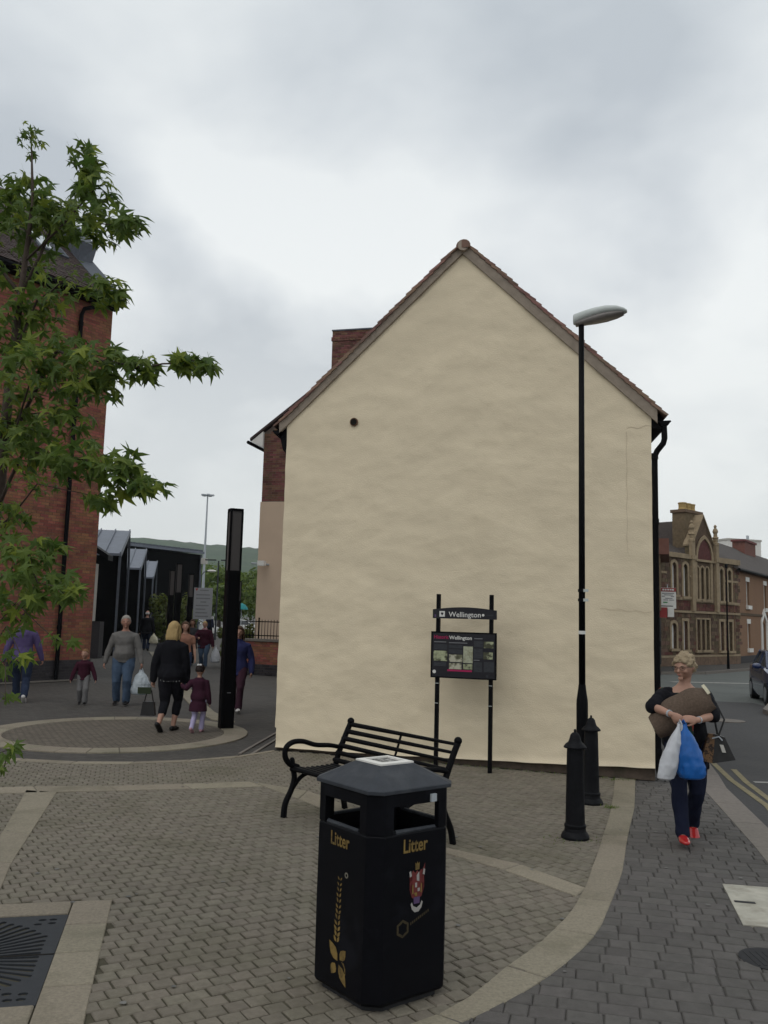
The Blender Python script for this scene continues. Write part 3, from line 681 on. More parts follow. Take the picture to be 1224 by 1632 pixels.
# eaves: black boxed ends, gutters, downpipe with swan neck and shoe
for side, (s0, s1, zz) in enumerate(((-.115, -.005, ELZ), (HL + .005, HL + .10, ERZ))):
    b = MB(); b.hexa([hw(s0, zz - .17, -.01), hw(s1, zz - .20, -.01), hw(s1, zz - .20, 6.2), hw(s0, zz - .17, 6.2), hw(s0, zz - .04, -.01), hw(s1, zz - .0, -.01), hw(s1, zz - .0, 6.2), hw(s0, zz - .04, 6.2)])
    b.build('fascia', M['black'], house)
    gs = -.15 if side == 0 else HL + .145; gz = zz - .10 if side == 0 else zz - .10
    b = MB(); n8 = 9
    for R_, fl in ((.068, 0), (.060, 1)):
        for w in (-.06, 6.2):
            for q in range(n8):
                a = PI + PI * q / (n8 - 1); b.v.append(tuple(hw(gs + R_ * math.cos(a), gz + R_ * math.sin(a), w)))
    for q in range(n8 - 1):
        b.f += [(q, q + 1, q + 1 + n8, q + n8), (2 * n8 + q, 3 * n8 + q, 3 * n8 + q + 1, 2 * n8 + q + 1), (q, 2 * n8 + q, 2 * n8 + q + 1, q + 1)]; b.m += [0] * 3
    b.f += [tuple(range(n8 - 1, -1, -1))]; b.m += [0]
    b.build('gutter', M['black'], house)
    b = MB()
    sg = -1 if side == 0 else 1
    for w in (-.03, 2, 4):
        b.tube([hw(s0 if side == 0 else s1, zz - .20, w), hw(gs, gz - .07, w), hw(gs + sg * .075, gz, w)], .012, 6)
    b.build('gutter_bracket', M['black'], house)
b = MB(); b.hexa([hw(-.07, 4.13, -.0), hw(-.004, 4.05, -.0), hw(-.004, 4.05, .06), hw(-.07, 4.13, .06), hw(-.14, ELZ - .12, 0), hw(-.004, ELZ - .12, 0), hw(-.004, ELZ - .12, .06), hw(-.14, ELZ - .12, .06)]); b.build('eaves_bracket', M['black'], house)
px_ = HL + .034
b = MB(); b.tube([hw(HL + .145, ERZ - .15, -.01), hw(HL + .15, ERZ - .31, -.01), hw(HL + .135, ERZ - .37, -.01), hw(px_ + .03, ERZ - .46, 0), hw(px_, ERZ - .53, 0), hw(px_, .16, 0), hw(px_ + .01, .09, 0), hw(px_ + .09, .03, -.01)], .036, 12); smooth_by_angle(b.build('downpipe', M['black'], house))
for z in (ERZ - .56, 3.0, 1.55, .3):
    b = MB(); b.tube([hw(px_, z, 0), hw(px_, z + .07, 0)], .044, 12); b.build('pipe_collar', M['black'], house)

# ------------------------------------------------------------------ the house behind, with chimney and beige lower wall
RA = V((-4.02, 28.0, 0)); RU = V((.97, -.245, 0)).normalized(); RN = RU.cross(Z); RB = -RN
rear = thing('brick_house', 'brick house behind the cream gable with smooth beige lower wall and a brick chimney', 'house', RA)
rw = lambda s, z, w=0: RA + RU * s + Z * z + RB * w
RH, RSL = 7.78, .76
b = MB(); prof = [(0, 0), (8, 0), (8, RH), (4, RH + 4 * RSL), (0, RH)]
vs = [rw(s, z, .02) for s, z in prof] + [rw(s, z, 9) for s, z in prof]
b.add(vs, [tuple(range(5)), tuple(range(9, 4, -1))] + [(i + 5, (i + 1) % 5 + 5, (i + 1) % 5, i) for i in range(5)])
rwall = b.build('wall', M['mortar_old'], rear)
brickwork(rwall, rw(0, 0, .02), RU, 0, 2.0, 5.5, 8.9, M['brick_old'], 300, key=lambda t: t[0] * 3 + abs(t[2] - 6.6), shape=lambda x, z: z < RH + x * RSL - .1)
b = MB(); b.ob(rw(-.03, 0, .07), RU * 8.03, -RB * .085, Z * 5.47); b.ob(rw(-.03, 0, .07), -RU * .0 + RU * .05, RB * 6, Z * 5.47); b.build('lower_render', M['pinkrender'], rear)
for sd in (0, 1):
    s0, z0 = (-.45, RH - .45 * RSL + .06) if sd == 0 else (8.45, RH - .45 * RSL + .06)
    b = MB(); th = .09
    P = [(s0, z0), (4, RH + 4 * RSL + .06)] if sd == 0 else [(4, RH + 4 * RSL + .06), (s0, z0)]
    v = [rw(s, z, w) for w in (-.12, 9) for s, z in P] + [rw(s, z + th, w) for w in (-.12, 9) for s, z in P]
    b.hexa([v[0], v[1], v[3], v[2], v[4], v[5], v[7], v[6]]); b.build('roof', M['slate'], rear)
b = MB(); v = [(-.42, RH - .40), (-.004, RH - .42), (-.004, RH + .0), ]
P = [rw(-.42, RH - .31, -.1), rw(-.004, RH - .50, -.1), rw(-.004, RH + .02, -.1)]; Q = [p + RB * 9 for p in P]
b.add(P + Q, [(0, 1, 2), (5, 4, 3), (0, 3, 4, 1), (1, 4, 5, 2), (2, 5, 3, 0)]); b.build('soffit_box', M['white'], rear)
b = MB(); b.tube([rw(-.5, RH - .34, -.14), rw(-.5, RH - .34, 9)], .06, 8); b.build('gutter', M['black'], rear)
# chimney: built of courses
CO = V((-2.02, 30.05, 0)); 
b = MB(); b.ob(CO + Z * 7.5 + RB * .012, RU * 1.95, RB * .8, Z * 4.50); ch = b.build('chimney', M['mortar_old'], rear)
brickwork(ch, CO + RB * .012, RU, 0, 1.95, 9.0, 11.63, M['brick_old'])
brickwork(ch, CO + RB * .01 - RU * .028 - RB * .03, RU, 0, 2.0, 11.63, 11.78, M['brick_old'], deep=.06)
brickwork(ch, CO + RB * .012, RU, 0, 1.95, 11.78, 12.0, M['brick_old'])
b = MB(); b.ob(CO + Z * 12.0 - RU * .02 - RB * .02, RU * 1.99, RB * .86, Z * .05); b.build('capping', M['lead'], ch)
sc_ = thing('security_camera', 'small white security camera on a bracket on the beige wall', 'camera', rw(.25, 3.42))
b = MB(); b.tube([rw(.35, 3.42, .0), rw(.28, 3.42, -.3), rw(-.12, 3.44, -.32)], .03, 8); b.build('arm', M['galv'], sc_)
b = MB(); b.ob(rw(.12, 3.36, -.42), RU * .22, RB * .2, Z * .16); b.build('housing', M['white'], sc_)

# low brick wall with railing in front of it
LA = V((-4.25, 26.75, 0)); LU = V((1.55, -.72, 0)).normalized(); LN = LU.cross(Z)
lw = thing('low_wall', 'low red brick wall with dark plinth topped by black railings', 'wall', LA)
lp = lambda s, z, w=0: LA + LU * s + Z * z - LN * w
b = MB(); b.ob(lp(0, 0, .02), LU * 2.6, -LN * .3, Z * 1.0); lwall = b.build('wall', M['mortar'], lw)
brickwork(lwall, lp(0, 0, .02), LU, 0, 2.6, .32, 1.0, M['brick'], 110)
brickwork(lwall, lp(0, 0, .0), LU, 0, 2.6, .0, .32, M['brick_blue'], 50, bh=.08)
b = MB(); b.ob(lp(-.03, 1.003, -.03), LU * 2.66, -LN * .4, Z * .07); b.build('coping', M['kerb'], lw)
rl = thing('railing', 'black metal railings with upright bars standing on the low brick wall', 'railing', lp(0, 1.075, .15))
for k in range(24):
    b = MB(); s = .06 + k * .108; t = .034 if k % 8 == 4 else .013
    b.box(lp(s, 1.075 + .29 + (.03 if t > .03 else 0), .15), (t, t, .58 + (.06 if t > .03 else 0)), rz=math.atan2(LU.y, LU.x)); b.build('post' if t > .03 else 'bar', M['black'], rl)
for z in (1.16, 1.58):
    b = MB(); b.ob(lp(0, z, .145), LU * 2.6, -LN * .012, Z * .03); b.build('rail', M['black'], rl)

# ------------------------------------------------------------------ red brick building on the left
BD = V((1.43, 2.03, 0)).normalized(); BA = V((-9.08, 21.02, 0)) - 1.8 * BD; BL = 4.30; BN = BD.cross(Z); BI = -BN; BE = 10.2
bw = lambda s, z, w=0: BA + BD * s + Z * z + BI * w
bl_ = thing('brick_building', 'tall red brick building behind the street tree with tiled roof, skylight and black downpipe', 'building', BA)
b = MB(); b.prism([tuple(bw(-6, 0, .02)[:2]), tuple(bw(BL, 0, .02)[:2]), tuple(bw(BL, 0, 9)[:2]), tuple(bw(-6, 0, 9)[:2])], 0, BE); bwall = b.build('wall', M['mortar'], bl_)
brickwork(bwall, bw(0, 0, .02), BD, -6, BL, .525, BE - .02, M['brick'], 300, key=lambda t: (t[0] - 4.0) ** 2 + ((t[2] - 1.9) * .8) ** 2)
b = MB(); b.ob(bw(-6, 0, .0), BD * (BL + 6.02), BI * .4, Z * .52); pl = b.build('plinth', M['dark_joint'], bl_)
brickwork(pl, bw(0, 0, 0), BD, -6, BL, 0, .52, M['brick_blue'], 110, bh=.074)
TA = math.tan(rad(42)); ca, sa = math.cos(rad(42)), math.sin(rad(42))
rp = lambda s, d, h=0: bw(s, BE + d * sa + h * ca, d * ca - h * sa - .25)
b = MB(); b.hexa([rp(-6.2, 0), rp(BL + .05, 0), rp(BL + .05, 6.2), rp(-6.2, 6.2), rp(-6.2, 0, .06), rp(BL + .05, 0, .06), rp(BL + .05, 6.2, .06), rp(-6.2, 6.2, .06)]); brf = b.build('roof', M['roofdark'], bl_)
b = MB(); b.add([bw(BL, BE, .02), bw(BL, BE + 6.0 * sa, 6.0 * ca), bw(BL, BE, 9)], [(0, 2, 1)]); b.add([bw(-6, BE, .02), bw(-6, BE + 6 * sa, 6.0 * ca), bw(-6, BE, 9)], [(0, 1, 2)]); b.add([bw(BL - .2, BE, .02), bw(BL - .2, BE + 6 * sa, 6.0 * ca), bw(BL - .2, BE, 9)], [(0, 1, 2)]); b.build('gable', M['brick'], bl_)
ti = MB()
for kk in range(36):
    d = -.04 + kk * .105
    for j in range(63):
        s = -6.2 + j * .168 + (.084 if kk % 2 else 0); lift = RNG.uniform(0, .012)
        if s > BL - .45: continue
        P = [rp(s, d, .085 + lift), rp(s + .162, d, .085 + lift), rp(s + .162, d + .24, .062), rp(s, d + .24, .062)]
        Q = [rp(s, d, .107 + lift), rp(s + .162, d, .107 + lift), rp(s + .162, d + .24, .08), rp(s, d + .24, .08)]
        ti.hexa(P + Q)
ti.build('roof_tiles', M['slate'], brf, kind='stuff')
b = MB(); b.hexa([rp(BL - .42, -.05, .06), rp(BL + .08, -.05, .06), rp(BL + .08, 5, .06), rp(BL - .42, 5, .06), rp(BL - .42, -.05, .12), rp(BL + .08, -.05, .2), rp(BL + .08, 5, .2), rp(BL - .42, 5, .12)]); b.build('lead_verge', M['lead'], bl_)
b = MB(); b.hexa([rp(BL - .4, 2.0, .1), rp(BL + .0, 2.0, .2), rp(BL + .0, 3.6, .2), rp(BL - .4, 3.6, .1), rp(BL - .45, 2.3, .6), rp(BL + .1, 2.3, .6), rp(BL + .1, 3.6, .6), rp(BL - .45, 3.6, .6)]); b.build('lead_dormer', M['lead'], bl_)
b = MB(); q = [(2.55, 1.75), (3.45, 1.75), (3.45, 2.85), (2.55, 2.85)]
b.hexa([rp(s, d, .06) for s, d in q] + [rp(s, d, .16) for s, d in q]); slf = b.build('skylight', M['lead'], bl_)
b = MB(); q = [(2.64, 1.86), (3.36, 1.86), (3.36, 2.74), (2.64, 2.74)]; b.hexa([rp(s, d, .15) for s, d in q] + [rp(s, d, .168) for s, d in q])
M['skyglass'] = mat('skylight glass', (.55, .58, .6), .04, .05, 3, spec=1., metal=.9); b.build('pane', M['skyglass'], slf)
b = MB(); b.tube([bw(-6.3, BE - .06, -.33), bw(BL + .06, BE - .06, -.33)], .075, 10); b.build('gutter', M['black'], bl_)
b = MB(); b.ob(bw(-6.2, BE - .17, -.2), BD * (BL + 6.25), BI * .2, Z * .2); b.build('fascia', M['black'], bl_)
b = MB(); b.tube([bw(3.75, BE - .1, -.33), bw(3.70, BE - .25, -.3), bw(3.32, BE - .42, -.09), bw(3.26, BE - .6, -.075), bw(3.26, .05, -.075)], .055, 10); smooth_by_angle(b.build('downpipe', M['black'], bl_))
for z in (9.3, 7.2, 5.2, 3.2, 1.3):
    b = MB(); b.tube([bw(3.26, z, -.075), bw(3.26, z + .1, -.075)], .068, 10); b.build('pipe_collar', M['black'], bl_)
wl = MB(); wl.ob(bw(-6, 0, -.14), BD * (BL + 6), BI * .14, Z * .03); o = wl.build('paving_edge', M['kerb']); o['kind'] = 'structure'

# ------------------------------------------------------------------ black clad market hall
hall = thing('market_hall', 'black clad market hall with three gabled bays and grey zinc roofs beside the walkway', 'building', (-12, 40, 0))
FD = V((-.2, .98, 0)).normalized(); FN = V((.98, .2, 0)); F0 = V((-11.58, 39, 0))
fp = lambda d, z, w=0: F0 + FD * d + Z * z - FN * w            # w into the building
for i, d in enumerate((0, 11.6, 23.6)):
    b = MB(); prof = [(-3.6, 0), (.5, 0), (.5, 4.1), (0, 5.28), (-3.6, 4.05)]
    vs = [fp(d + a, z) for a, z in prof] + [fp(d + a, z, 9) for a, z in prof]
    b.add(vs, [tuple(range(4, -1, -1)), tuple(range(5, 10))] + [(i_, (i_ + 1) % 5, (i_ + 1) % 5 + 5, i_ + 5) for i_ in range(5)]); bay = b.build('bay', M['hall'], hall)
    b = MB(); v = [fp(d - 3.75, 4.05), fp(d, 5.33), fp(d - 3.75, 4.05, 9), fp(d, 5.33, 9)]
    b.hexa([v[0] + FN * .12, v[1] + FN * .12, v[3], v[2]] + [p + Z * .10 for p in (v[0] + FN * .12, v[1] + FN * .12, v[3], v[2])]); bayroof = b.build('roof', M['zinc'], bay)
    b = MB()
    for k in range(11):
        a = fp(d - 3.75, 4.15, k * .62 - .1); c = fp(d, 5.43, k * .62 - .1); b.hexa([a, a - FN * .05, c - FN * .05, c, a + Z * .07, a - FN * .05 + Z * .07, c - FN * .05 + Z * .07, c + Z * .07])
    b.build('seam', M['zinc'], bay)
    b = MB()
    for (a, z0), (c, z1) in (((-3.66, 4.0), (0, 5.3)), ((0, 5.3), (.55, 4.05)), ((.55, 4.05), (.55, 0)), ((-3.66, 4.0), (-3.66, 0))):
        b.tube([fp(d + a, z0, -.06), fp(d + c, z1, -.06)], (.055, .05), 6)
    b.build('frame', M['lead'], bay)
    b = MB(); b.ob(fp(d + .5, 0, 2.2), FD * 8, FN * .3, Z * 3.7); b.build('wall', M['hall'], hall)
b = MB(); b.ob(V((-11.32, 33.4, 1.4)), V((.24, .02, 0)), V((0, .3, 0)), Z * 2.2); b.build('pale_pier', M['offwhite'], hall)
b = MB(); b.ob(V((-12.4, 33.3, 0)), V((1.62, .1, 0)), V((0, .5, 0)), Z * 1.38); b.build('plinth', M['brick_blue'], hall)
b = MB(); b.hexa([(-11.9, 33.0, 4.55), (-10.50, 33.0, 3.72), (-10.50, 33.6, 3.72), (-11.9, 33.6, 4.55), (-11.9, 33.0, 4.8), (-10.50, 33.0, 3.92), (-10.50, 33.6, 3.92), (-11.9, 33.6, 4.8)]); b.build('eaves', M['black'], hall)
W0, W1 = V((-21.5, 68, 0)), V((-16.3, 77, 0)); WD = (W1 - W0); WNn = V((WD.y, -WD.x, 0)).normalized()
b = MB(); b.hexa([W0, W1, W1 - WNn * 14, W0 - WNn * 14] + [p + Z * h for p, h in ((W0, 7.0), (W1, 7.0), (W1 - WNn * 14, 7.9), (W0 - WNn * 14, 7.9))]); b.build('main_hall_wall', M['hall'], hall)
b = MB(); e0, e1 = W0 + WNn * .3 - WD * .03, W1 + WNn * .3 + WD * .02
b.hexa([p + Z * h for p, h in ((e0, 7.05), (e1, 7.05), (e1 - WNn * 14, 8.05), (e0 - WNn * 14, 8.05), (e0, 7.25), (e1, 7.25), (e1 - WNn * 14, 8.25), (e0 - WNn * 14, 8.25))]); big = b.build('roof', M['zinc'], hall)
b = MB()
for k in range(19):
    a = e0.lerp(e1, (k + .5) / 19); d = WD.normalized() * .07; c = a - WNn * 14
    b.hexa([a + Z * 7.25, a + d + Z * 7.25, c + d + Z * 8.25, c + Z * 8.25, a + Z * 7.4, a + d + Z * 7.4, c + d + Z * 8.4, c + Z * 8.4])
b.build('seam', M['lead'], big)
b = MB(); b.tube([W1 + WNn * .1 + Z * 0.0, W1 + WNn * .1 + Z * 7], .09, 6); b.build('downpipe', M['lead'], hall)
b = MB(); b.box(W1 + WNn * .5 + Z * 6.4, (.5, .5, .5)); b.build('floodlight', M['offwhite'], hall)

# ------------------------------------------------------------------ sandstone gothic building
GO = V((12.62, 38.71, 0)); GU = V((4.97, 4.56, 0)).normalized(); GN = GU.cross(Z)
goth = thing('gothic_building', 'sandstone gothic building with a pointed gable, lancet windows and yellow chimney pots', 'building', GO)
gp = lambda s, z, o=0: GO + GU * s + Z * z + GN * o
def lancet(c, w, z0, zs, k=7, rise=1.25):
    r = w / 2; L = [(c - r, z0), (c + r, z0), (c + r, zs)]; R_ = r * max(rise, 1.001); rho = (r * r + R_ * R_) / (2 * r); hx = lambda y: math.sqrt(max(rho * rho - y * y, 0)) - (rho - r)
    for i in range(1, k): L.append((c + hx(R_ * i / k), zs + R_ * i / k))
    L.append((c, zs + R_))
    for i in range(k - 1, 0, -1): L.append((c - hx(R_ * i / k), zs + R_ * i / k))
    L.append((c - r, zs)); return L
rect = lambda a, b_, z0, z1: [(a, z0), (b_, z0), (b_, z1), (a, z1)]
GW = [lancet(.88, .42, 3.2, 4.42), lancet(1.9, .42, 3.15, 4.40)] + [lancet(c, .30, 3.08, 4.42) for c in (3.03, 3.5, 3.97)] + [lancet(5.42, .38, 3.05, 4.40), lancet(6.28, .38, 3.02, 4.38)]
GG = [lancet(.78, .46, .78, 1.68, rise=1.1), rect(1.62, 2.02, .72, 2.02)] + [rect(c - .17, c + .17, .70, 2.12) for c in (3.05, 3.5, 3.95)] + [rect(5.2, 5.58, .66, 2.05), rect(6.08, 6.46, .64, 2.05)]
outer = [(-.9, 0), (7.2, 0), (7.2, 5.0), (4.74, 5.0), (4.72, 5.62), (3.64, 7.02), (2.58, 5.62), (2.56, 5.0), (-.9, 5.0)]
b = MB(); b.plate(outer, GW + GG, GO, GU, Z, .35); gw = b.build('wall', M['rubble'], goth)
# irregular squared stones standing proud, missing the openings
st = MB(); st2 = MB(); rg = random.Random(11); z = .05
while z < 4.95:
    h = rg.uniform(.13, .2); s = -.9
    while s < 7.2:
        w = rg.uniform(.2, .42); c = (s + w / 2, z + h / 2)
        if not any(min(p[0] for p in L) - .17 < c[0] < max(p[0] for p in L) + .17 and min(p[1] for p in L) - .15 < c[1] < max(p[1] for p in L) + .18 for L in GW + GG) and not (2.3 < c[0] < 5.1 and c[1] > 2.9) and abs(c[1] - 2.45) > .12:
            (st2 if 2.5 < z < 2.95 or rg.random() < .16 else st).ob(gp(s + .008, z + .008), GU * (w - .016), GN * rg.uniform(.008, .02), Z * (h - .016))
        s += w
    z += h
st.build('stonework', M['rubble'], gw, kind='stuff'); st2.build('dark_stonework', M['rubble_red'], gw, kind='stuff')
for L in GW + GG:                    # windows: dressed surround, white frame, panes
    a, b_, z0, z1 = min(p[0] for p in L), max(p[0] for p in L), min(p[1] for p in L), max(p[1] for p in L); c = (a + b_) / 2
    grow = lambda k: [(c + (x - c) * (1 + 2 * k / (b_ - a)), z + (k if z > z0 + .01 else 0)) for x, z in L]
    m = MB(); m.plate(grow(.13 if (L in GW[2:5] or L in GG[2:5]) is False else .075), [grow(.0)], gp(0, 0, .045), GU, Z, .12); m.build('surround', M['stone'], goth)
    m = MB(); m.plate(grow(.002), [[(c + (x - c) * (1 - .13 / (b_ - a)), max(z - .06, z0 + .06) if z > z0 + .01 else z0 + .06) for x, z in L]], gp(0, 0, -.13), GU, Z, .05)
    m.ob(gp(a, (z0 + z1) / 2 + .05, -.165), GU * (b_ - a), GN * .04, Z * .05); fr = m.build('window_frame', M['white'], goth)
    m = MB(); m.add([gp(x, z, -.16) for x, z in L], [tuple(range(len(L)))]); m.build('pane', M['glassdark'], fr)
    # the pale reveal blind on the right side of each light
    m = MB(); m.ob(gp(b_ - .16, z0 + .05, -.155), GU * .13, GN * .03, Z * (z1 - z0) * .82); m.build('shutter', M['white'], fr)
    m = MB(); m.ob(gp(a - .16, z0 - .12, 0), GU * (b_ - a + .32), GN * .12, Z * .12); m.build('sill', M['stone'], goth)
m = MB(); arch_o = lancet(3.66, 1.5, 4.92, 4.96, rise=1.35); arch_i = lancet(3.7, 1.5, 4.93, 4.99, rise=1.08)
m.plate([(x, z) for x, z in arch_o], [], gp(0, 0, .05), GU, Z, .04, 0); m.build('tympanum', M['rubble_red'], goth)
m = MB(); m.plate(lancet(3.66, 1.72, 4.86, 4.92, rise=1.42), [lancet(3.66, 1.42, 4.95, 5.0, rise=1.36)], gp(0, 0, .11), GU, Z, .06); m.build('arch_moulding', M['stone'], goth)
m = MB(); m.ob(gp(2.75, 4.84, .02), GU * 1.9, GN * .12, Z * .09); m.ob(gp(2.62, 2.92, .0), GU * 1.8, GN * .09, Z * .1); m.build('arch_band', M['stone'], goth)
for s in (2.80, 4.32):       # dressed jambs beside the triple light
    m = MB(); m.ob(gp(s - .06, 3.0, 0), GU * .22, GN * .07, Z * 1.9); m.build('jamb', M['stone'], goth)
for (s0, s1, z, h, o) in ((-.9, 7.25, 2.40, .10, .09), (-.9, 2.35, 2.98, .13, .06), (5.0, 7.25, 2.88, .13, .06), (-.9, 2.36, 4.9, .22, .12), (4.94, 7.3, 4.9, .26, .12), (-.9, 7.2, .38, .09, .08), (-.9, .2, 4.12, .1, .04), (2.2, 2.5, 4.05, .1, .07), (5.8, 7.2, 4.0, .1, .04)):
    m = MB(); m.ob(gp(s0, z, 0), GU * (s1 - s0), GN * o, Z * h); m.build('string_course', M['stone'], goth)
m = MB(); m.ob(gp(-.9, 0, 0), GU * 8.1, GN * .07, Z * .38); m.build('plinth', M['rubble'], goth)
for s in (2.47, 4.82):
    m = MB(); m.ob(gp(s - .14, 2.5, 0), GU * .28, GN * .16, Z * 3.25); m.ob(gp(s - .17, 4.9, 0), GU * .34, GN * .2, Z * .18); pil = m.build('pilaster', M['stone'], goth)
    m = MB()
    m.lathe([(.16, 0), (.16, .1), (.10, .14), (.12, .3), (.17, .36), (.10, .42), (.09, .55), (.14, .66), (.10, .78), (.05, .84), (.08, .92), (.03, 1.0)], gp(s, 5.74, .06), 10); m.build('finial', M['stone'], pil)
m = MB()
for a, c in (((2.52, 5.56), (3.64, 7.06)), ((3.64, 7.06), (4.78, 5.56))):
    p0, p1 = gp(*a, .08), gp(*c, .08); m.hexa([p0 - GN * .5, p0, p1, p1 - GN * .5, p0 - GN * .5 + Z * .08, p0 + Z * .08, p1 + Z * .08, p1 - GN * .5 + Z * .08])
m.build('coping', M['stone'], goth)
m = MB(); m.hexa([gp(-.9, 5.05, -.2), gp(7.2, 5.05, -.2), gp(7.2, 6.5, -2.8), gp(-.9, 6.5, -2.8), gp(-.9, 5.15, -.2), gp(7.2, 5.15, -.2), gp(7.2, 6.6, -2.8), gp(-.9, 6.6, -2.8)]); grf = m.build('roof', M['roofdark'], goth)
m = MB(); m.hexa([gp(-.9, 5.0, -2.35), gp(4.6, 5.0, -2.35), gp(4.6, 5.0, -3.4), gp(-.9, 5.0, -3.4), gp(-.9, 6.72, -2.35), gp(4.6, 6.72, -2.35), gp(4.6, 7.35, -3.4), gp(-.9, 7.35, -3.4)]); m.build('roof', M['roofred'], goth)
m = MB(); m.hexa([gp(2.4, 5.0, -.36), gp(4.85, 5.0, -.36), gp(4.85, 5.0, -3), gp(2.4, 5.0, -3), gp(3.6, 6.9, -.36), gp(3.64, 6.9, -.36), gp(3.64, 6.9, -3), gp(3.6, 6.9, -3)]); m.build('roof', M['roofdark'], goth)
m = MB(); m.ob(gp(2.72, 5.0, -1.05), GU * 1.6, GN * .65, Z * 2.35); m.ob(gp(2.65, 7.2, -1.12), GU * 1.74, GN * .79, Z * .14); gch = m.build('chimney', M['rubble'], goth)
for s in (3.1, 3.55, 3.95):
    m = MB(); m.lathe([(.17, 0), (.21, .05), (.18, .12), (.19, .3), (.22, .36), (.17, .38)], gp(s, 7.34, -.72), 12); m.build('chimney_pot', M['pot'], gch)
m = MB(); m.prism([tuple(gp(-.9, 0, -.36)[:2]), tuple(gp(7.2, 0, -.36)[:2]), tuple(gp(7.2, 0, -8)[:2]), tuple(gp(-.9, 0, -8)[:2])], 0, 5.0); m.build('rear_block', M['rubble'], goth)

# ------------------------------------------------------------------ orange brick terrace to its right
OO = V((17.66, 43.33, 0)) ; OU = V((4.38, 6.2, 0)).normalized(); ON = OU.cross(Z)
terr = thing('terrace_house', 'orange brick terrace house with white sills, sash windows and a dark slate roof', 'house', OO)
op = lambda s, z, o=0: OO + OU * s + Z * z + ON * o
wins = [(2.5, 3.15, 2.95, 4.2), (6.75, 7.4, 2.9, 4.2), (2.6, 3.2, .72, 2.0), (10.5, 11.2, 2.9, 4.2), (10.5, 11.2, .7, 2.0)]
m = MB(); m.plate([(-.1, 0), (26, 0), (26, 4.72), (-.1, 4.72)], [rect(*w) for w in wins] + [rect(6.0, 7.0, .12, 2.05)], op(0, 0), OU, Z, .3); m.build('wall', M['orange'], terr)
for a, c, z0, z1 in wins:
    m = MB(); m.plate(rect(a, c, z0, z1), [rect(a + .07, c - .07, z0 + .07, (z0 + z1) / 2 - .03), rect(a + .07, c - .07, (z0 + z1) / 2 + .03, z1 - .07)], op(0, 0, -.1), OU, Z, .05)
    m.ob(op((a + c) / 2 - .02, z0 + .05, -.13), OU * .035, ON * .025, Z * (z1 - z0 - .1)); fr = m.build('window_frame', M['white'], terr)
    m = MB(); m.add([op(x, z, -.13) for x, z in rect(a, c, z0, z1)], [(0, 1, 2, 3)]); m.build('pane', M['glassdark'], fr)
    m = MB(); m.ob(op(a - .12, z0 - .2, 0), OU * (c - a + .24), ON * .12, Z * .2); m.build('sill', M['white'], terr)
    m = MB(); m.ob(op(a - .1, z1 + .002, 0), OU * (c - a + .2), ON * .02, Z * .24); m.build('lintel', M['white'], terr)
m = MB(); m.plate([(5.75, .0), (5.95, 0), (5.95, 2.1), (6.5, 2.5), (7.05, 2.1), (7.05, 0), (7.25, 0), (7.25, 2.2), (6.5, 2.85), (5.75, 2.2)], [], op(0, 0, .07), OU, Z, .07); m.build('door_surround', M['white'], terr)
m = MB(); m.ob(op(6.0, .1, -.15), OU * 1.0, ON * .04, Z * 2.0); m.build('door', M['offwhite'], terr)
m = MB(); m.ob(op(-.1, 2.42, 0), OU * 14.1, ON * .05, Z * .12); m.ob(op(-.1, 4.62, 0), OU * 14.1, ON * .12, Z * .1); m.build('string_course', M['rubble'], terr)
m = MB(); m.ob(op(-.1, 0, 0), OU * 5.8, ON * .05, Z * .35); m.build('plinth', M['brick_blue'], terr)
m = MB(); m.hexa([op(.0, 4.66, .22), op(26, 4.66, .22), op(26, 7.0, -3.6), op(-2, 7.0, -3.6), op(.0, 4.78, .22), op(26, 4.78, .22), op(26, 7.12, -3.6), op(-2, 7.12, -3.6)]); m.build('roof', M['roofdark'], terr)
m = MB(); m.tube([op(-.1, 4.68, .27), op(26, 4.68, .27)], .07, 8); m.build('gutter', M['black'], terr)
m = MB(); m.ob(op(15.6, 5.6, -3.7), OU * 3.2, ON * .8, Z * 1.95); m.ob(op(15.5, 7.55, -3.78), OU * 3.4, ON * .96, Z * .14); m.build('chimney', M['brick_old'], terr)
m = MB(); m.prism([tuple(op(-.1, 0, -.31)[:2]), tuple(op(26, 0, -.31)[:2]), tuple(op(26, 0, -7)[:2]), tuple(op(-.1, 0, -7)[:2])], 0, 4.6); m.build('rear_block', M['orange'], terr)
# white flat-roofed block behind, brick shop with brown fascia at the left end
wb = thing('white_building', 'white flat-roofed building showing above the dark terrace roof', 'building', (27, 70, 0))
m = MB(); m.box((28.9, 72, 4.4), (3.2, 4, 8.8), rz=.3); m.build('wall', M['white'], wb)
m = MB(); m.box((28.9, 72, 8.88), (3.3, 4.1, .16), rz=.3); m.build('roof_edge', M['offwhite'], wb)
m = MB(); m.tube([(29.95, 70.6, 8), (29.95, 70.6, 9.3)], .12, 8); m.build('flue', M['galv'], wb)
sh = thing('corner_shop', 'brick shop with brown panelled fascia at the near end of the gothic building', 'shop', (11.2, 35, 0))
S0, S1 = V((10.75, 33.6, 0)), V((12.25, 38.1, 0)); SD = (S1 - S0).normalized(); SN = SD.cross(Z); L_ = (S1 - S0).length
m = MB(); m.hexa([S0, S1, S1 + V((-4, 1.5, 0)), S0 + V((-4, 1.5, 0))] + [p + Z * 4.7 for p in (S0, S1, S1 + V((-4, 1.5, 0)), S0 + V((-4, 1.5, 0)))]); m.build('wall', M['rubble'], sh)
m = MB(); m.ob(S0 + Z * 4.55 - SN * 0, SD * L_, SN * .4, Z * .62); m.build('fascia', M['fascia'], sh)
m = MB(); m.ob(S0 + V((-.1, -.1, 4.7)), V((-4, 1.5, 0)), SD * (L_ + .1), Z * .12); m.build('roof', M['roofdark'], sh)
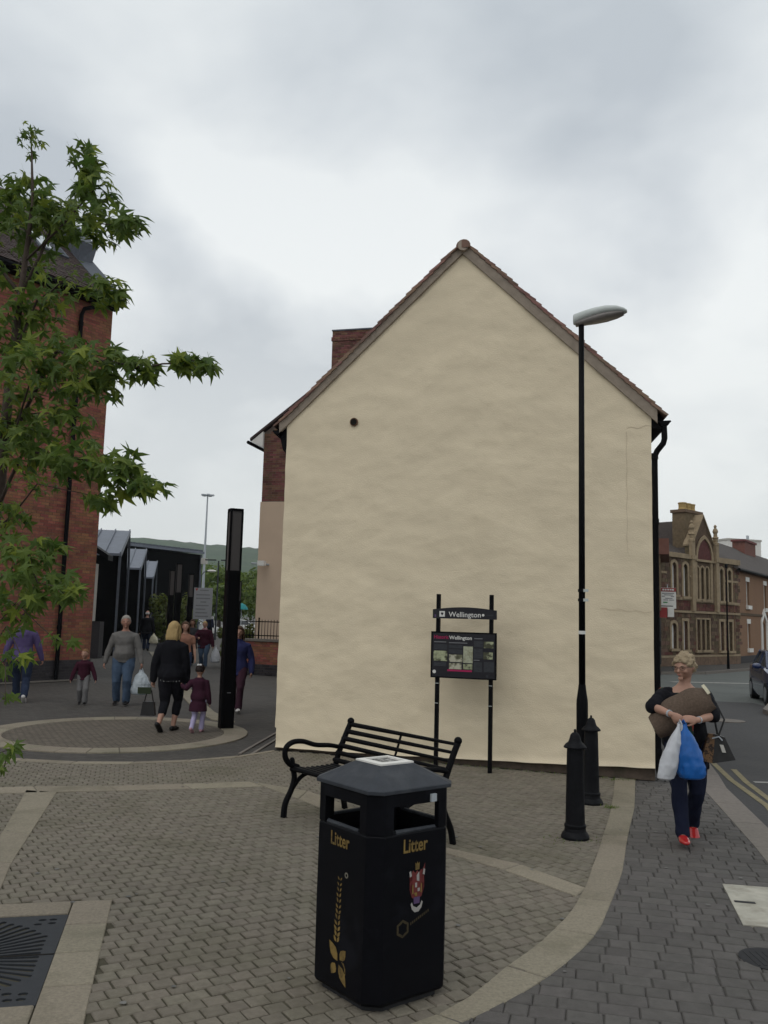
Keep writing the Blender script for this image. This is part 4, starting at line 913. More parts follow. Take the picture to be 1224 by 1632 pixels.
for k in range(9):
    m = MB(); m.ob(S0 + SD * (k * L_ / 9 + .05) + Z * 2.4, SD * .22, SN * .06, Z * 2.14); m.build('timber_board', M['stone'] if k % 2 else M['rubble'], sh)
m = MB(); m.ob(S0 + SD * .3 + Z * .3, SD * (L_ - .6), SN * .05, Z * 1.8); m.build('shopfront', M['glassdark'], sh)
ss_ = thing('shop_sign', 'small red and white projecting shop sign on the brick shop', 'sign', (11.5, 36, 2.35))
m = MB(); m.box((11.58, 35.95, 2.33), (.5, .08, .42)); m.build('red_panel', M['redsign'], ss_)
m = MB(); m.box((11.98, 35.95, 2.33), (.26, .08, .36)); m.build('white_panel', M['white'], ss_)
m = MB(); m.tube([(11.2, 36.0, 2.6), (12.1, 36.0, 2.6)], .02, 6); m.build('bracket', M['black'], ss_)
fs = thing('notice_board', 'white notice board with red header and lines of print, above the red and white sign', 'sign', (11.9, 36, 2.5))
m = MB(); m.box((11.9, 36.02, 2.93), (.66, .05, .86)); m.build('board', M['white'], fs)
m = MB(); m.box((11.9, 35.99, 3.275), (.66, .02, .15)); m.build('header', M['redsign'], fs)
for k, (w, x, mm_) in enumerate([(.5, 0, 'text_grey'), (.36, .02, 'text_grey'), (.12, -.2, 'text_grey'), (.14, .18, 'text_grey'), (.3, .03, 'text_grey'), (.2, -.1, 'text_grey'), (.2, .14, 'text_grey')]):
    z = (3.12, 3.06, 3.0, 3.0, 2.92, 2.85, 2.85)[k]; m = MB(); m.box((11.9 + x, 35.992, z), (w, .004, .028)); m.build('print_line', M[mm_], fs)
for x, w in ((-.2, .08), (-.1, .06), (.0, .07), (.09, .05), (.19, .1)):
    m = MB(); m.box((11.9 + x, 35.977, 3.275), (w, .004, .07)); m.build('print', M['text_white'], fs)
M['green_print'] = mat('green print', (.06, .25, .08), .6)
m = MB(); m.box((11.78, 35.992, 2.75), (.18, .004, .05)); m.build('print_line', M['green_print'], fs)
m = MB(); m.tube([(11.9, 36.07, 2.4), (11.9, 36.07, 3.5)], .025, 6); m.ob((11.85, 36.05, 2.95), (.1, 0, 0), (-.35, .75, 0), (0, 0, .05)); m.build('bracket', M['galv'], fs)
# car park edge and hill

# ------------------------------------------------------------------ flat lettering and print on surfaces
def text_verts(s, size, bold=0.0, cond=1.0):
    c = bpy.data.curves.new('lettering', 'FONT'); c.body = s; c.size = size; c.offset = bold; c.resolution_u = 3
    o = bpy.data.objects.new('lettering', c); COL.objects.link(o); dg = bpy.context.evaluated_depsgraph_get()
    me = bpy.data.meshes.new_from_object(o.evaluated_get(dg)); bpy.data.objects.remove(o); 
    vs = [(v.co.x * cond, v.co.y) for v in me.vertices]; fs = [tuple(p.vertices) for p in me.polygons]; bpy.data.meshes.remove(me); bpy.data.curves.remove(c)
    return vs, fs
def print_text(s, O, u, v, size, m, parent, off=.0015, bold=0.0, cond=1.0, name='lettering', width=None, local=False):
    vs, fs = text_verts(s, size, bold, cond); u, v = V(u).normalized(), V(v).normalized(); n = u.cross(v)
    if width:
        k = width / (max(p[0] for p in vs) - min(p[0] for p in vs)); vs = [(p[0] * k, p[1]) for p in vs]
    b = MB(); b.add([V(O) + u * p[0] + v * p[1] + n * off for p in vs], fs); return b.build(name, m, parent, local=local)

# ------------------------------------------------------------------ litter bin
BC = V((.036, 4.505, 0)); TH = rad(38.5)
E1 = V((math.cos(TH), math.sin(TH), 0)); E2 = V((-math.sin(TH), math.cos(TH), 0))
lb = thing('litter_bin', 'black litter bin with pyramid lid and gold Litter lettering in the foreground', 'litter bin', BC)
def octo(h, c): return [(h - c, -h), (h, -h + c), (h, h - c), (h - c, h), (-h + c, h), (-h, h - c), (-h, -h + c), (-h + c, -h)]
def bp_(x, y, z): return BC + E1 * x + E2 * y + Z * z
def oct_loft(b, levels, cap0=True, cap1=True):
    o0 = len(b.v); n = 8
    for h, c, z in levels: b.v += [tuple(bp_(x, y, z)) for x, y in octo(h, c)]
    k = len(levels)
    for i in range(k - 1):
        for j in range(n): b.f.append((o0 + i * n + j, o0 + i * n + (j + 1) % n, o0 + (i + 1) * n + (j + 1) % n, o0 + (i + 1) * n + j)); b.m.append(0)
    if cap0: b.f.append(tuple(o0 + j for j in range(n - 1, -1, -1))); b.m.append(0)
    if cap1: b.f.append(tuple(o0 + (k - 1) * n + j for j in range(n))); b.m.append(0)
HB_, CB = .258, .066
b = MB(); oct_loft(b, [(HB_ - .03, CB, .0), (HB_ - .03, CB, .03)]); b.build('base', M['iron_dark'], lb)
b = MB(); oct_loft(b, [(HB_ - .008, CB, .03), (HB_, CB + .004, .045), (HB_, CB, .40), (HB_ - .001, CB, .778), (HB_ - .006, CB, .788), (HB_ - .022, CB - .008, .788), (HB_ - .022, CB - .008, .55)], True, False)
oct_loft(b, [(HB_ - .022, CB - .008, .55), (HB_ - .022, CB - .008, .551)], False, True); b.build('body', M['black_plastic'], lb)
for sx, sy in ((1, 1), (1, -1), (-1, 1), (-1, -1)):       # four corner posts between the openings
    h = HB_ - .001; w = .115; t = .03; c = CB
    poly = [(h - w, -h), (h - c, -h), (h, -h + c), (h, -h + w), (h - t, -h + w), (h - t, -h + c + .012), (h - c - .012, -h + t), (h - w, -h + t)]
    if sx == 1 and sy == -1: P = poly
    elif sx == 1: P = [(-y, x) for x, y in poly]
    elif sy == 1: P = [(-x, -y) for x, y in poly]
    else: P = [(y, -x) for x, y in poly]
    b = MB(); n = len(P); b.v = [tuple(bp_(x, y, .788)) for x, y in P] + [tuple(bp_(x, y, .915)) for x, y in P]
    b.f = [tuple(range(n - 1, -1, -1)), tuple(range(n, 2 * n))] + [(i, (i + 1) % n, (i + 1) % n + n, i + n) for i in range(n)]; b.m = [0] * len(b.f); b.build('corner_post', M['black_plastic'], lb)
b = MB()
oct_loft(b, [(HB_ - .001, CB, .913), (HB_ - .001, CB, .972), (HB_ - .03, CB, .972), (HB_ - .03, CB, .913), (HB_ - .001, CB, .913)], False, False); b.build('upper_rim', M['black_plastic'], lb)
for k in range(4):                                          # rounded sill of each opening
    a = k * PI / 2; dx, dy = math.cos(a), math.sin(a); h = HB_ - .012
    p = lambda t: bp_(dx * h - dy * t, dy * h + dx * t, .793)
    b = MB(); b.tube([p(-.125), p(.125)], (.012, .009), 8); b.build('sill', M['lid_plastic'], lb)
b = MB(); oct_loft(b, [(HB_ + .006, CB - .012, .973), (HB_ + .009, CB - .012, .976), (HB_ + .009, CB - .012, .990), (HB_ + .005, CB - .012, .994), (.108, .008, 1.077), (.10, .006, 1.079)]); lid = b.build('lid', M['lid_plastic'], lb)
b = MB()
fr_ = .105; inn = .072
def sq(h, z): return [bp_(h, -h, z), bp_(h, h, z), bp_(-h, h, z), bp_(-h, -h, z)]
v = sq(fr_, 1.078) + sq(fr_, 1.086) + sq(inn, 1.089) + sq(inn, 1.081)
b.add(v, [(4 * i + j, 4 * i + (j + 1) % 4, 4 * i + 4 + (j + 1) % 4, 4 * i + 4 + j) for i in range(3) for j in range(4)] + [(12, 13, 14, 15), (3, 2, 1, 0)]); tp = b.build('stub_plate', M['white'], lid)
M['ash'] = mat('stub tray', (.30, .29, .27), .9, .6, 40, dirt=(.03, .03, .03, .9), dscale=28, dirtw=(.5, .55))
b = MB(); v = sq(inn - .004, 1.0825); b.add(v, [(0, 1, 2, 3)]); b.build('stub_tray', M['ash'], tp)
b = MB(); b.box(bp_(.10, -HB_ - .006, .935), (.034, .012, .036), rz=TH); b.build('lock_plate', M['galv'], lb)
# printing: u along each visible face. right face normal = -E2, left face normal = -E1
Rf = (lambda x, z: bp_(x, -HB_ - .0012, z)); Rc = (lambda x, z: Rf(x + .008, z + .085)); Rr = (lambda x, z: Rf(x, z + .10)); Lf = (lambda x, z: bp_(-HB_ - .0012, -x, z))
uR, uL = E1, -E2
print_text('Litter', Rf(-.085, .697), uR, Z, .088, M['gold'], lb, bold=.0018, cond=.78)
print_text('Litter', Lf(-.085, .697), uL, Z, .088, M['gold'], lb, bold=.0018, cond=.78)
def flat(polys, P, m, name, off=.0):
    b = MB()
    for L in polys: b.add([P(x, z) for x, z in L], [tuple(range(len(L)))])
    o = b.build(name, m, lb)
    if name == 'crest' and len(polys) > 1: o['kind'] = 'stuff'
    return o
def leaf_poly(cx, cz, ang, l, w):
    pts = []
    for t, k in ((0, 0), (.25, .8), (.5, 1), (.75, .62), (1, 0), (.75, -.62), (.5, -1), (.25, -.8)):
        x, y = l * t, w * k; pts.append((cx + x * math.cos(ang) - y * math.sin(ang), cz + x * math.sin(ang) + y * math.cos(ang)))
    return pts
flat([leaf_poly(.0, .172, rad(132), .105, .027), leaf_poly(.018, .182, rad(50), .07, .023), leaf_poly(.010, .160, rad(-55), .105, .024), leaf_poly(-.018, .158, rad(-118), .062, .024)], Lf, M['gold'], 'leaf_motif')
flat([[(.03, .178), (.052, .16), (.062, .135), (.058, .118), (.066, .13), (.064, .155), (.05, .176)]], Lf, M['gold'], 'leaf_motif')
ears = []
for k in range(12):
    z = .255 + k * .026; w = .013 - .0006 * k; x0 = -.012 + .0012 * k
    for sgn in (-1, 1): ears.append(leaf_poly(x0 + sgn * .004, z, rad(90 + sgn * -38 + RNG.uniform(-12, 12)), .034 - .0012 * k, w * .62))
flat(ears, Lf, M['gold'], 'wheat_motif')
ring = lambda cx, cz, r0, r1, n, wob=0: [[(cx + (r0 + wob * (i % 2)) * math.cos(2 * PI * i / n), cz + (r0 + wob * (i % 2)) * math.sin(2 * PI * i / n)), (cx + (r1 + wob * (i % 2)) * math.cos(2 * PI * i / n), cz + (r1 + wob * (i % 2)) * math.sin(2 * PI * i / n)), (cx + (r1 + wob * ((i + 1) % 2)) * math.cos(2 * PI * (i + 1) / n), cz + (r1 + wob * ((i + 1) % 2)) * math.sin(2 * PI * (i + 1) / n)), (cx + (r0 + wob * ((i + 1) % 2)) * math.cos(2 * PI * (i + 1) / n), cz + (r0 + wob * ((i + 1) % 2)) * math.sin(2 * PI * (i + 1) / n))] for i in range(n)]
M['print_grey'] = mat('worn print', (.19, .175, .14), .6, .3, 40)
flat(ring(.052, .575, .007, .014, 10), Lf, M['print_grey'], 'ring_emblem')
flat(ring(-.075, .255, .024, .036, 12, .006), Rr, M['gold_dim'], 'flower_ring')
flat([[(-.03 + .012 * k, .262 + .0045 * k), (-.022 + .012 * k, .264 + .0045 * k), (-.022 + .012 * k, .277 + .0045 * k), (-.03 + .012 * k, .275 + .0045 * k)] for k in range(10)], Rr, M['gold_dim'], 'worn_line')
# coat of arms: crest, helm mantling, shield, supporters, scroll
flat([[(-.044, .50), (-.026, .525), (-.012, .51), (0, .522), (.012, .51), (.026, .525), (.044, .50), (.046, .44), (.030, .40), (0, .385), (-.030, .40), (-.046, .44)]], Rc, M['crest_red'], 'crest')
flat([[(-.012, .466), (.0, .466), (0, .445), (-.012, .445)], [(.004, .44), (.018, .44), (.018, .425), (.004, .425)], [(-.05, .52), (-.04, .525), (-.034, .50), (-.046, .495)], [(.040, .525), (.05, .52), (.046, .495), (.034, .50)], [(-.004, .50), (.012, .515), (.014, .47), (-.002, .475)]], lambda x, z: Rc(x, z) - E2 * .001, M['crest_white'], 'crest')
flat([[(-.014, .56), (-.006, .552), (0, .563), (.006, .552), (.014, .56), (.012, .525), (-.012, .525)], [(-.03, .455), (-.024, .462), (-.022, .42), (-.03, .415)], [(.024, .462), (.03, .455), (.03, .415), (.022, .42)], [(-.018, .421), (.0, .421), (0, .405), (-.012, .405)]], lambda x, z: Rc(x, z) - E2 * .0015, M['gold'], 'crest')
flat([[(-.048, .515), (-.03, .505), (-.026, .48), (-.044, .47)], [(.03, .515), (.05, .55), (.048, .50), (.03, .48)], [(-.046, .455), (-.03, .47), (-.028, .43), (-.04, .42)], [(.028, .47), (.046, .455), (.04, .42), (.028, .43)]], Rc, M['crest_red'], 'crest')
flat([[(-.02, .40), (.02, .40), (.018, .37), (-.018, .37)]], lambda x, z: Rc(x, z) - E2 * .0004, M['crest_blue'], 'crest')
flat([[(-.038, .372), (-.03, .380), (-.022, .362), (0, .352), (.022, .362), (.03, .380), (.038, .372), (.030, .348), (.012, .332), (-.012, .332), (-.030, .348)]], lambda x, z: Rc(x, z) - E2 * .0008, M['crest_white'], 'crest')

# ------------------------------------------------------------------ park bench
BP = V((-.36, 8.40, 0)); BU = V((.617, -.787, 0)).normalized(); BF = V((BU.y, -BU.x, 0))   # along the bench; towards its front
if BF.x > 0: BF = -BF
bench = thing('park_bench', 'black slatted metal park bench with scrolled cast iron ends behind the litter bin', 'bench', BP)
bq = lambda s, f, z: BP + BU * s + BF * f + Z * z
BLn = 1.50
def curve2(pts, k=5): return [q for q in crom(pts, k)]
for s in (0, BLn):
    e = thing('end_frame', '', '', BP); del e['label']; del e['category']; e.parent = bench; e.location = (0, 0, 0); WL[e.name] = BP
    def path(name, pts, r, parent=e):
        P = curve2(pts); b = MB(); k = len(P)
        rr_ = [r if not hasattr(r, '__len__') else r[0] + (r[1] - r[0]) * i / (k - 1) for i in range(k)]
        b.tube([bq(s, f, z) for f, z in P], [(.026, q * 1.15) for q in rr_], 10, side=BU, round_=True); smooth_by_angle(b.build(name, M['black'], parent), 50)
    path('front_leg', [(.60, .0), (.585, .12), (.525, .24), (.50, .34), (.52, .43), (.53, .50)], (.026, .020))
    path('front_curve', [(.53, .23), (.44, .33), (.33, .375), (.20, .385)], (.016, .016))
    path('rear_leg', [(-.08, .0), (-.05, .12), (.02, .26), (.05, .38)], (.026, .022))
    path('back_post', [(.05, .38), (.02, .50), (-.05, .66), (-.115, .79)], (.024, .024))
    path('seat_rail', [(.05, .385), (.2, .375), (.38, .385), (.53, .415)], .018)
    path('armrest', [(-.005, .575), (.12, .60), (.28, .615), (.42, .655), (.53, .655), (.60, .61), (.605, .53), (.555, .465), (.47, .43)], (.018, .024))
    b = MB(); b.ell(bq(s, -.12, .81), (.034, .034, .034)); b.build('finial', M['black'], e, smooth=True)
SLm = None
def slat(f, z, ang, name='slat'):
    b = MB(); b.tube([bq(-.02, f, z), bq(BLn + .02, f, z)], (.023, .013), 10, side=BF * math.cos(ang) + Z * math.sin(ang)); smooth_by_angle(b.build(name, M['black'], bench))
for k in range(6): slat(.045 - .028 * k - .001 * k * k, .46 + .064 * k, rad(112))
for k in range(9): slat(.075 + .055 * k, .408 - .008 * math.sin(PI * k / 8) + (.012 if k > 6 else 0), rad(0 if k < 7 else 12))
b = MB(); P = curve2([(-.115, .775), (-.06, .62), (.02, .46), (.06, .395), (.3, .38), (.50, .395)]); b.tube([bq(BLn * .5, f, z) - BF * .012 - Z * .012 for f, z in P], [(.016, .006)] * len(P), 8, side=BU); b.build('middle_strap', M['black'], bench)

# ------------------------------------------------------------------ town information sign
SA = V((.70, 10.812, 0)); SU = V((.65, -.233, 0)).normalized(); SNn = SU.cross(Z)
sg = thing('information_sign', 'black two-post town information sign with a curved Wellington name board above a picture panel', 'sign', SA)
sp_ = lambda s, z, o=0: SA + SU * s + Z * z + SNn * o
for s in (.012, .682):
    b = MB(); b.ob(sp_(s - .023, 0, -.023), SU * .046, SNn * .046, Z * 2.115); b.build('post', M['black'], sg)
b = MB(); arc = [(-.05, 1.815), (.755, 1.815)] + [(.755 - .805 * t / 12, 1.925 + .032 * math.sin(PI * t / 12)) for t in range(13)]
b.plate(arc, [], sp_(0, 0, .042), SU, Z, .018); nb = b.build('name_board', M['panel'], sg)
print_text('Wellington', sp_(.155, 1.838, .042), SU, Z, .088, M['text_white'], nb, bold=.0008, width=.405)
def sflat(L, m, name, parent, o=.0435):
    b = MB(); b.add([sp_(x, z, o) for x, z in L], [tuple(range(len(L)))]); return b.build(name, m, parent)
R4 = lambda a, c, z0, z1: [(a, z0), (c, z0), (c, z1), (a, z1)]
sflat(R4(.036, .106, 1.836, 1.905), M['text_white'], 'emblem_square', nb)
sflat([(.071, 1.85), (.088, 1.875), (.082, 1.892), (.071, 1.884), (.06, 1.892), (.054, 1.875)], M['panel'], 'emblem', nb, .0445)
circ = lambda cx, cz, r, n=16: [(cx + r * math.cos(2 * PI * i / n), cz + r * math.sin(2 * PI * i / n)) for i in range(n)]
sflat(circ(.588, 1.865, .016), M['text_white'], 'dot', nb)
sflat(R4(-.026, -.006, 1.83, 1.862), M['crest_blue'], 'emblem_square', nb)
sflat(R4(.63, .715, 1.858, 1.872), M['panel_grey'], 'faint_line', nb)
b = MB(); b.plate([(-.06, 1.096), (.751, 1.096), (.751, 1.65), (-.06, 1.65)], [], sp_(0, 0, .043), SU, Z, .03); pn = b.build('picture_panel', M['panel'], sg)
b = MB(); b.plate([(-.064, 1.092), (.755, 1.092), (.755, 1.654), (-.064, 1.654)], [R4(-.048, .739, 1.108, 1.638)], sp_(0, 0, .048), SU, Z, .036); b.build('panel_frame', M['black'], sg)
def G(x, y): return (-.06 + (x - 90) / 1050 * .811, 1.65 - (y - 470) / 770 * .554)     # position on the board
def gr_(x0, y0, x1, y1, m, name): a, c = G(x0, y1), G(x1, y0); return sflat(R4(a[0], c[0], a[1], c[1]), M[m], name, pn, .0442)
def gt(s, x, y, w, size, m): a = G(x, y); return print_text(s, sp_(a[0], a[1], .043), SU, Z, size, M[m], pn, bold=.001, width=w)
gt('Historic', 130, 585, .185, .062, 'magenta'); gt('Wellington', 385, 590, .285, .062, 'text_white')
for a in ((135, 632, 335, 648), (380, 640, 680, 656), (790, 560, 925, 574), (785, 920, 880, 934)): gr_(*a, 'text_grey', 'heading')
for a in ((135, 680, 350, 770), (380, 680, 600, 740), (790, 600, 930, 710), (790, 730, 930, 900), (135, 980, 340, 1050), (790, 960, 920, 1120), (950, 950, 1110, 1120), (380, 760, 600, 830)): gr_(*a, 'panel_grey', 'text_block')
gr_(130, 790, 355, 962, 'photo_a', 'picture'); gr_(385, 845, 605, 970, 'photo_c', 'picture'); gr_(618, 702, 770, 980, 'photo_b', 'map'); gr_(385, 990, 590, 1090, 'photo_c', 'picture'); gr_(618, 998, 765, 1085, 'photo_a', 'picture')
gr_(945, 612, 1100, 720, 'photo_a', 'picture'); gr_(940, 790, 1090, 905, 'photo_a', 'picture'); gr_(360, 1098, 760, 1128, 'magenta', 'band')
c = G(145, 1145); sflat(circ(c[0], c[1], .022), M['text_white'], 'round_emblem', pn, .0442)
c = G(1000, 1185); sflat(circ(c[0], c[1], .016), M['panel_grey'], 'round_emblem', pn, .0442)
b = MB()
for s in (.012, .682):
    for z in (1.02, .78): b.ob(sp_(s - .024, z, .0235), SU * .048, SNn * .001, Z * .006)
b.build('post_band', M['lamp_grey'], sg)

# ------------------------------------------------------------------ bollards
def make_bollard():
    r = thing('bollard', 'nearer black cast iron bollard with flared cap, standing in front of the other', 'bollard', (0, 0, 0), 0, 'cast iron bollards on the corner')
    b = MB(); b.lathe([(.150, 0), (.152, .018), (.135, .045), (.118, .058), (.112, .085), (.118, .095), (.118, .11), (.108, .118)], (0, 0, 0), 28); smooth_by_angle(b.build('base', M['black_worn'], r, local=True), 35)
    b = MB(); b.lathe([(.107, .10), (.104, .13), (.089, .70), (.086, .745)], (0, 0, 0), 28); smooth_by_angle(b.build('shaft', M['black_worn'], r, local=True), 35)
    b = MB(); b.lathe([(.085, .735), (.122, .742), (.124, .752), (.10, .775), (.075, .79), (.062, .815), (.05, .85), (.03, .868), (.014, .872), (.013, .892), (.004, .90)], (0, 0, 0), 28); smooth_by_angle(b.build('cap', M['black_worn'], r, local=True), 35)
    return r
bo = make_bollard(); bo.location = (1.685, 7.56, 0); bo.scale = (.78, .78, 1.0); index_kids(bo)
copy_tree(bo, (2.165, 8.98, 0), .4, 'farther black cast iron bollard with flared cap, right against the foot of the street lamp', (.77, .77, .97))

# ------------------------------------------------------------------ street lamp
lp_ = thing('street_lamp', 'tall black street lamp with a grey horizontal lantern head in front of the cream gable', 'street lamp', (2.13, 9.22, 0))
LO = V((2.13, 9.22, 0))
b = MB(); b.lathe([(.060, 0), (.060, .95), (.058, 1.0), (.049, 1.06), (.041, 1.12), (.037, 1.16)], LO, 24); smooth_by_angle(b.build('base', M['black'], lp_), 30)
b = MB(); b.tube([LO + Z * 1.1, LO + Z * 5.10], [.035, .030], 20); b.build('shaft', M['black'], lp_, smooth=True)
for z in (2.03, 2.13):
    b = MB(); b.tube([LO + Z * z, LO + Z * (z + .03)], .042, 20); bd_ = b.build('band', M['black'], lp_)
    b = MB(); b.box(LO + V((.03, -.045, z + .015)), (.05, .03, .03)); b.build('buckle', M['lamp_grey'], bd_)
b = MB(); b.tube([LO + Z * 1.685, LO + Z * 1.72], .037, 20); b.build('sticker', M['text_white'], lp_)
def head(levels, name, m, parent):      # levels along local x: (x, half width, z0, z1)
    b = MB(); n = 12; d = V((.93, -.36, 0)).normalized(); w = V((-d.y, d.x, 0)); O = LO + Z * 5.07
    for x, hw_, zl, zh in levels:
        for j in range(n):
            a = 2 * PI * j / n; zz = (zl + zh) / 2 + (zh - zl) / 2 * math.sin(a); b.v.append(tuple(O + d * x + w * hw_ * math.copysign(abs(math.cos(a)) ** .7, math.cos(a)) + Z * zz))
    k = len(levels); b.f = [(i * n + j, i * n + (j + 1) % n, (i + 1) * n + (j + 1) % n, (i + 1) * n + j) for i in range(k - 1) for j in range(n)] + [tuple(range(n - 1, -1, -1)), tuple((k - 1) * n + j for j in range(n))]; b.m = [0] * len(b.f)
    return smooth_by_angle(b.build(name, m, parent, ), 60)
hd = head([(-.085, .045, .015, .13), (-.07, .055, .01, .135), (.03, .075, .045, .158), (.15, .10, .06, .178), (.27, .115, .075, .185), (.38, .105, .085, .175), (.46, .07, .092, .145), (.49, .03, .10, .125)], 'lantern', M['lamp_grey'], lp_)
head([(-.06, .045, -.01, .06), (.05, .06, .0, .09), (.15, .085, .008, .11), (.27, .10, .025, .12), (.38, .09, .05, .12), (.455, .055, .075, .12)], 'lamp_bowl', M['lamp_bowl'], hd)

# ------------------------------------------------------------------ square lighting columns along the walkway
def make_column():
    r = thing('lighting_column', 'large square black lighting column standing on the pale ring of paving', 'lighting column', (0, 0, 0), 0, 'square lighting columns along the walkway')
    h = .107
    def o8(hh, c, z0, z1, b): b.prism(octo(hh, c), z0, z1)
    b = MB(); o8(h, .02, 0, 2.50, b); b.build('shaft', M['black'], r, local=True)
    b = MB(); o8(h - .012, .02, 2.50, 3.47, b); ln = b.build('lantern', M['lantern'], r, local=True)
    b = MB()
    for sx, sy in ((1, 1), (1, -1), (-1, 1), (-1, -1)): b.box((sx * (h - .014), sy * (h - .014), 2.985), (.03, .03, .97))
    b.build('corner_bar', M['black'], ln, local=True)
    b = MB(); o8(h + .004, .022, 3.47, 3.51, b); b.build('cap', M['black'], r, local=True)
    b = MB(); b.box((0.0, -h - .002, .56), (.06, .004, .014)); b.build('plate', M['text_grey'], r, local=True)
    return r
lc = make_column(); lc.location = (-2.43, 14.05, 0); lc.rotation_euler = (0, 0, rad(24)); index_kids(lc)
for (x, y, ry, lab) in ((-8.55, 35.2, .4, 'leftmost thin black lighting column in front of the tall shrubs'), (-7.1, 30.2, .4, 'tallest of the distant black lighting columns, between the two tall shrubs'), (-8.43, 38.2, .4, 'distant black lighting column at the corner of the black hall, left of the grey sign'), (-7.42, 45.0, .4, 'distant black lighting column partly hidden behind the near column')):
    copy_tree(lc, (x, y, 0), ry, lab)

# ------------------------------------------------------------------ directory sign, masts, far parked cars
ds = thing('directory_sign', 'grey directory sign with a red emblem and lines of print beside the walkway', 'sign', (-9.2, 45, 0))
DU = V((1, .1, 0)).normalized(); DN = DU.cross(Z); dO = V((-9.75, 45, 0)); dq = lambda s, z, o=0: dO + DU * s + Z * z + DN * o
b = MB(); b.ob(dq(0, 1.5, -.08), DU * .95, DN * .08, Z * 1.62); b.build('panel', M['dirsign'], ds)
for s in (.03, .88):
    b = MB(); b.ob(dq(s, 0, -.07), DU * .05, DN * .06, Z * 1.5); b.build('post', M['black'], ds)
b = MB(); b.add([dq(x, z, .003) for x, z in ((.13, 2.95), (.2, 3.05), (.17, 3.1), (.13, 3.07), (.09, 3.1), (.06, 3.05))], [tuple(range(6))]); b.build('emblem', M['redsign'], ds)
for k, (s, w) in enumerate(((.3, .45), (.12, .7), (.12, .72), (.35, .3), (.12, .66), (.12, .5), (.12, .6), (.12, .66))):
    b = MB(); b.ob(dq(s, 2.96 - .185 * k - (.05 if k else 0), 0), DU * w, DN * .003, Z * .06); b.build('print_line', M['text_grey'], ds)
mast = thing('floodlight_mast', 'very tall thin pale floodlight mast rising in front of the wooded hill', 'lamp mast', (-18.6, 90, 0))
b = MB(); b.tube([(-18.6, 90, 0), (-18.6, 90, 14.1)], [.19, .07], 10); b.build('pole', M['galv'], mast)
for k in range(5):
    a = 2 * PI * k / 5; b = MB(); b.box((-18.6 + .45 * math.cos(a), 90 + .45 * math.sin(a), 14.15), (.45, .3, .16), rz=a); b.build('floodlight', M['galv'], mast)
b = MB(); b.box((-18.95, 89.8, 7.3), (.35, .3, .5)); b.tube([(-18.6, 90, 7.2), (-18.95, 89.8, 7.2)], .05, 6); b.build('camera_box', M['white'], mast)
tl = thing('car_park_light', 'thin dark double headed car park light behind the near lighting column', 'street lamp', (-11.4, 60, 0))
b = MB(); b.tube([(-11.4, 60, 0), (-11.4, 60, 5.45)], [.07, .05], 8); b.build('pole', M['iron'], tl)
for sx in (-1, 1):
    b = MB(); b.box((-11.4 + sx * .55, 60, 5.5), (.75, .25, .08)); b.build('lantern', M['iron'], tl)
ts = thing('street_light', 'small pale street lamp head among the trees beyond the walkway', 'street lamp', (-17.2, 82, 0))
b = MB(); b.tube([(-17.2, 82, 0), (-17.2, 82, 5.3), (-16.9, 82, 5.7), (-16.5, 82, 5.8)], [.08, .05, .04, .04], 8); b.build('pole', M['iron'], ts)
b = MB(); b.ell((-16.2, 82, 5.82), (.45, .16, .12)); b.build('lantern', M['white'], ts)
par = thing('parasol', 'teal round topped object by the car park beyond the railings', 'parasol', (-11.6, 72, 0))
M['teal'] = mat('teal', (.02, .21, .22), .7)
b = MB(); b.tube([(-11.6, 72, 0), (-11.6, 72, 2.6)], .03, 6); b.build('pole', M['galv'], par)
b = MB(); b.lathe([(.55, 2.2), (.5, 2.35), (.3, 2.6), (.05, 2.72)], (-11.6, 72, 0), 12); b.build('canopy', M['teal'], par)

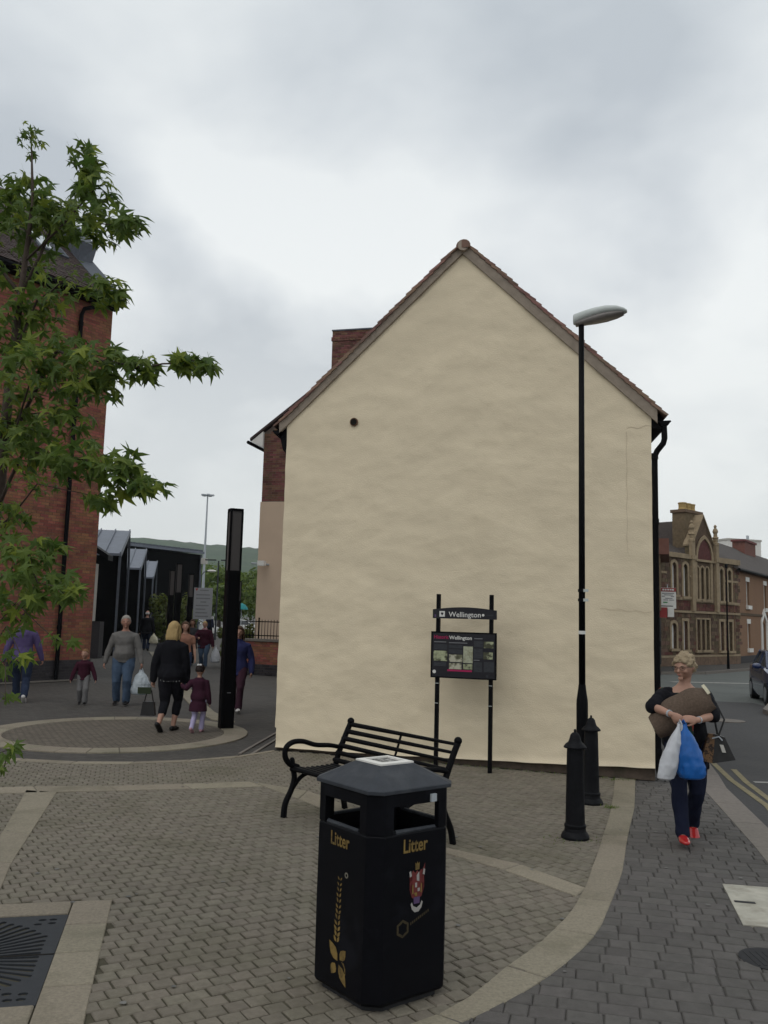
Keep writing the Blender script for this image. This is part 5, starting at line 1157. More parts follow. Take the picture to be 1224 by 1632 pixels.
# ------------------------------------------------------------------ cars
M['tyre'] = mat('tyre', (.012, .012, .012), .9); M['alloy'] = mat('alloy wheel', (.30, .31, .33), .35, .1, 8, metal=.7)
M['lens'] = mat('lamp lens', (.55, .57, .6), .08, .1, 5, spec=.8); M['plate'] = mat('number plate', (.62, .60, .52), .5)
def make_car(name, label, m, loc, rz, sc=1.0):
    r = thing(name, label, 'car', loc, rz); r.scale = (sc, sc, sc)
    # section outlines along the length (front at -y): (y, half width, floor z, waist z, half roof width, roof z)
    b = MB(); st = [(-2.02, .62, .38, .60, .50, .62), (-1.95, .76, .24, .72, .62, .74), (-1.55, .84, .20, .86, .70, .90), (-.95, .86, .19, .95, .72, 1.0), (-.8, .86, .19, .97, .74, 1.01), (1.2, .87, .19, 1.0, .74, 1.03), (1.75, .85, .20, .98, .70, 1.02), (1.98, .78, .28, .90, .62, .95)]
    for y, w, z0, z1, w2, z2 in st:
        b.v += [(-w + .04, y, z0), (-w, y, z0 + .14), (-w, y, (z0 + z1) / 2), (-w + .03, y, z1), (-w2, y, z2), (w2, y, z2), (w - .03, y, z1), (w, y, (z0 + z1) / 2), (w, y, z0 + .14), (w - .04, y, z0)]
    n = 10; k = len(st); b.f = [(i * n + j, (i + 1) * n + j, (i + 1) * n + (j + 1) % n, i * n + (j + 1) % n) for i in range(k - 1) for j in range(n)] + [tuple(range(n)), tuple((k - 1) * n + j for j in range(n - 1, -1, -1))]; b.m = [0] * len(b.f)
    body = smooth_by_angle(b.build('body', m, r, local=True), 35)
    cab = [(-.85, .73, 1.0), (-.10, .62, 1.43), (1.05, .60, 1.43), (1.80, .68, 1.02)]
    b = MB(); P = []
    for y, w, z in cab: P += [(-w, y, z), (w, y, z)]
    Q = [(-.75, -.85, .97), (.75, -.85, .97), (.75, 1.8, .98), (-.75, 1.8, .98)]
    b.add(P + Q, [(0, 1, 3, 2), (2, 3, 5, 4), (4, 5, 7, 6), (8, 0, 2, 4, 6, 11), (9, 10, 7, 5, 3, 1), (8, 9, 1, 0), (10, 11, 6, 7)]); b.build('glasshouse', M['glassdark'], r, local=True)
    b = MB(); b.hexa([(-.63, -.14, 1.41), (.63, -.14, 1.41), (.61, 1.1, 1.41), (-.61, 1.1, 1.41), (-.56, -.02, 1.47), (.56, -.02, 1.47), (.54, 1.0, 1.47), (-.54, 1.0, 1.47)]); b.build('roof', m, r, local=True)
    for sx in (-1, 1):
        b = MB()
        b.tube([(sx * .74, -.88, .99), (sx * .635, -.12, 1.425)], .035, 6); b.tube([(sx * .745, .45, .99), (sx * .61, .45, 1.43)], .035, 6); b.tube([(sx * .70, 1.78, 1.01), (sx * .61, 1.05, 1.43)], .05, 6); b.tube([(sx * .635, -.12, 1.425), (sx * .61, 1.05, 1.43)], .03, 6); b.build('pillar', m, r, local=True)
        b = MB(); b.ell((sx * .97, -.62, 1.04), (.13, .07, .085)); b.tube([(sx * .80, -.6, .99), (sx * .92, -.62, 1.02)], .025, 6); b.build('mirror', m, r, local=True, )
        b = MB(); b.ell((sx * .66, -1.86, .68), (.14, .10, .085)); b.build('headlight', M['lens'], r, local=True)
        for y in (-1.28, 1.28):
            b = MB(); b.tube([(sx * .66, y, .31), (sx * .875, y, .31)], .31, 22); wh = b.build('wheel', M['tyre'], r, local=True)
            b = MB(); b.tube([(sx * .70, y, .31), (sx * .885, y, .31)], .20, 16); b.build('rim', M['alloy'], wh, local=True)
    b = MB(); b.box((0, -2.03, .44), (.5, .02, .11)); b.build('number_plate', M['plate'], r, local=True)
    b = MB(); b.box((0, -2.0, .60), (.7, .04, .10)); b.box((0, -1.99, .30), (1.0, .04, .12)); b.build('grille', M['iron_dark'], r, local=True)
    return r
M['car_blue'] = mat('dark blue car paint', (.012, .024, .085), .25, .05, 3, spec=.6, coat=.8); M['car_white'] = mat('white car paint', (.72, .72, .70), .3, .04, 3, coat=.5)
make_car('parked_car', 'dark blue hatchback parked at the far kerb at the right edge', M['car_blue'], (10.55, 22.5, -.10), rad(-15), .90)
make_car('parked_car', 'white car seen side on at the end of the walkway below the grey sign', M['car_white'], (-16.6, 78, -.16), rad(90))
make_car('parked_car', 'white car half hidden by trees beyond the railing', M['car_white'], (-12.6, 80, -.16), rad(100))

# ------------------------------------------------------------------ tree grille
GC = V((-2.34, 4.66, 0)); g_u, g_v = u1, v1
tg = thing('tree_grille', 'square cast iron tree grille with radiating slots set in a granite frame', 'tree grille', GC)
gq0 = V(P_(.235, wid) + (0,)); 
gl = MB(); S_ = 1.23; c0 = S_ / 2
holes = []
def slotpoly(a, r0, r1, w0, w1):
    ca_, sa_ = math.cos(a), math.sin(a); f = lambda r, w: (c0 + ca_ * r - sa_ * w, c0 + sa_ * r + ca_ * w)
    return [f(r0, -w0), f(r1 - w1 * .7, -w1), f(r1, -w1 * .5), f(r1, w1 * .5), f(r1 - w1 * .7, w1), f(r0, w0)]
for k in range(60):
    a = 2 * PI * k / 60 + .05
    q = a % (PI / 2); q = min(q, PI / 2 - q)
    R_ = (c0 - .07) / max(abs(math.cos(a)), abs(math.sin(a)))
    if q > rad(31): R_ = .60 if R_ > .60 else R_
    holes.append(slotpoly(a, .27, R_, .0085, .0165 if abs(math.cos(2 * a)) > .3 else .0185))
for sx in (0, 1):
    for sy in (0, 1):
        for px, py in ((.075, .075), (.075, .135), (.135, .075), (.15, .145)):
            cx_, cy_ = (px if sx == 0 else S_ - px), (py if sy == 0 else S_ - py)
            holes.append([(cx_ + .024 * math.cos(2 * PI * i / 10), cy_ + .017 * math.sin(2 * PI * i / 10)) for i in range(10)])
holes.append([(c0 + .2 * math.cos(2 * PI * i / 24), c0 + .2 * math.sin(2 * PI * i / 24)) for i in range(24)])
# plate axes: g_v (left) and g_u (towards camera); g_v x g_u should point up
ax, ay = (g_v, g_u) if g_v.cross(g_u).z > 0 else (g_u, g_v)
gl.plate([(0, 0), (S_, 0), (S_, S_), (0, S_)], holes, gq0 + Z * .0, ax, ay, .03); gl.build('grille_plate', M['iron'], tg)
b = MB(); b.ob(gq0 - Z * .09, ax * S_, ay * S_, Z * .03); b.build('soil', M['pit'], tg)
b = MB(); b.ob(gq0 + ax * .0 + ay * (c0 - .006) + Z * .0005, ax * .34, ay * .012, Z * .002); b.build('joint', M['pit'], tg)

# ------------------------------------------------------------------ street tree with star leaves
tree = thing('street_tree', 'young tree with star shaped leaves growing from the iron grille at the left edge', 'tree', (-2.32, 4.66, 0))
TO = V((-2.32, 4.66, 0))
trunk = [(-2.32, 4.66, -.07), (-2.24, 4.66, .8), (-2.15, 4.66, 1.7), (-2.10, 4.66, 2.5), (-2.09, 4.66, 3.1), (-2.07, 4.67, 3.6), (-2.05, 4.68, 4.1), (-2.10, 4.70, 4.53)]
b = MB(); b.tube(trunk, [.058, .048, .040, .032, .024, .017, .010, .003], 12); b.build('trunk', M['bark'], tree, smooth=True)
def tpt(z):
    for a, c in zip(trunk, trunk[1:]):
        if a[2] <= z <= c[2]: t = (z - a[2]) / (c[2] - a[2]); return V(a).lerp(V(c), t)
    return V(trunk[-1])
CL = [(-2.1, 4.7, 4.50, 0.07, 0.10, 22), (-2.06, 4.7, 4.12, 0.103, 0.171, 26), (-1.67, 4.4, 4.23, 0.077, 0.083, 16), (-1.6, 4.4, 4.05, 0.122, 0.134, 34), (-2.29, 4.9, 4.22, 0.114, 0.16, 30), (-1.86, 4.6, 4.02, 0.134, 0.134, 40), (-2.02, 4.7, 3.97, 0.205, 0.11, 40), (-1.59, 4.4, 3.86, 0.176, 0.102, 46), (-1.36, 4.2, 3.77, 0.079, 0.061, 14), (-2.16, 4.8, 3.79, 0.175, 0.14, 20), (-1.75, 4.5, 3.60, 0.164, 0.10, 22), (-1.47, 4.3, 3.45, 0.113, 0.075, 28), (-1.95, 4.6, 3.49, 0.167, 0.12, 36), (-2.11, 4.7, 3.34, 0.154, 0.171, 40), (-1.78, 4.5, 3.18, 0.196, 0.124, 46), (-1.46, 4.3, 3.07, 0.15, 0.113, 46), (-1.22, 4.2, 3.01, 0.092, 0.067, 24), (-1.01, 4.1, 3.01, 0.078, 0.054, 18), (-0.89, 4.05, 3.0, 0.059, 0.038, 9), (-1.86, 4.4, 3.01, 0.192, 0.128, 46), (-1.5, 4.3, 2.92, 0.125, 0.069, 20), (-1.65, 4.4, 2.81, 0.144, 0.096, 24), (-2.0, 4.6, 2.85, 0.151, 0.134, 34), (-1.91, 4.5, 2.64, 0.164, 0.131, 44), (-1.54, 4.3, 2.56, 0.175, 0.113, 48), (-1.31, 4.2, 2.49, 0.104, 0.122, 36), (-1.14, 4.1, 2.4, 0.089, 0.048, 18), (-1.38, 4.2, 2.35, 0.092, 0.055, 14), (-1.79, 4.4, 2.44, 0.16, 0.077, 22), (-1.97, 4.5, 2.26, 0.098, 0.098, 18), (-1.81, 4.4, 2.09, 0.176, 0.077, 34), (-1.71, 4.3, 1.93, 0.188, 0.094, 34), (-1.5, 4.2, 1.88, 0.092, 0.043, 8), (-1.85, 4.4, 1.83, 0.128, 0.09, 18), (-1.57, 4.2, 1.66, 0.086, 0.027, 5), (-1.72, 4.2, 1.57, 0.055, 0.037, 5), (-1.84, 4.3, 1.55, 0.044, 0.094, 5), (-1.74, 4.1, 1.37, 0.036, 0.027, 3), (-1.66, 4.0, 1.17, 0.035, 0.035, 4), (-1.68, 4.0, 1.09, 0.029, 0.017, 2), (-1.85, 4.3, 1.71, 0.094, 0.05, 5)]
# limbs: each runs from the trunk through cluster centres
LIMBS = [(3.55, [5, 7, 8], .017), (3.75, [3, 2], .012), (3.2, [12, 10, 11], .015), (2.62, [14, 15, 16, 17, 18], .020), (2.55, [19, 20], .013), (2.3, [23, 24, 25, 26], .018), (2.2, [28, 27], .011), (1.9, [30, 31, 32], .014), (1.6, [33, 34], .009), (3.3, [13], .009), (3.6, [9], .01), (3.8, [6], .01), (2.7, [22, 21], .012), (2.0, [29], .009), (1.4, [40, 35], .007), (1.3, [36, 37], .006), (.95, [38, 39], .005), (3.95, [1, 0], .008), (3.9, [4], .009)]
for z0, ids, r0 in LIMBS:
    pts = [tpt(z0)]
    for k, i in enumerate(ids):
        p = V(CL[i][:3]); a = pts[-1]; mid = a.lerp(p, .5) + V((0, 0, -.03 + .05 * RNG.random())); pts += [mid, p]
    n_ = len(pts); b = MB(); b.tube(pts, [max(.0022, r0 * .6 * (1 - .88 * i / (n_ - 1))) for i in range(n_)], 8); b.build('branch', M['bark'], tree, smooth=True)
EXTRA = [(-2.9, 4.9, 2.3, .4, .3, 70), (-3.0, 4.5, 2.9, .4, .3, 70), (-2.7, 5.0, 3.4, .35, .3, 60), (-2.5, 4.9, 3.9, .25, .25, 40), (-2.6, 4.1, 2.6, .35, .3, 40)]
for e in EXTRA:
    p0, p3 = tpt(e[2] - .35), V(e[:3]); q = p0.lerp(p3, .5) + V((0, 0, .06)); b = MB(); b.tube([p0, q, p3, p3 + (p3 - p0) * .3], [.012, .009, .006, .002], 8); b.build('branch', M['bark'], tree, smooth=True)
    for k in range(4):
        a = k * 1.7 + e[0]; b = MB(); b.tube([q.lerp(p3, .3 + .2 * k), q.lerp(p3, .5 + .2 * k) + V((math.cos(a) * .22, math.sin(a) * .22, .08)), q.lerp(p3, .6 + .2 * k) + V((math.cos(a) * .36, math.sin(a) * .36, .02))], [.005, .003, .0015], 6); b.build('twig', M['bark'], tree)
def leaf_mesh(seed):
    r = random.Random(seed); pts = [(0, 0, 0)]
    lob = [(-128, .58), (-62, .86), (0, 1.0), (62, .86), (128, .58)]; outl = []
    for i, (a, l) in enumerate(lob):
        a += r.uniform(-7, 7); l *= r.uniform(.9, 1.08)
        if i: outl.append(((lob[i - 1][0] + a) / 2, .33))
        outl += [(a - 15, l * .56), (a, l), (a + 15, l * .56)]
    P = [(math.sin(rad(a)) * l, math.cos(rad(a)) * l) for a, l in outl]
    outp = [(0, .1, 0)] + [(x, y + .1, -.42 * (x * x + y * y) ** 1.0 * (1 if y > 0 else .6) + .05 * r.uniform(-1, 1)) for x, y in P] + [(.0, -.02, .0)]
    v = [(0, .16, .02)] + outp[1:]; n = len(v); fs = [(0, i + 1, i) for i in range(1, n - 1)] + [(0, 1, n - 1)]
    st_ = [(-.012, .0, 0), (.012, 0, 0), (.008, -.62, .12), (-.008, -.62, .12)]
    o0 = len(v); v += st_; fs.append((o0, o0 + 3, o0 + 2, o0 + 1))
    return v, fs
LV = [leaf_mesh(i) for i in range(7)]
lm = []
for v, f in LV:
    b = MB(); b.add(v, f); me = b.mesh('leaf'); me.materials.append(M['leaf']); lm.append(me)
leaves = []; lr = random.Random(21)
extra = EXTRA
for (x, y, z, rx, rz_, n) in CL + extra:
    for _ in range(int(n * 1.6)):
        while True:
            a, b_, c = lr.uniform(-1, 1), lr.uniform(-1, 1), lr.uniform(-1, 1)
            if a * a + b_ * b_ + c * c < 1: break
        p = V((x + a * rx * 1.05, y + b_ * max(rx, .08) * 1.1, z + c * rz_ * 1.05))
        outw = V((p.x - TO.x, p.y - TO.y, 0)).normalized() if (p.x - TO.x) ** 2 + (p.y - TO.y) ** 2 > .01 else V((1, 0, 0))
        ang = math.atan2(outw.y, outw.x) + lr.gauss(0, .9); tip = V((math.cos(ang), math.sin(ang), lr.gauss(-.55, .5))).normalized()
        nrm = V((lr.gauss(0, .5), lr.gauss(-.5, .6), lr.gauss(.8, .3))); nrm = (nrm - tip * nrm.dot(tip)).normalized(); side = tip.cross(nrm)
        s = lr.uniform(.046, .090) * (.55 if n == 22 else 1)
        if n <= 5: s *= .8
        R = Matrix((side, tip, nrm)).transposed(); leaves.append((p, R, s))
# nearest and largest in view as single leaves, the rest joined
vis = [i for i, (p, R, s) in enumerate(leaves) if in_view(p.x, p.y, p.z, -.01)]
vis.sort(key=lambda i: -leaves[i][2] / (leaves[i][0] - V((0, 0, EYE))).length); single = set(vis[:300]); rest = MB()
for i, (p, R, s) in enumerate(leaves):
    k = i % 7
    if i in single:
        o = bpy.data.objects.new('leaf', lm[k]); COL.objects.link(o); o.parent = tree; o.matrix_local = Matrix.Translation(p - TO) @ (R * s).to_4x4()
    else: rest.add([p + R @ (V(q) * s) for q in LV[k][0]], LV[k][1])
rest.build('leaves', M['leaf'], tree, kind='stuff')

# ------------------------------------------------------------------ shrubs, far trees, hill
def crown(b, c, r, n, size, rg, squash=.8, core=.35):
    cl_ = []
    for _ in range(max(6, n // 60)):
        while True:
            q = V((rg.uniform(-1, 1), rg.uniform(-1, 1), rg.uniform(-1, 1)))
            if .15 < q.length < 1: break
        q.z *= .9; cl_.append((V((c[0] + q.x * r[0], c[1] + q.y * r[1], c[2] + q.z * r[2])), rg.uniform(.22, .42)))
    for _ in range(n):
        cc, k = rg.choice(cl_); q = V((rg.gauss(0, 1), rg.gauss(0, 1), rg.gauss(0, 1))).normalized() * rg.uniform(.5, 1) ** .5
        p = cc + V((q.x * r[0] * k, q.y * r[1] * k, q.z * r[2] * k * squash))
        nrm = (q + V((rg.gauss(0, .5), rg.gauss(0, .5), rg.gauss(.5, .5)))).normalized(); a = nrm.orthogonal().normalized(); d = nrm.cross(a); t = rg.uniform(0, PI); a, d = a * math.cos(t) + d * math.sin(t), d * math.cos(t) - a * math.sin(t)
        s = size * rg.uniform(.6, 1.3); b.add([p - a * s * .5, p + d * s * .32, p + a * s * .5, p - d * s * .32], [(0, 1, 2, 3)])
def bush(name, label, cat, loc, h, r, n, size, m, seed, group=None, trunk_h=0):
    rg = random.Random(seed); t = thing(name, label, cat, loc, 0, group); L = V(loc)
    b = MB(); 
    if trunk_h:
        b.tube([L, L + V((.05, 0, trunk_h)), L + V((0, .05, h * .8))], [r * .075, r * .055, .02], 8)
        for k in range(5):
            a = k * 1.3; b.tube([L + V((0, 0, trunk_h * (.8 + .1 * k))), L + V((math.cos(a) * r * .5, math.sin(a) * r * .5, h * .62))], [r * .035, .015], 6)
        b.build('trunk', M['bark'], t)
    else:
        for k in range(7): b.tube([L + V((rg.uniform(-.2, .2) * r, rg.uniform(-.2, .2) * r, 0)), L + V((rg.uniform(-.6, .6) * r, rg.uniform(-.6, .6) * r, h * .85))], [.02, .008], 5)
        b.build('stem', M['bark'], t)
    b = MB(); z0 = trunk_h * .8; crown(b, (L.x, L.y, z0 + (h - z0) * .5), (r, r, (h - z0) * .52), n, size, rg); b.build('crown', m, t, kind='stuff')
    return t
bush('tall_shrub', 'tall feathery shrub against the black hall, left of the thin lighting columns', 'shrub', (-12.2, 49, 0), 3.4, .85, 1500, .22, M['bamboo'], 1)
bush('tall_shrub', 'shorter feathery shrub against the black hall, between the lighting columns and the corner', 'shrub', (-12.6, 56, 0), 3.0, .75, 1300, .22, M['bamboo'], 2)
bush('clipped_bush', 'dark bush behind the black railings beside the beige wall', 'bush', (-4.55, 28.9, 0), 1.75, .45, 900, .14, M['bamboo'], 3)
bush('clipped_bush', 'dark bush left of the beige wall, farther along the railings', 'bush', (-5.3, 31, 0), 1.5, .5, 900, .14, M['bamboo'], 4)
FT = [(-24.5, 108, 8.4, 4.2, 'leftmost bushy green tree beyond the walkway, behind the grey sign'), (-19.4, 104, 7.6, 3.6, 'bushy green tree beyond the walkway, right of the tall mast'), (-15.3, 112, 8.2, 3.8, 'round green tree showing just right of the near lighting column'), (-11.0, 92, 6.6, 3.0, 'light green tree beside the beige wall beyond the railings'), (-17.0, 95, 5.0, 2.6, 'lower green tree in front of the others at the end of the walkway'), (-28, 120, 8.2, 4.5, 'green tree mostly hidden by the black hall corner')]
for i, (x, y, h, r, lab) in enumerate(FT): bush('bushy_tree', lab, 'tree', (x, y, -.16), h, r, 2600, .55, M['leaf_far'], 30 + i, 'trees at the end of the walkway', 1.4)
# wooded hill
M['hill'] = mat('wooded hill', (.026, .056, .018), 1., .35, .035, 1., .06, dirt=(.065, .095, .035, .8), dscale=.02)
def hillz(x, y):
    ridge = 123 + 16 * noise.noise(V((x * .004, 0, 2))) - .055 * (x + 400) * (1 if x > -400 else -.25)
    t = max(0., min(1., (y - 700) / 800)); t = t * t * (3 - 2 * t)
    back = 1 if y < 1500 else max(0, 1 - (y - 1500) / 900)
    return max(-.5, ridge) * t * back + 4.5 * t * noise.noise(V((x * .035, y * .02, 5))) + 3.2 * t * noise.noise(V((x * .11, y * .06, 1)))
b = MB(); NX, NY = 220, 60; X0, X1, Y0, Y1 = -1500, 900, 690, 2300
for j in range(NY + 1):
    for i in range(NX + 1):
        x = X0 + (X1 - X0) * i / NX; y = Y0 + (Y1 - Y0) * j / NY; b.v.append((x, y, hillz(x, y) - .5))
b.f = [(j * (NX + 1) + i, j * (NX + 1) + i + 1, (j + 1) * (NX + 1) + i + 1, (j + 1) * (NX + 1) + i) for j in range(NY) for i in range(NX)]; b.m = [0] * len(b.f)
o = b.build('hill', M['hill'], smooth=True); o['kind'] = 'structure'

# ------------------------------------------------------------------ street lamp post by the gothic building
gl_ = thing('lamp_post', 'thin black lamp post standing in front of the gothic building', 'lamp post', (15.1, 37.9, 0))
b = MB(); b.tube([(15.1, 37.9, 0), (15.1, 37.9, .9), (15.1, 37.9, 4.4)], [.07, .04, .03], 8); b.build('post', M['black'], gl_)
b = MB(); b.lathe([(.03, 4.35), (.06, 4.40), (.07, 4.5), (.02, 4.56)], (15.1, 37.9, 0), 10); b.build('lantern', M['black'], gl_)

# ------------------------------------------------------------------ haze
hm = bpy.data.materials.new('haze'); hm.use_nodes = True; t = hm.node_tree; t.nodes.clear()
pv = t.nodes.new('ShaderNodeVolumePrincipled'); pv.inputs['Color'].default_value = (.86, .90, .94, 1); pv.inputs['Density'].default_value = .0002
ou = t.nodes.new('ShaderNodeOutputMaterial'); t.links.new(pv.outputs[0], ou.inputs['Volume'])
b = MB(); b.box((0, 0, 79), (6200, 6200, 160.4)); o = b.build('haze', hm); o['kind'] = 'stuff'

# ------------------------------------------------------------------ people
def remesh(mb, voxel, smooth_it=2):
    me = mb.mesh('skin'); o = bpy.data.objects.new('skin', me); COL.objects.link(o)
    r = o.modifiers.new('r', 'REMESH'); r.mode = 'VOXEL'; r.voxel_size = voxel
    if smooth_it: s = o.modifiers.new('s', 'SMOOTH'); s.factor = .5; s.iterations = smooth_it
    dg = bpy.context.evaluated_depsgraph_get(); out = bpy.data.meshes.new_from_object(o.evaluated_get(dg))
    bpy.data.objects.remove(o); bpy.data.meshes.remove(me); out.materials.clear(); return out
def rough_up(me, amp, sc, seed=0, fold=(1, 1, .6)):
    n = len(me.vertices); co = np.empty(n * 3, 'f'); nr = np.empty(n * 3, 'f'); me.vertices.foreach_get('co', co); me.vertex_normals.foreach_get('vector', nr)
    co = co.reshape(-1, 3); nr = nr.reshape(-1, 3); d = np.empty(n, 'f')
    for i, p in enumerate((co * np.array(fold) * sc + np.array((seed * 3.7, 0, 0))).tolist()):
        p = V(p); d[i] = amp * (noise.noise(p) + .5 * noise.noise(p * 2.3))
    me.vertices.foreach_set('co', (co + nr * d[:, None]).ravel()); me.update()
def finish(me, name, m, parent):
    me.polygons.foreach_set('use_smooth', [True] * len(me.polygons)); me.name = name; return link(name, me, m, parent)
def ik(a, b, l1, l2, hint):
    d = b - a; L = min(d.length, (l1 + l2) * .995); dn = d.normalized(); x = (L * L + l1 * l1 - l2 * l2) / (2 * L); h = math.sqrt(max(l1 * l1 - x * x, 0))
    hp = (hint - dn * hint.dot(dn)); hp = hp.normalized() if hp.length > 1e-6 else V((0, 1, 0)); return a + dn * x + hp * h, a + dn * L

def person(label, loc, rz, h, skin, hair=('short', None), head_turn=0, head_tilt=0, feet=None, hands=None, elbows=None, clothes=(), shoes=None, build=1.0, belly=0., voxel=.011, child=False, face=True, hand_dirs=None, lean=0., shoe_style='flat', hand_curl=.9, group=None):
    t = thing('person', label, 'person', loc, rz, group); rnd = random.Random(int(h * 1000 + loc[0] * 77))
    X = lambda x, y, z: V((x * h, y * h + lean * (z - .5) * h * -1, z * h))
    hs = .139 * h * (1.28 if child else 1.03); bw_ = build
    neck_z = .845 if not child else .81; sh_z = .805 if not child else .77
    feet = feet or {}; hands = hands or {}
    fl = {s: V(feet.get(s, (sg * .058, 0, .048))[:3]) * h for s, sg in (('L', 1), ('R', -1))}; fp_ = {s: (feet.get(s, (0, 0, 0, 0)) + (0,))[3] if s in feet and len(feet[s]) > 3 else 0 for s in 'LR'}
    J = {}
    for s, sg in (('L', 1), ('R', -1)):
        hip = X(sg * .056 * bw_, 0, .505); kn, an = ik(hip, fl[s], .248 * h, .235 * h, V((0, -1, 0))); J['hip' + s], J['kn' + s], J['an' + s] = hip, kn, an
        sh = X(sg * .108 * (1 + (bw_ - 1) * .6), .004, sh_z - .024); tgt = V(hands[s]) if s in hands else X(sg * .165 * (1 + (bw_ - 1) * .7), -.02, .455 if not child else .43)
        hint = V(elbows[s]) if elbows and s in elbows else V((sg * .5, .8, -.2)); el, wr = ik(sh, tgt, .172 * h, .150 * h, hint); J['sh' + s], J['el' + s], J['wr' + s] = sh, el, wr
    tr = [(.462, .080, .060, .004), (.50, .098, .070, .010), (.54, .100, .070, .008), (.58, .090, .063, .002), (.62, .082, .057, 0), (.67, .084, .060, 0), (.72, .094, .066, -.003), (.765, .098, .064, 0), (sh_z - .012, .094, .052, .004), (sh_z + .010, .072, .044, .006), (sh_z + .026, .046, .038, .006), (neck_z, .036, .036, .006)]
    def torso(b, infl, z0=.46, z1=.9, flare=0., fem=0.0):
        rs = []
        for z, a, d, y in tr:
            if z < z0 - 1e-6 or z > z1: continue
            bl = belly * math.exp(-((z - .585) / .06) ** 2)
            rs.append((z, a * bw_ + bl * .5 + infl, d * bw_ + bl + infl, y - bl * .6))
        if z0 < .46:
            a, d = rs[0][1], rs[0][2]; top = rs[:]; ex = []
            for k in range(4):
                z = z0 + (.455 - z0) * k / 4; f = flare * (.455 - z) / .3; ex.append((z, max(a, .098 * bw_ + infl) + f, max(d, .072 * bw_ + infl) + f, .004))
            rs = ex + top
        elif abs(rs[0][0] - z0) > .005:
            rs = [(z0,) + rs[0][1:]] + rs
        R_ = [(z * h, a * h, d * h, 0, y * h - lean * (z - .5) * h) for z, a, d, y in rs]; b.rings(R_, 20)
    def leg(b, s, infl, z_end=0., hem=None, knee=None):
        hip, kn, an = J['hip' + s], J['kn' + s], J['an' + s]; r = lambda q: (q + infl) * h
        pts = [hip + V((0, 0, .02 * h)), hip.lerp(kn, .35), hip.lerp(kn, .75), kn, kn.lerp(an, .3), kn.lerp(an, .65), an]; rd = [.058 * bw_, .054 * bw_, .042 * bw_, .035, .036, .028, .021]
        if hem: rd = [rd[0], rd[1] + .003, max(rd[2] + .004, hem * 1.05), max(.0385, knee or hem), max(.037, hem), max(.031, hem), hem]
        if z_end: 
            k = 5 if z_end > .5 else 6; f = z_end; pts = pts[:4] + [kn.lerp(an, f * .5), kn.lerp(an, f)]; rd = rd[:6]
        b.tube(pts, [r(q) for q in rd], 14, round_=True)
    def arm(b, s, infl, frac=1., cuff=0.):
        sh, el, wr = J['sh' + s], J['el' + s], J['wr' + s]; r = lambda q: (q + infl) * h
        pts = [sh - V((sh.x * .25, 0, 0)), sh, sh.lerp(el, .5), el, el.lerp(wr, .35), el.lerp(wr, .7), wr]; rd = [.026 * bw_, .0275 * bw_, .026 * bw_, .0225, .0235, .019, .0155]
        if frac < 1:
            n = 2 + int(frac * 5 + .5) - 1; n = max(3, min(6, n)); pts = pts[:n]; rd = rd[:n]
        if cuff: rd = [max(q, cuff) for q in rd]
        b.tube(pts, [r(q) for q in rd], 12, round_=True)
    # ---- head
    hc = X(0, -.012, neck_z + .022) + V((0, 0, hs * .5)); HM = Matrix.Rotation(rad(head_turn), 3, 'Z') @ Matrix.Rotation(rad(head_tilt), 3, 'X')
    def hd(x, y, z): return hc + HM @ V((x * hs, y * hs, z * hs))
    b = MB()
    torso(b, 0)
    b.tube([X(0, .008, neck_z - .03), X(0, .002, neck_z), hd(0, .06, -.30), hd(0, .04, -.1)], [.040 * h, .032 * h, .032 * h, .034 * h], 12, round_=True)
    for s in 'LR':
        leg(b, s, 0); arm(b, s, 0)
        sg = 1 if s == 'L' else -1; an = J['an' + s]; M3 = Matrix.Rotation(rad(fp_[s]), 3, 'X'); q = lambda x, y, z: an + M3 @ V((x * h, y * h, z * h))
        b.tube([q(0, .028, -.024), q(0, -.03, -.022), q(0, -.07, -.030), q(sg * -.004, -.105, -.034)], [(.020 * h, .020 * h), (.022 * h, .022 * h), (.025 * h, .014 * h), (.016 * h, .009 * h)], 10, side=(1, 0, 0), round_=True)
        # hand: palm, four fingers of different length, thumb
        el, wr = J['el' + s], J['wr' + s]; f = V(hand_dirs[s][0]).normalized() if hand_dirs and s in hand_dirs else (wr - el).normalized()
        pn_ = V(hand_dirs[s][1]) if hand_dirs and s in hand_dirs else V((-sg, 0, 0)); pn_ = (pn_ - f * pn_.dot(f)).normalized(); ac = f.cross(pn_) * sg      # ac: towards the thumb
        if ac.y > 0 and not (hand_dirs and s in hand_dirs): ac = -ac
        U_ = h * (.9 if child else 1); b.tube([wr, wr + f * .022 * U_, wr + f * .048 * U_], [(.014 * U_, .011 * U_), (.022 * U_, .011 * U_), (.023 * U_, .009 * U_)], 10, side=ac, round_=True)
        for k, (o_, l_) in enumerate(((.017, .042), (.006, .047), (-.006, .044), (-.016, .035))):
            c = hand_curl * (1 + .12 * k); base = wr + f * .044 * U_ + ac * o_ * U_; d1 = f * math.cos(c * .4) + pn_ * math.sin(c * .4); d2 = f * math.cos(c * 1.1) + pn_ * math.sin(c * 1.1); d3 = f * math.cos(c * 1.7) + pn_ * math.sin(c * 1.7)
            p1 = base + d1 * l_ * .45 * U_; p2 = p1 + d2 * l_ * .32 * U_; p3 = p2 + d3 * l_ * .28 * U_; b.tube([base - f * .015 * U_, base, p1, p2, p3], [.0058 * U_, .0058 * U_, .0054 * U_, .005 * U_, .0042 * U_], 8, round_=True)
        tb = wr + f * .015 * U_ + ac * .014 * U_; td = (f * .75 + ac * .6 + pn_ * .3).normalized(); t1 = tb + td * .026 * U_; t2 = t1 + (f * .9 + ac * .15 + pn_ * .4).normalized() * .022 * U_; b.tube([tb, t1, t2], [.008 * U_, .0066 * U_, .0052 * U_], 8, round_=True)
    n_, m_ = 24, 16; vs = []
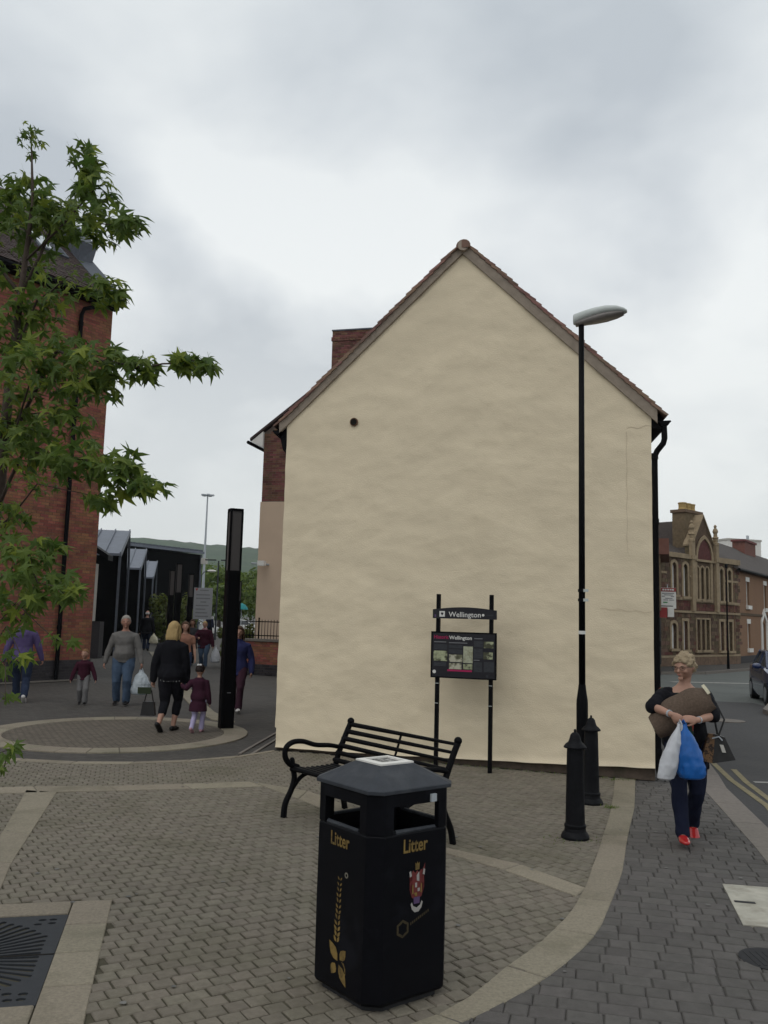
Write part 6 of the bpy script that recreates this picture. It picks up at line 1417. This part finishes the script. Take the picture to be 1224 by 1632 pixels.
    for i in range(m_ + 1):
        th = PI * i / m_
        for j in range(n_):
            q = 2 * PI * j / n_; x, y, z = math.sin(th) * math.cos(q), math.sin(th) * math.sin(q), -math.cos(th)
            if i in (0, m_): x, y = 1e-4 * math.cos(q), 1e-4 * math.sin(q)
            w, d = .355, .45
            if z < 0: w *= 1 - .30 * (-z) ** 1.5; d *= 1 - .22 * (-z) ** 1.3
            yy = y * d + (.02 if y > 0 else 0) + (-.05 * (-z) if z < 0 and y < .3 else 0)
            vs.append(hd(x * w, yy, z * .5))
    b.add(vs, [(i * n_ + j, i * n_ + (j + 1) % n_, (i + 1) * n_ + (j + 1) % n_, (i + 1) * n_ + j) for i in range(m_) for j in range(n_)])
    b.tube([hd(0, -.42, .06), hd(0, -.47, -.03), hd(0, -.52, -.11), hd(0, -.47, -.14)], [.035 * hs, .045 * hs, .058 * hs, .04 * hs], 8, round_=True)
    for sg in (-1, 1): b.ell(hd(sg * .365, .03, -.04), (.035 * hs, .07 * hs, .11 * hs), 8, 6); b.ell(hd(sg * .14, -.395, .085), (.10 * hs, .05 * hs, .032 * hs), 8, 6); b.ell(hd(sg * .19, -.33, -.12), (.09 * hs, .08 * hs, .08 * hs), 8, 6)
    b.ell(hd(0, -.39, -.40), (.11 * hs, .09 * hs, .08 * hs), 8, 6); b.ell(hd(0, -.41, -.25), (.11 * hs, .06 * hs, .06 * hs), 8, 6)
    finish(remesh(b, voxel * .8 if voxel < .009 else voxel, 2), 'body', skin, t)
    if face:
        for sg in (-1, 1): b = MB(); b.ell(hd(sg * .15, -.405, .03), (.042 * hs, .028 * hs, .020 * hs), 8, 6); b.build('eye', M['eye'], t, local=True)
        b = MB(); b.ell(hd(0, -.468, -.235), (.085 * hs, .03 * hs, .020 * hs), 10, 6, M=HM); b.build('mouth', M['lips'], t, local=True)
        for sg in (-1, 1): b = MB(); b.ell(hd(sg * .16, -.435, .115), (.075 * hs, .02 * hs, .012 * hs), 8, 5, M=HM); b.build('eyebrow', hair[1], t, local=True)
    # ---- hair
    st, hm_ = hair[:2]
    if hm_:
        b = MB(); vs = []; n_, m_ = 32, 22; k_ = {'short': 1.09, 'curly': 1.16, 'bob': 1.12, 'long': 1.12, 'bald': 1.05, 'child': 1.06}[st]
        for i in range(m_ + 1):
            th = PI * i / m_
            for j in range(n_):
                q = 2 * PI * j / n_; x, y, z = math.sin(th) * math.cos(q), math.sin(th) * math.sin(q), -math.cos(th)
                if i in (0, m_): x, y = 1e-4 * math.cos(q), 1e-4 * math.sin(q)
                lowf = {'short': .42, 'curly': .36, 'bob': .40, 'long': .42, 'bald': .75, 'child': .46}[st]   # hairline at the brow
                back = {'short': -.45, 'curly': -.5, 'bob': -.8, 'long': -.8, 'bald': -.35, 'child': -.4}[st]
                edge = lowf + (back - lowf) * max(0, min(1, (y * .9 + .62) / .95)); kk = k_
                if st == 'bald': kk = 1.05 if z < .35 else .9
                if z < edge: kk = .80
                kk *= 1 + (.05 if st == 'curly' else .02) * noise.noise(V((x * 4, y * 4, z * 4 + h)))
                vs.append(hd(x * .365 * kk, y * .46 * kk + .02, z * .5 * kk + (.01 if z > 0 else 0)))
        b.add(vs, [(i * n_ + j, i * n_ + (j + 1) % n_, (i + 1) * n_ + (j + 1) % n_, (i + 1) * n_ + j) for i in range(m_) for j in range(n_)])
        if st in ('bob', 'long'):
            L = 1.0 if st == 'bob' else 1.35
            b.tube([hd(0, .20, .25), hd(0, .33, -.1), hd(0, .36, -.5), hd(0, .30, -L * .78), hd(0, .26, -L)], [(.30 * hs, .2 * hs), (.40 * hs, .20 * hs), (.43 * hs, .18 * hs), (.40 * hs, .14 * hs), (.30 * hs, .06 * hs)], 16, side=HM @ V((1, 0, 0)), round_=True)
            for sg in (-1, 1): b.tube([hd(sg * .30, -.05, .25), hd(sg * .40, -.06, -.1), hd(sg * .40, .02, -.5), hd(sg * .34, .08, -L * .85)], [(.10 * hs, .16 * hs), (.08 * hs, .17 * hs), (.08 * hs, .15 * hs), (.05 * hs, .08 * hs)], 10, side=HM @ V((1, 0, 0)), round_=True)
        me = remesh(b, max(voxel * .8, .006), 1); rough_up(me, (.020 if st == 'curly' else .006) * (h / 1.6), 27 if st == 'curly' else 40, 1, (1, 1, .35) if st in ('bob', 'long') else (1, 1, 1)); finish(me, 'hair', hm_, t)
    # ---- clothes
    for c in clothes:
        kind, m = c[0], c[1]; o_ = c[2] if len(c) > 2 else {}; b = MB(); infl = o_.get('infl', .010)
        if kind == 'trousers':
            torso(b, infl * .3, .462, .60)
            for s in 'LR': leg(b, s, infl * .6, o_.get('crop', 0), o_.get('hem', .030), o_.get('knee'))
            seam = .5
        elif kind in ('top', 'coat'):
            torso(b, infl, o_.get('hem', .47), o_.get('neck', .842), o_.get('flare', 0.))
            if o_.get('neck', .842) > .83 and o_.get('collar', 0): b.rings([((neck_z - .02) * h, .056 * h, .05 * h, 0, .006 * h), ((neck_z + .015) * h, .045 * h, .043 * h, 0, .0 * h)], 16)
            for s in 'LR': arm(b, s, o_.get('ainfl', infl * .8), o_.get('sleeve', 1.), o_.get('cuff', 0))
        elif kind == 'skirt': torso(b, infl, o_.get('hem', .3), .60, o_.get('flare', .0))
        elif kind == 'scarf': b.rings([((neck_z - .035) * h, .06 * h, .055 * h, 0, 0), ((neck_z - .01) * h, .062 * h, .058 * h, 0, -.004 * h), ((neck_z + .02) * h, .05 * h, .05 * h, 0, -.004 * h)], 16)
        if o_.get('front'): b.ell(X(-.01, -.055, .62), (.05 * h, .068 * h, .17 * h), 16, 12)
        me = remesh(b, max(voxel, .008), 2); rough_up(me, o_.get('fold', .010) * h / 1.6, o_.get('fs', 11), len(c[0]) + rnd.random(), (1, 1, .55)); finish(me, o_.get('name', kind), m, t)
    # ---- shoes
    if shoes:
        for s, sg in (('L', 1), ('R', -1)):
            an = J['an' + s]; M3 = Matrix.Rotation(rad(fp_[s]), 3, 'X'); q = lambda x, y, z: an + M3 @ V((x * h, y * h, z * h)); b = MB()
            hi = .0 if shoe_style == 'flat' else .03
            b.tube([q(0, .036, -.026), q(0, -.0, -.024 + hi * .3), q(0, -.04, -.026), q(0, -.085, -.033), q(sg * -.004, -.118, -.037)], [(.023 * h, .022 * h), (.026 * h, .026 * h), (.028 * h, .023 * h), (.029 * h, .016 * h), (.019 * h, .011 * h)], 12, side=(1, 0, 0), round_=True)
            if hi: b.tube([an + V((0, 0, hi * h * 2)), an - V((0, 0, .02 * h))], [.03 * h, .028 * h], 10)
            finish(remesh(b, min(voxel, .008), 1), 'shoe', shoes, t)
    return t, J, hd, hs
def carrier_bag(label, top, w, d, hh, m, rz=0, group=None, seed=1, lean=(0, 0), handles=True):
    """thin plastic bag hanging from the point top: gathered handles, creased full body"""
    t = thing('carrier_bag', label, 'bag', top, rz, group); b = MB(); rg = random.Random(seed)
    prof = [(-.05, .10, .14), (-.14, .24, .34), (-.24, .50, .56), (-.38, .74, .76), (-.58, .93, .94), (-.76, 1.02, 1.0), (-.90, .98, .96), (-.97, .86, .84), (-1.0, .6, .55)]
    rs = [(z * hh, w / 2 * a, d / 2 * c, lean[0] * -z, lean[1] * -z) for z, a, c in prof]; full = []
    for a, c in zip(rs, rs[1:]):
        for k in range(8): full.append(tuple(a[i] + (c[i] - a[i]) * k / 8 for i in range(5)))
    full.append(rs[-1]); b.rings(list(reversed(full)), 56); me = b.mesh('bag_body')
    for v in me.vertices:
        p = V((math.atan2(v.co.y, v.co.x + 1e-6) * 2.2, v.co.z * 5 / hh * .4, seed)); k = noise.noise(p * 1.6) * .06 + (.5 - abs(noise.noise(V((v.co.x * 14, v.co.y * 14, v.co.z * 8 + seed))))) * .10 + (.5 - abs(noise.noise(V((v.co.x * 34, v.co.y * 34, v.co.z * 17 + seed))))) * .05 - .07
        r = 1 + k * 1.5; v.co.x = lean[0] * -v.co.z / hh + (v.co.x - lean[0] * -v.co.z / hh) * r; v.co.y *= r
    finish(me, 'bag_body', m, t)
    if handles:
        for sg in (-1, 1):
            b = MB(); b.tube([(sg * w * .10, 0, -hh * .16), (sg * w * .06, 0, -hh * .04), (0, 0, .012), (-sg * w * .05, sg * .01, -hh * .04)], [(.016, .004), (.012, .004), (.010, .004), (.012, .004)], 8, round_=True); b.build('handle', m, t, local=True, smooth=True)
    return t
H_grey = cloth('grey hair', (.30, .28, .25), rough=.7, scale=40); H_blond = cloth('blond hair', (.40, .28, .13), rough=.6, scale=30, stretch=(1, 1, .2)); H_blondgrey = cloth('grey blond hair', (.30, .235, .155), rough=.65, scale=50)
H_brown = cloth('brown hair', (.075, .042, .026), rough=.6, scale=30); H_dark = cloth('dark hair', (.022, .014, .012), rough=.55, scale=30); H_white = cloth('white hair', (.55, .54, .52), scale=40); H_ginger = cloth('light brown hair', (.20, .115, .06), scale=30)
C_black = cloth('black knit', (.010, .010, .013)); C_navy = cloth('navy denim', (.012, .015, .032)); C_jeans = cloth('blue denim', (.062, .092, .142), var=.3, scale=5); C_djeans = cloth('dark denim', (.025, .034, .062), var=.25)
C_greyknit = cloth('grey knit', (.145, .137, .130)); C_purple = cloth('purple shirt', (.095, .070, .165)); C_maroon = cloth('maroon cloth', (.045, .012, .022)); C_burg = cloth('burgundy coat', (.042, .014, .026)); C_greyt = cloth('grey jersey', (.15, .145, .145))
C_lilac = cloth('lilac leggings', (.40, .36, .54)); C_pink = cloth('pink shoe', (.52, .30, .34)); C_blue = cloth('blue coat', (.032, .036, .105)); C_plum = cloth('plum trousers', (.050, .022, .034)); C_white = cloth('white cloth', (.62, .61, .60)); C_coat = cloth('dark grey coat', (.055, .055, .062)); C_peach = cloth('peach top', (.26, .13, .09)); C_pinkscarf = cloth('pink scarf', (.45, .25, .27))
M['shoe_black'] = mat('black shoe', (.012, .011, .011), .4); M['shoe_red'] = mat('red patent shoe', (.42, .022, .022), .18, .08, 20, spec=.6); M['shoe_white'] = mat('white trainer', (.62, .60, .58), .6)
M['bag_white'] = mat('white plastic bag', (.50, .51, .54), .4, .06, 12, .15, 30, spec=.4); M['bag_blue'] = mat('blue plastic bag', (.008, .10, .36), .32, .15, 12, .15, 30, spec=.4); M['bag_pale'] = mat('pale plastic bag', (.40, .44, .47), .4, .15, 10, .15, 30)
M['bag_black'] = mat('black leather', (.013, .012, .012), .45, .2, 20); M['bag_cream'] = mat('cream plastic bag', (.60, .56, .42), .4, .1, 10)
M['floral'] = mat('floral print', (.022, .05, .032), .9, .3, 20, dirt=(.42, .06, .045, .95), dscale=13, dirtw=(.52, .57))

# woman with the rolled rug
WLc = V((2.665, 7.66, 0)); wz = rad(-12)
t, J, hd, hs = person('woman with short grey blond hair and glasses hugging a rolled brown rug, red shoes', WLc, wz, 1.54, M['skin'], ('curly', H_blondgrey), head_turn=-36, head_tilt=9,
    feet={'R': (-.045, -.19, .050, -8), 'L': (.045, .10, .062, 22)}, hands={'R': (-.16, -.40, 1.07), 'L': (.05, -.39, 1.03)}, elbows={'R': (-1, -.75, -.45), 'L': (1, -.2, -.7)},
    hand_dirs={'R': ((.86, -.10, -.42), (.1, .95, -.2)), 'L': ((-.94, -.25, .12), (-.1, .9, -.35))}, hand_curl=.55,
    clothes=(('top', M['floral'], {'infl': .012, 'hem': .47, 'sleeve': .3, 'neck': .81, 'name': 'blouse', 'front': 1}), ('trousers', C_navy, {'hem': .031, 'knee': .037, 'infl': .010}), ('coat', C_black, {'infl': .024, 'ainfl': .012, 'hem': .385, 'sleeve': .56, 'neck': .80, 'cuff': .03, 'flare': .0, 'name': 'cardigan', 'fold': .012})), shoes=M['shoe_red'], build=1.02, voxel=.0085)
# glasses
b = MB()
for sg in (-1, 1):
    P = [hd(sg * .165 + .115 * math.cos(q), -.47, .03 + .075 * math.sin(q)) for q in [2 * PI * i / 14 for i in range(15)]]; b.tube(P, .0015, 6, caps=False); b.tube([hd(sg * .28, -.46, .05), hd(sg * .37, -.2, .05), hd(sg * .385, .05, .02)], .0015, 6)
b.tube([hd(-.05, -.485, .045), hd(.05, -.485, .045)], .0022, 6); b.build('glasses', M['iron_dark'], t, local=True)
b = MB(); b.tube([J['wrR'].lerp(J['elR'], .06), J['wrR'].lerp(J['elR'], .13)], .030, 14); b.build('watch', M['galv'], t, local=True)
b = MB(); b.tube([J['wrL'].lerp(J['elL'], .06), J['wrL'].lerp(J['elL'], .10)], .030, 14); b.build('bracelet', M['galv'], t, local=True)
WM = Matrix.Translation(WLc) @ Matrix.Rotation(wz, 4, 'Z'); wpt = lambda x, y, z: WM @ V((x, y, z))
# rolled rug: a spiral of thick carpet
M['rug'] = mat('brown carpet', (.118, .084, .062), 1., .28, 60, .9, 240); M['rug_back'] = mat('carpet backing', (.52, .48, .36), 1., .2, 40)
rug = thing('rolled_rug', 'rolled up brown carpet clutched diagonally by the woman on the pavement', 'rug', wpt(-.07, -.24, 1.09))
r0, r1 = wpt(-.28, -.22, .965), wpt(.175, -.195, 1.235); ax_ = (r1 - r0).normalized(); s1_ = ax_.orthogonal().normalized(); s2_ = ax_.cross(s1_)
NSP = 110; turns = 3.6; ring_o, ring_i = [], []
for i in range(NSP + 1):
    a = 2 * PI * turns * i / NSP; rr_ = .020 + .100 * i / NSP; q = s1_ * math.cos(a) * 1.08 + s2_ * math.sin(a) * .93
    ring_o.append(q * (rr_ + .011)); ring_i.append(q * (rr_ - .009))
b = MB(); NA = 14
for layer, rg_ in ((0, ring_o), (1, ring_i)):
    for k in range(NA + 1):
        for i, q in enumerate(rg_): b.v.append(tuple(r0.lerp(r1, k / NA) + V((0, 0, -.03 * (2 * k / NA - 1) ** 2)) + q * (1.05 - .30 * abs(2 * k / NA - 1) ** 3.5 + .035 * math.sin(k * 1.1 + i * .09)) + ax_ * (.012 * math.sin(i * .23) if k in (0, NA) else 0)))
W_ = NSP + 1; off2 = (NA + 1) * W_
for k in range(NA):
    for i in range(NSP):
        a = k * W_ + i; b.f.append((a, a + 1, a + W_ + 1, a + W_)); b.m.append(0); a += off2; b.f.append((a, a + W_, a + W_ + 1, a + 1)); b.m.append(1)
for k in (0, NA):
    for i in range(NSP): a = k * W_ + i; f = (a, a + off2, a + off2 + 1, a + 1); b.f.append(f if k == 0 else f[::-1]); b.m.append(1 if k else 0)
for k in range(NA): a = k * W_ + NSP; b.f.append((a, a + off2, a + off2 + W_, a + W_)); b.m.append(0)
b.build('carpet', [M['rug'], M['rug_back']], rug, smooth=False)
b = MB(); pA = r1 - ax_ * .03; P = [pA + (s1_ * math.cos(q) * 1.1 + s2_ * math.sin(q) * .95) * .104 for q in [PI * .35 + .9 * i / 8 for i in range(9)]]; 
b.add([p for p in P] + [p + ax_ * .028 for p in P], [(i, i + 1, i + 10, i + 9) for i in range(8)]); b.build('pale_edge', M['rug_back'], rug)
hp_ = wpt(-.085, -.44, 1.02)
carrier_bag('white carrier bag hanging from the hands of the woman with the rug', hp_ - V((.012, 0, 0)), .155, .13, .47, M['bag_white'], seed=4, lean=(-.13, .0))
carrier_bag('bright blue carrier bag hanging from the hands of the woman with the rug', hp_ + V((.02, .01, 0)), .245, .16, .46, M['bag_blue'], seed=9, lean=(.065, 0))
M['leopard'] = mat('leopard print', (.155, .085, .04), .7, .25, 30, dirt=(.018, .012, .010, .95), dscale=30, dirtw=(.5, .55))
hb = thing('handbag', 'brown and black leopard print handbag with a pale tag hanging from a shoulder strap', 'handbag', wpt(.40, -.06, .70))
HO = wpt(.155, -.13, .665); hu = V((.93, -.30, -.02)).normalized(); hv = V((.24, .93, 0)).normalized()
def hbx(a, c, z): return HO + hu * a + hv * c + Z * z + hu * z * .10
b = MB()
for (a0, a1, z0, z1) in ((-.045, .04, .0, .235),): b.hexa([hbx(a0 - .01, -.07, z0 + .01), hbx(a1, -.07, z0), hbx(a1, .07, z0), hbx(a0 - .01, .07, z0 + .01), hbx(a0 + .035, -.03, z1), hbx(a1 - .0, -.03, z1), hbx(a1 - .0, .03, z1), hbx(a0 + .035, .03, z1)])
b.build('end_panel', M['leopard'], hb)
b = MB(); b.hexa([hbx(.04, -.072, 0), hbx(.215, -.06, .04), hbx(.215, .06, .04), hbx(.04, .072, 0), hbx(.04, -.032, .235), hbx(.12, -.028, .215), hbx(.12, .028, .215), hbx(.04, .032, .235)]); b.build('bag_body', M['bag_black'], hb)
b = MB(); b.tube([wpt(.175, -.02, 1.262), wpt(.235, -.12, 1.16), wpt(.30, -.135, 1.02), hbx(.07, -.03, .225)], [(.009, .004)] * 4, 8); b.tube([wpt(.175, -.02, 1.262), wpt(.23, .05, 1.12), hbx(.07, .03, .225)], [(.009, .004)] * 3, 8); b.build('strap', M['bag_black'], hb)
b = MB(); b.ob(hbx(.105, -.068, .095), hu * .03 + Z * .0, hv * .003, Z * .062 - hu * .02); b.build('tag', M['offwhite'], hb)
b = MB(); b.tube([hbx(.02, -.04, .20), hbx(.07, -.055, .22), hbx(.10, -.05, .19)], .006, 6); b.build('buckle', M['galv'], hb)

# people in the walkway
t, J, hd, hs = person('grey haired man in grey jumper and blue jeans carrying a pale plastic bag', (-5.02, 17.15, 0), rad(8), 1.70, M['skin_b'], ('short', H_grey), head_turn=8, feet={'L': (.06, -.05, .048, -6), 'R': (-.065, .05, .052, 8)}, hands={'L': (.36, -.10, .78), 'R': (-.37, .0, .76)},
    clothes=(('trousers', C_jeans, {'hem': .040, 'knee': .044}), ('top', C_greyknit, {'infl': .016, 'hem': .475, 'neck': .84})), shoes=M['shoe_black'], build=1.1, belly=.020, voxel=.012)
gm = Matrix.Translation(V((-5.02, 17.15, 0))) @ Matrix.Rotation(rad(8), 4, 'Z')
carrier_bag('pale full carrier bag in the hand of the grey haired man', gm @ V((.36, -.11, .70)), .40, .26, .50, M['bag_pale'], seed=3)
person('small boy in maroon top and grey trousers walking beside the brick building', (-5.75, 17.05, 0), rad(15), 1.04, M['skin'], ('child', H_ginger), head_turn=-20, feet={'L': (.05, -.10, .05, -10), 'R': (-.05, .09, .06, 20)}, hands={'L': (.235, -.08, .44), 'R': (-.235, -.06, .44)}, child=True,
    clothes=(('trousers', C_greyt, {'hem': .045, 'knee': .048}), ('top', C_maroon, {'infl': .022, 'hem': .44, 'neck': .81})), shoes=M['shoe_black'], voxel=.011)
person('man in purple shirt and dark jeans walking away behind the tree leaves', (-7.05, 17.25, 0), rad(196), 1.69, M['skin_b'], ('short', H_dark), feet={'L': (.06, -.16, .05, -8), 'R': (-.06, .15, .075, 30)}, hands={'L': (.33, .04, .80), 'R': (-.36, -.10, .78)}, face=False,
    clothes=(('trousers', C_djeans, {'hem': .038, 'knee': .044}), ('top', C_purple, {'infl': .016, 'hem': .48, 'neck': .845, 'collar': 1, 'sleeve': 1})), shoes=M['shoe_white'], build=1.06, voxel=.012)
BLc = V((-3.22, 13.55, 0)); bz = rad(172)
t, J, hd, hs = person('blond woman in black cardigan with a white patterned hem walking away beside the little girl', BLc, bz, 1.64, M['skin'], ('bob', H_blond), face=False, feet={'R': (-.028, -.04, .048, 0), 'L': (.030, .17, .085, 35)}, hands={'R': (-.22, -.10, .72), 'L': (.30, .02, .68)},
    clothes=(('trousers', C_black, {'hem': .030, 'knee': .039, 'crop': .52}), ('top', C_black, {'infl': .022, 'hem': .46, 'neck': .845, 'name': 'cardigan'})), shoes=M['shoe_black'], build=1.05, voxel=.010)
bmx = Matrix.Translation(BLc) @ Matrix.Rotation(bz, 4, 'Z')
M['lace'] = mat('patterned trim', (.012, .012, .014), .9, .2, 20, dirt=(.5, .5, .5, .9), dscale=24, dirtw=(.54, .6))
b = MB(); b.rings([(.748, .178, .135, 0, .012), (.79, .180, .137, 0, .012)], 24, caps=False); b.build('patterned_hem', M['lace'], t, local=True)
hb2 = thing('handbag', 'black handbag with a small green purse held by the blond woman', 'handbag', bmx @ V((.33, .02, .62)))
p0 = bmx @ V((.33, .02, .30)); b = MB(); b.hexa([p0 + V((-.11, -.05, -.08)), p0 + V((.11, -.05, -.08)), p0 + V((.11, .06, -.08)), p0 + V((-.11, .06, -.08)), p0 + V((-.085, -.03, .13)), p0 + V((.085, -.03, .13)), p0 + V((.085, .03, .13)), p0 + V((-.085, .03, .13))]); b.build('bag_body', M['bag_black'], hb2)
b = MB(); b.tube([p0 + V((-.07, 0, .12)), p0 + V((-.03, 0, .30)), p0 + V((.03, 0, .30)), p0 + V((.07, 0, .12))], .009, 6); b.build('handle', M['bag_black'], hb2)
b = MB(); b.box(p0 + V((-.06, -.07, .30)), (.20, .03, .10), rz=.1); b.build('purse', cloth('dark green leather', (.03, .04, .022), rough=.5), hb2)
gz_ = rad(176)
t, J, hd, hs = person('little girl in burgundy coat and lilac leggings with a white bow in her dark hair', (-2.76, 13.45, 0), gz_, 1.02, M['skin'], ('child', H_dark), face=False, feet={'R': (-.045, -.06, .05, 0), 'L': (.05, .12, .075, 30)}, hands={'L': (.26, .02, .70), 'R': (-.17, -.05, .40)}, elbows={'L': (.6, .6, -.6)}, child=True,
    clothes=(('trousers', C_lilac, {'hem': .034, 'knee': .036, 'infl': .006}), ('coat', C_burg, {'infl': .022, 'hem': .31, 'flare': .035, 'neck': .82})), shoes=C_pink, voxel=.010)
b = MB()
for sg in (-1, 1): b.ell(hd(sg * .10, .30, .42), (.022, .012, .016), 8, 6)
b.ell(hd(0, .31, .42), (.009, .012, .009), 8, 6); b.build('hair_bow', C_white, t, local=True)
person('woman in blue coat and plum trousers half hidden by the large lighting column', (-2.66, 16.4, 0), rad(4), 1.56, M['skin'], ('long', H_brown), feet={'L': (.04, -.12, .05, -10), 'R': (-.05, .10, .06, 15)}, hands={'L': (.26, -.02, .74), 'R': (-.27, .0, .74)},
    clothes=(('trousers', C_plum, {'hem': .034, 'knee': .038}), ('coat', C_blue, {'infl': .022, 'hem': .43, 'neck': .845, 'collar': 1})), shoes=M['shoe_white'], build=.98, voxel=.012)
person('woman with brown hair and peach top behind the blond woman', (-4.62, 20.6, 0), rad(10), 1.58, M['skin'], ('long', H_brown), clothes=(('trousers', C_djeans, {'hem': .034}), ('top', C_peach, {'infl': .012, 'hem': .48, 'sleeve': .4})), shoes=M['shoe_black'], voxel=.014)
person('white haired man in dark jacket walking away along the black hall with a cream bag', (-11.1, 41.3, 0), rad(185), 1.84, M['skin_b'], ('bald', H_white), face=False, feet={'L': (.06, -.08, .05, 0), 'R': (-.06, .08, .06, 15)}, hands={'R': (-.36, -.05, .78)}, clothes=(('trousers', C_djeans, {'hem': .038}), ('coat', C_black, {'infl': .024, 'hem': .42})), shoes=M['shoe_black'], build=1.12, voxel=.016)
carrier_bag('cream carrier bag in the hand of the white haired man', (-10.72, 41.2, .80), .42, .25, .48, M['bag_cream'], seed=12)
person('woman with long brown hair in dark grey coat and black tights coming up the walkway', (-6.60, 30.5, 0), rad(8), 1.56, M['skin'], ('long', H_brown), feet={'L': (.04, -.1, .05, 0), 'R': (-.05, .08, .06, 10)}, clothes=(('trousers', C_black, {'hem': .028, 'infl': .004}), ('coat', C_coat, {'infl': .02, 'hem': .36, 'flare': .02})), shoes=M['shoe_black'], voxel=.014)
person('woman in maroon jacket with pink scarf and jeans coming up the walkway', (-5.92, 29.3, 0), rad(6), 1.52, M['skin'], ('short', H_blond), feet={'L': (.05, -.08, .05, 0), 'R': (-.05, .08, .06, 10)}, hands={'L': (.30, -.10, .72), 'R': (-.20, -.24, .98)}, clothes=(('trousers', C_jeans, {'hem': .04}), ('coat', C_maroon, {'infl': .03, 'hem': .42, 'flare': .01}), ('scarf', C_pinkscarf)), shoes=M['shoe_black'], build=1.12, voxel=.014)
carrier_bag('white carrier bag beside the woman in the maroon jacket', (-5.52, 29.3, .72), .34, .24, .55, M['bag_white'], seed=15)
person('distant person in dark navy jacket beside the grey sign', (-12.6, 64, 0), rad(170), 1.74, M['skin'], ('short', H_dark), face=False, hands={'L': (.36, -.1, .85)}, clothes=(('trousers', C_black, {'hem': .034}), ('coat', C_navy, {'infl': .024, 'hem': .44})), shoes=M['shoe_black'], voxel=.02)
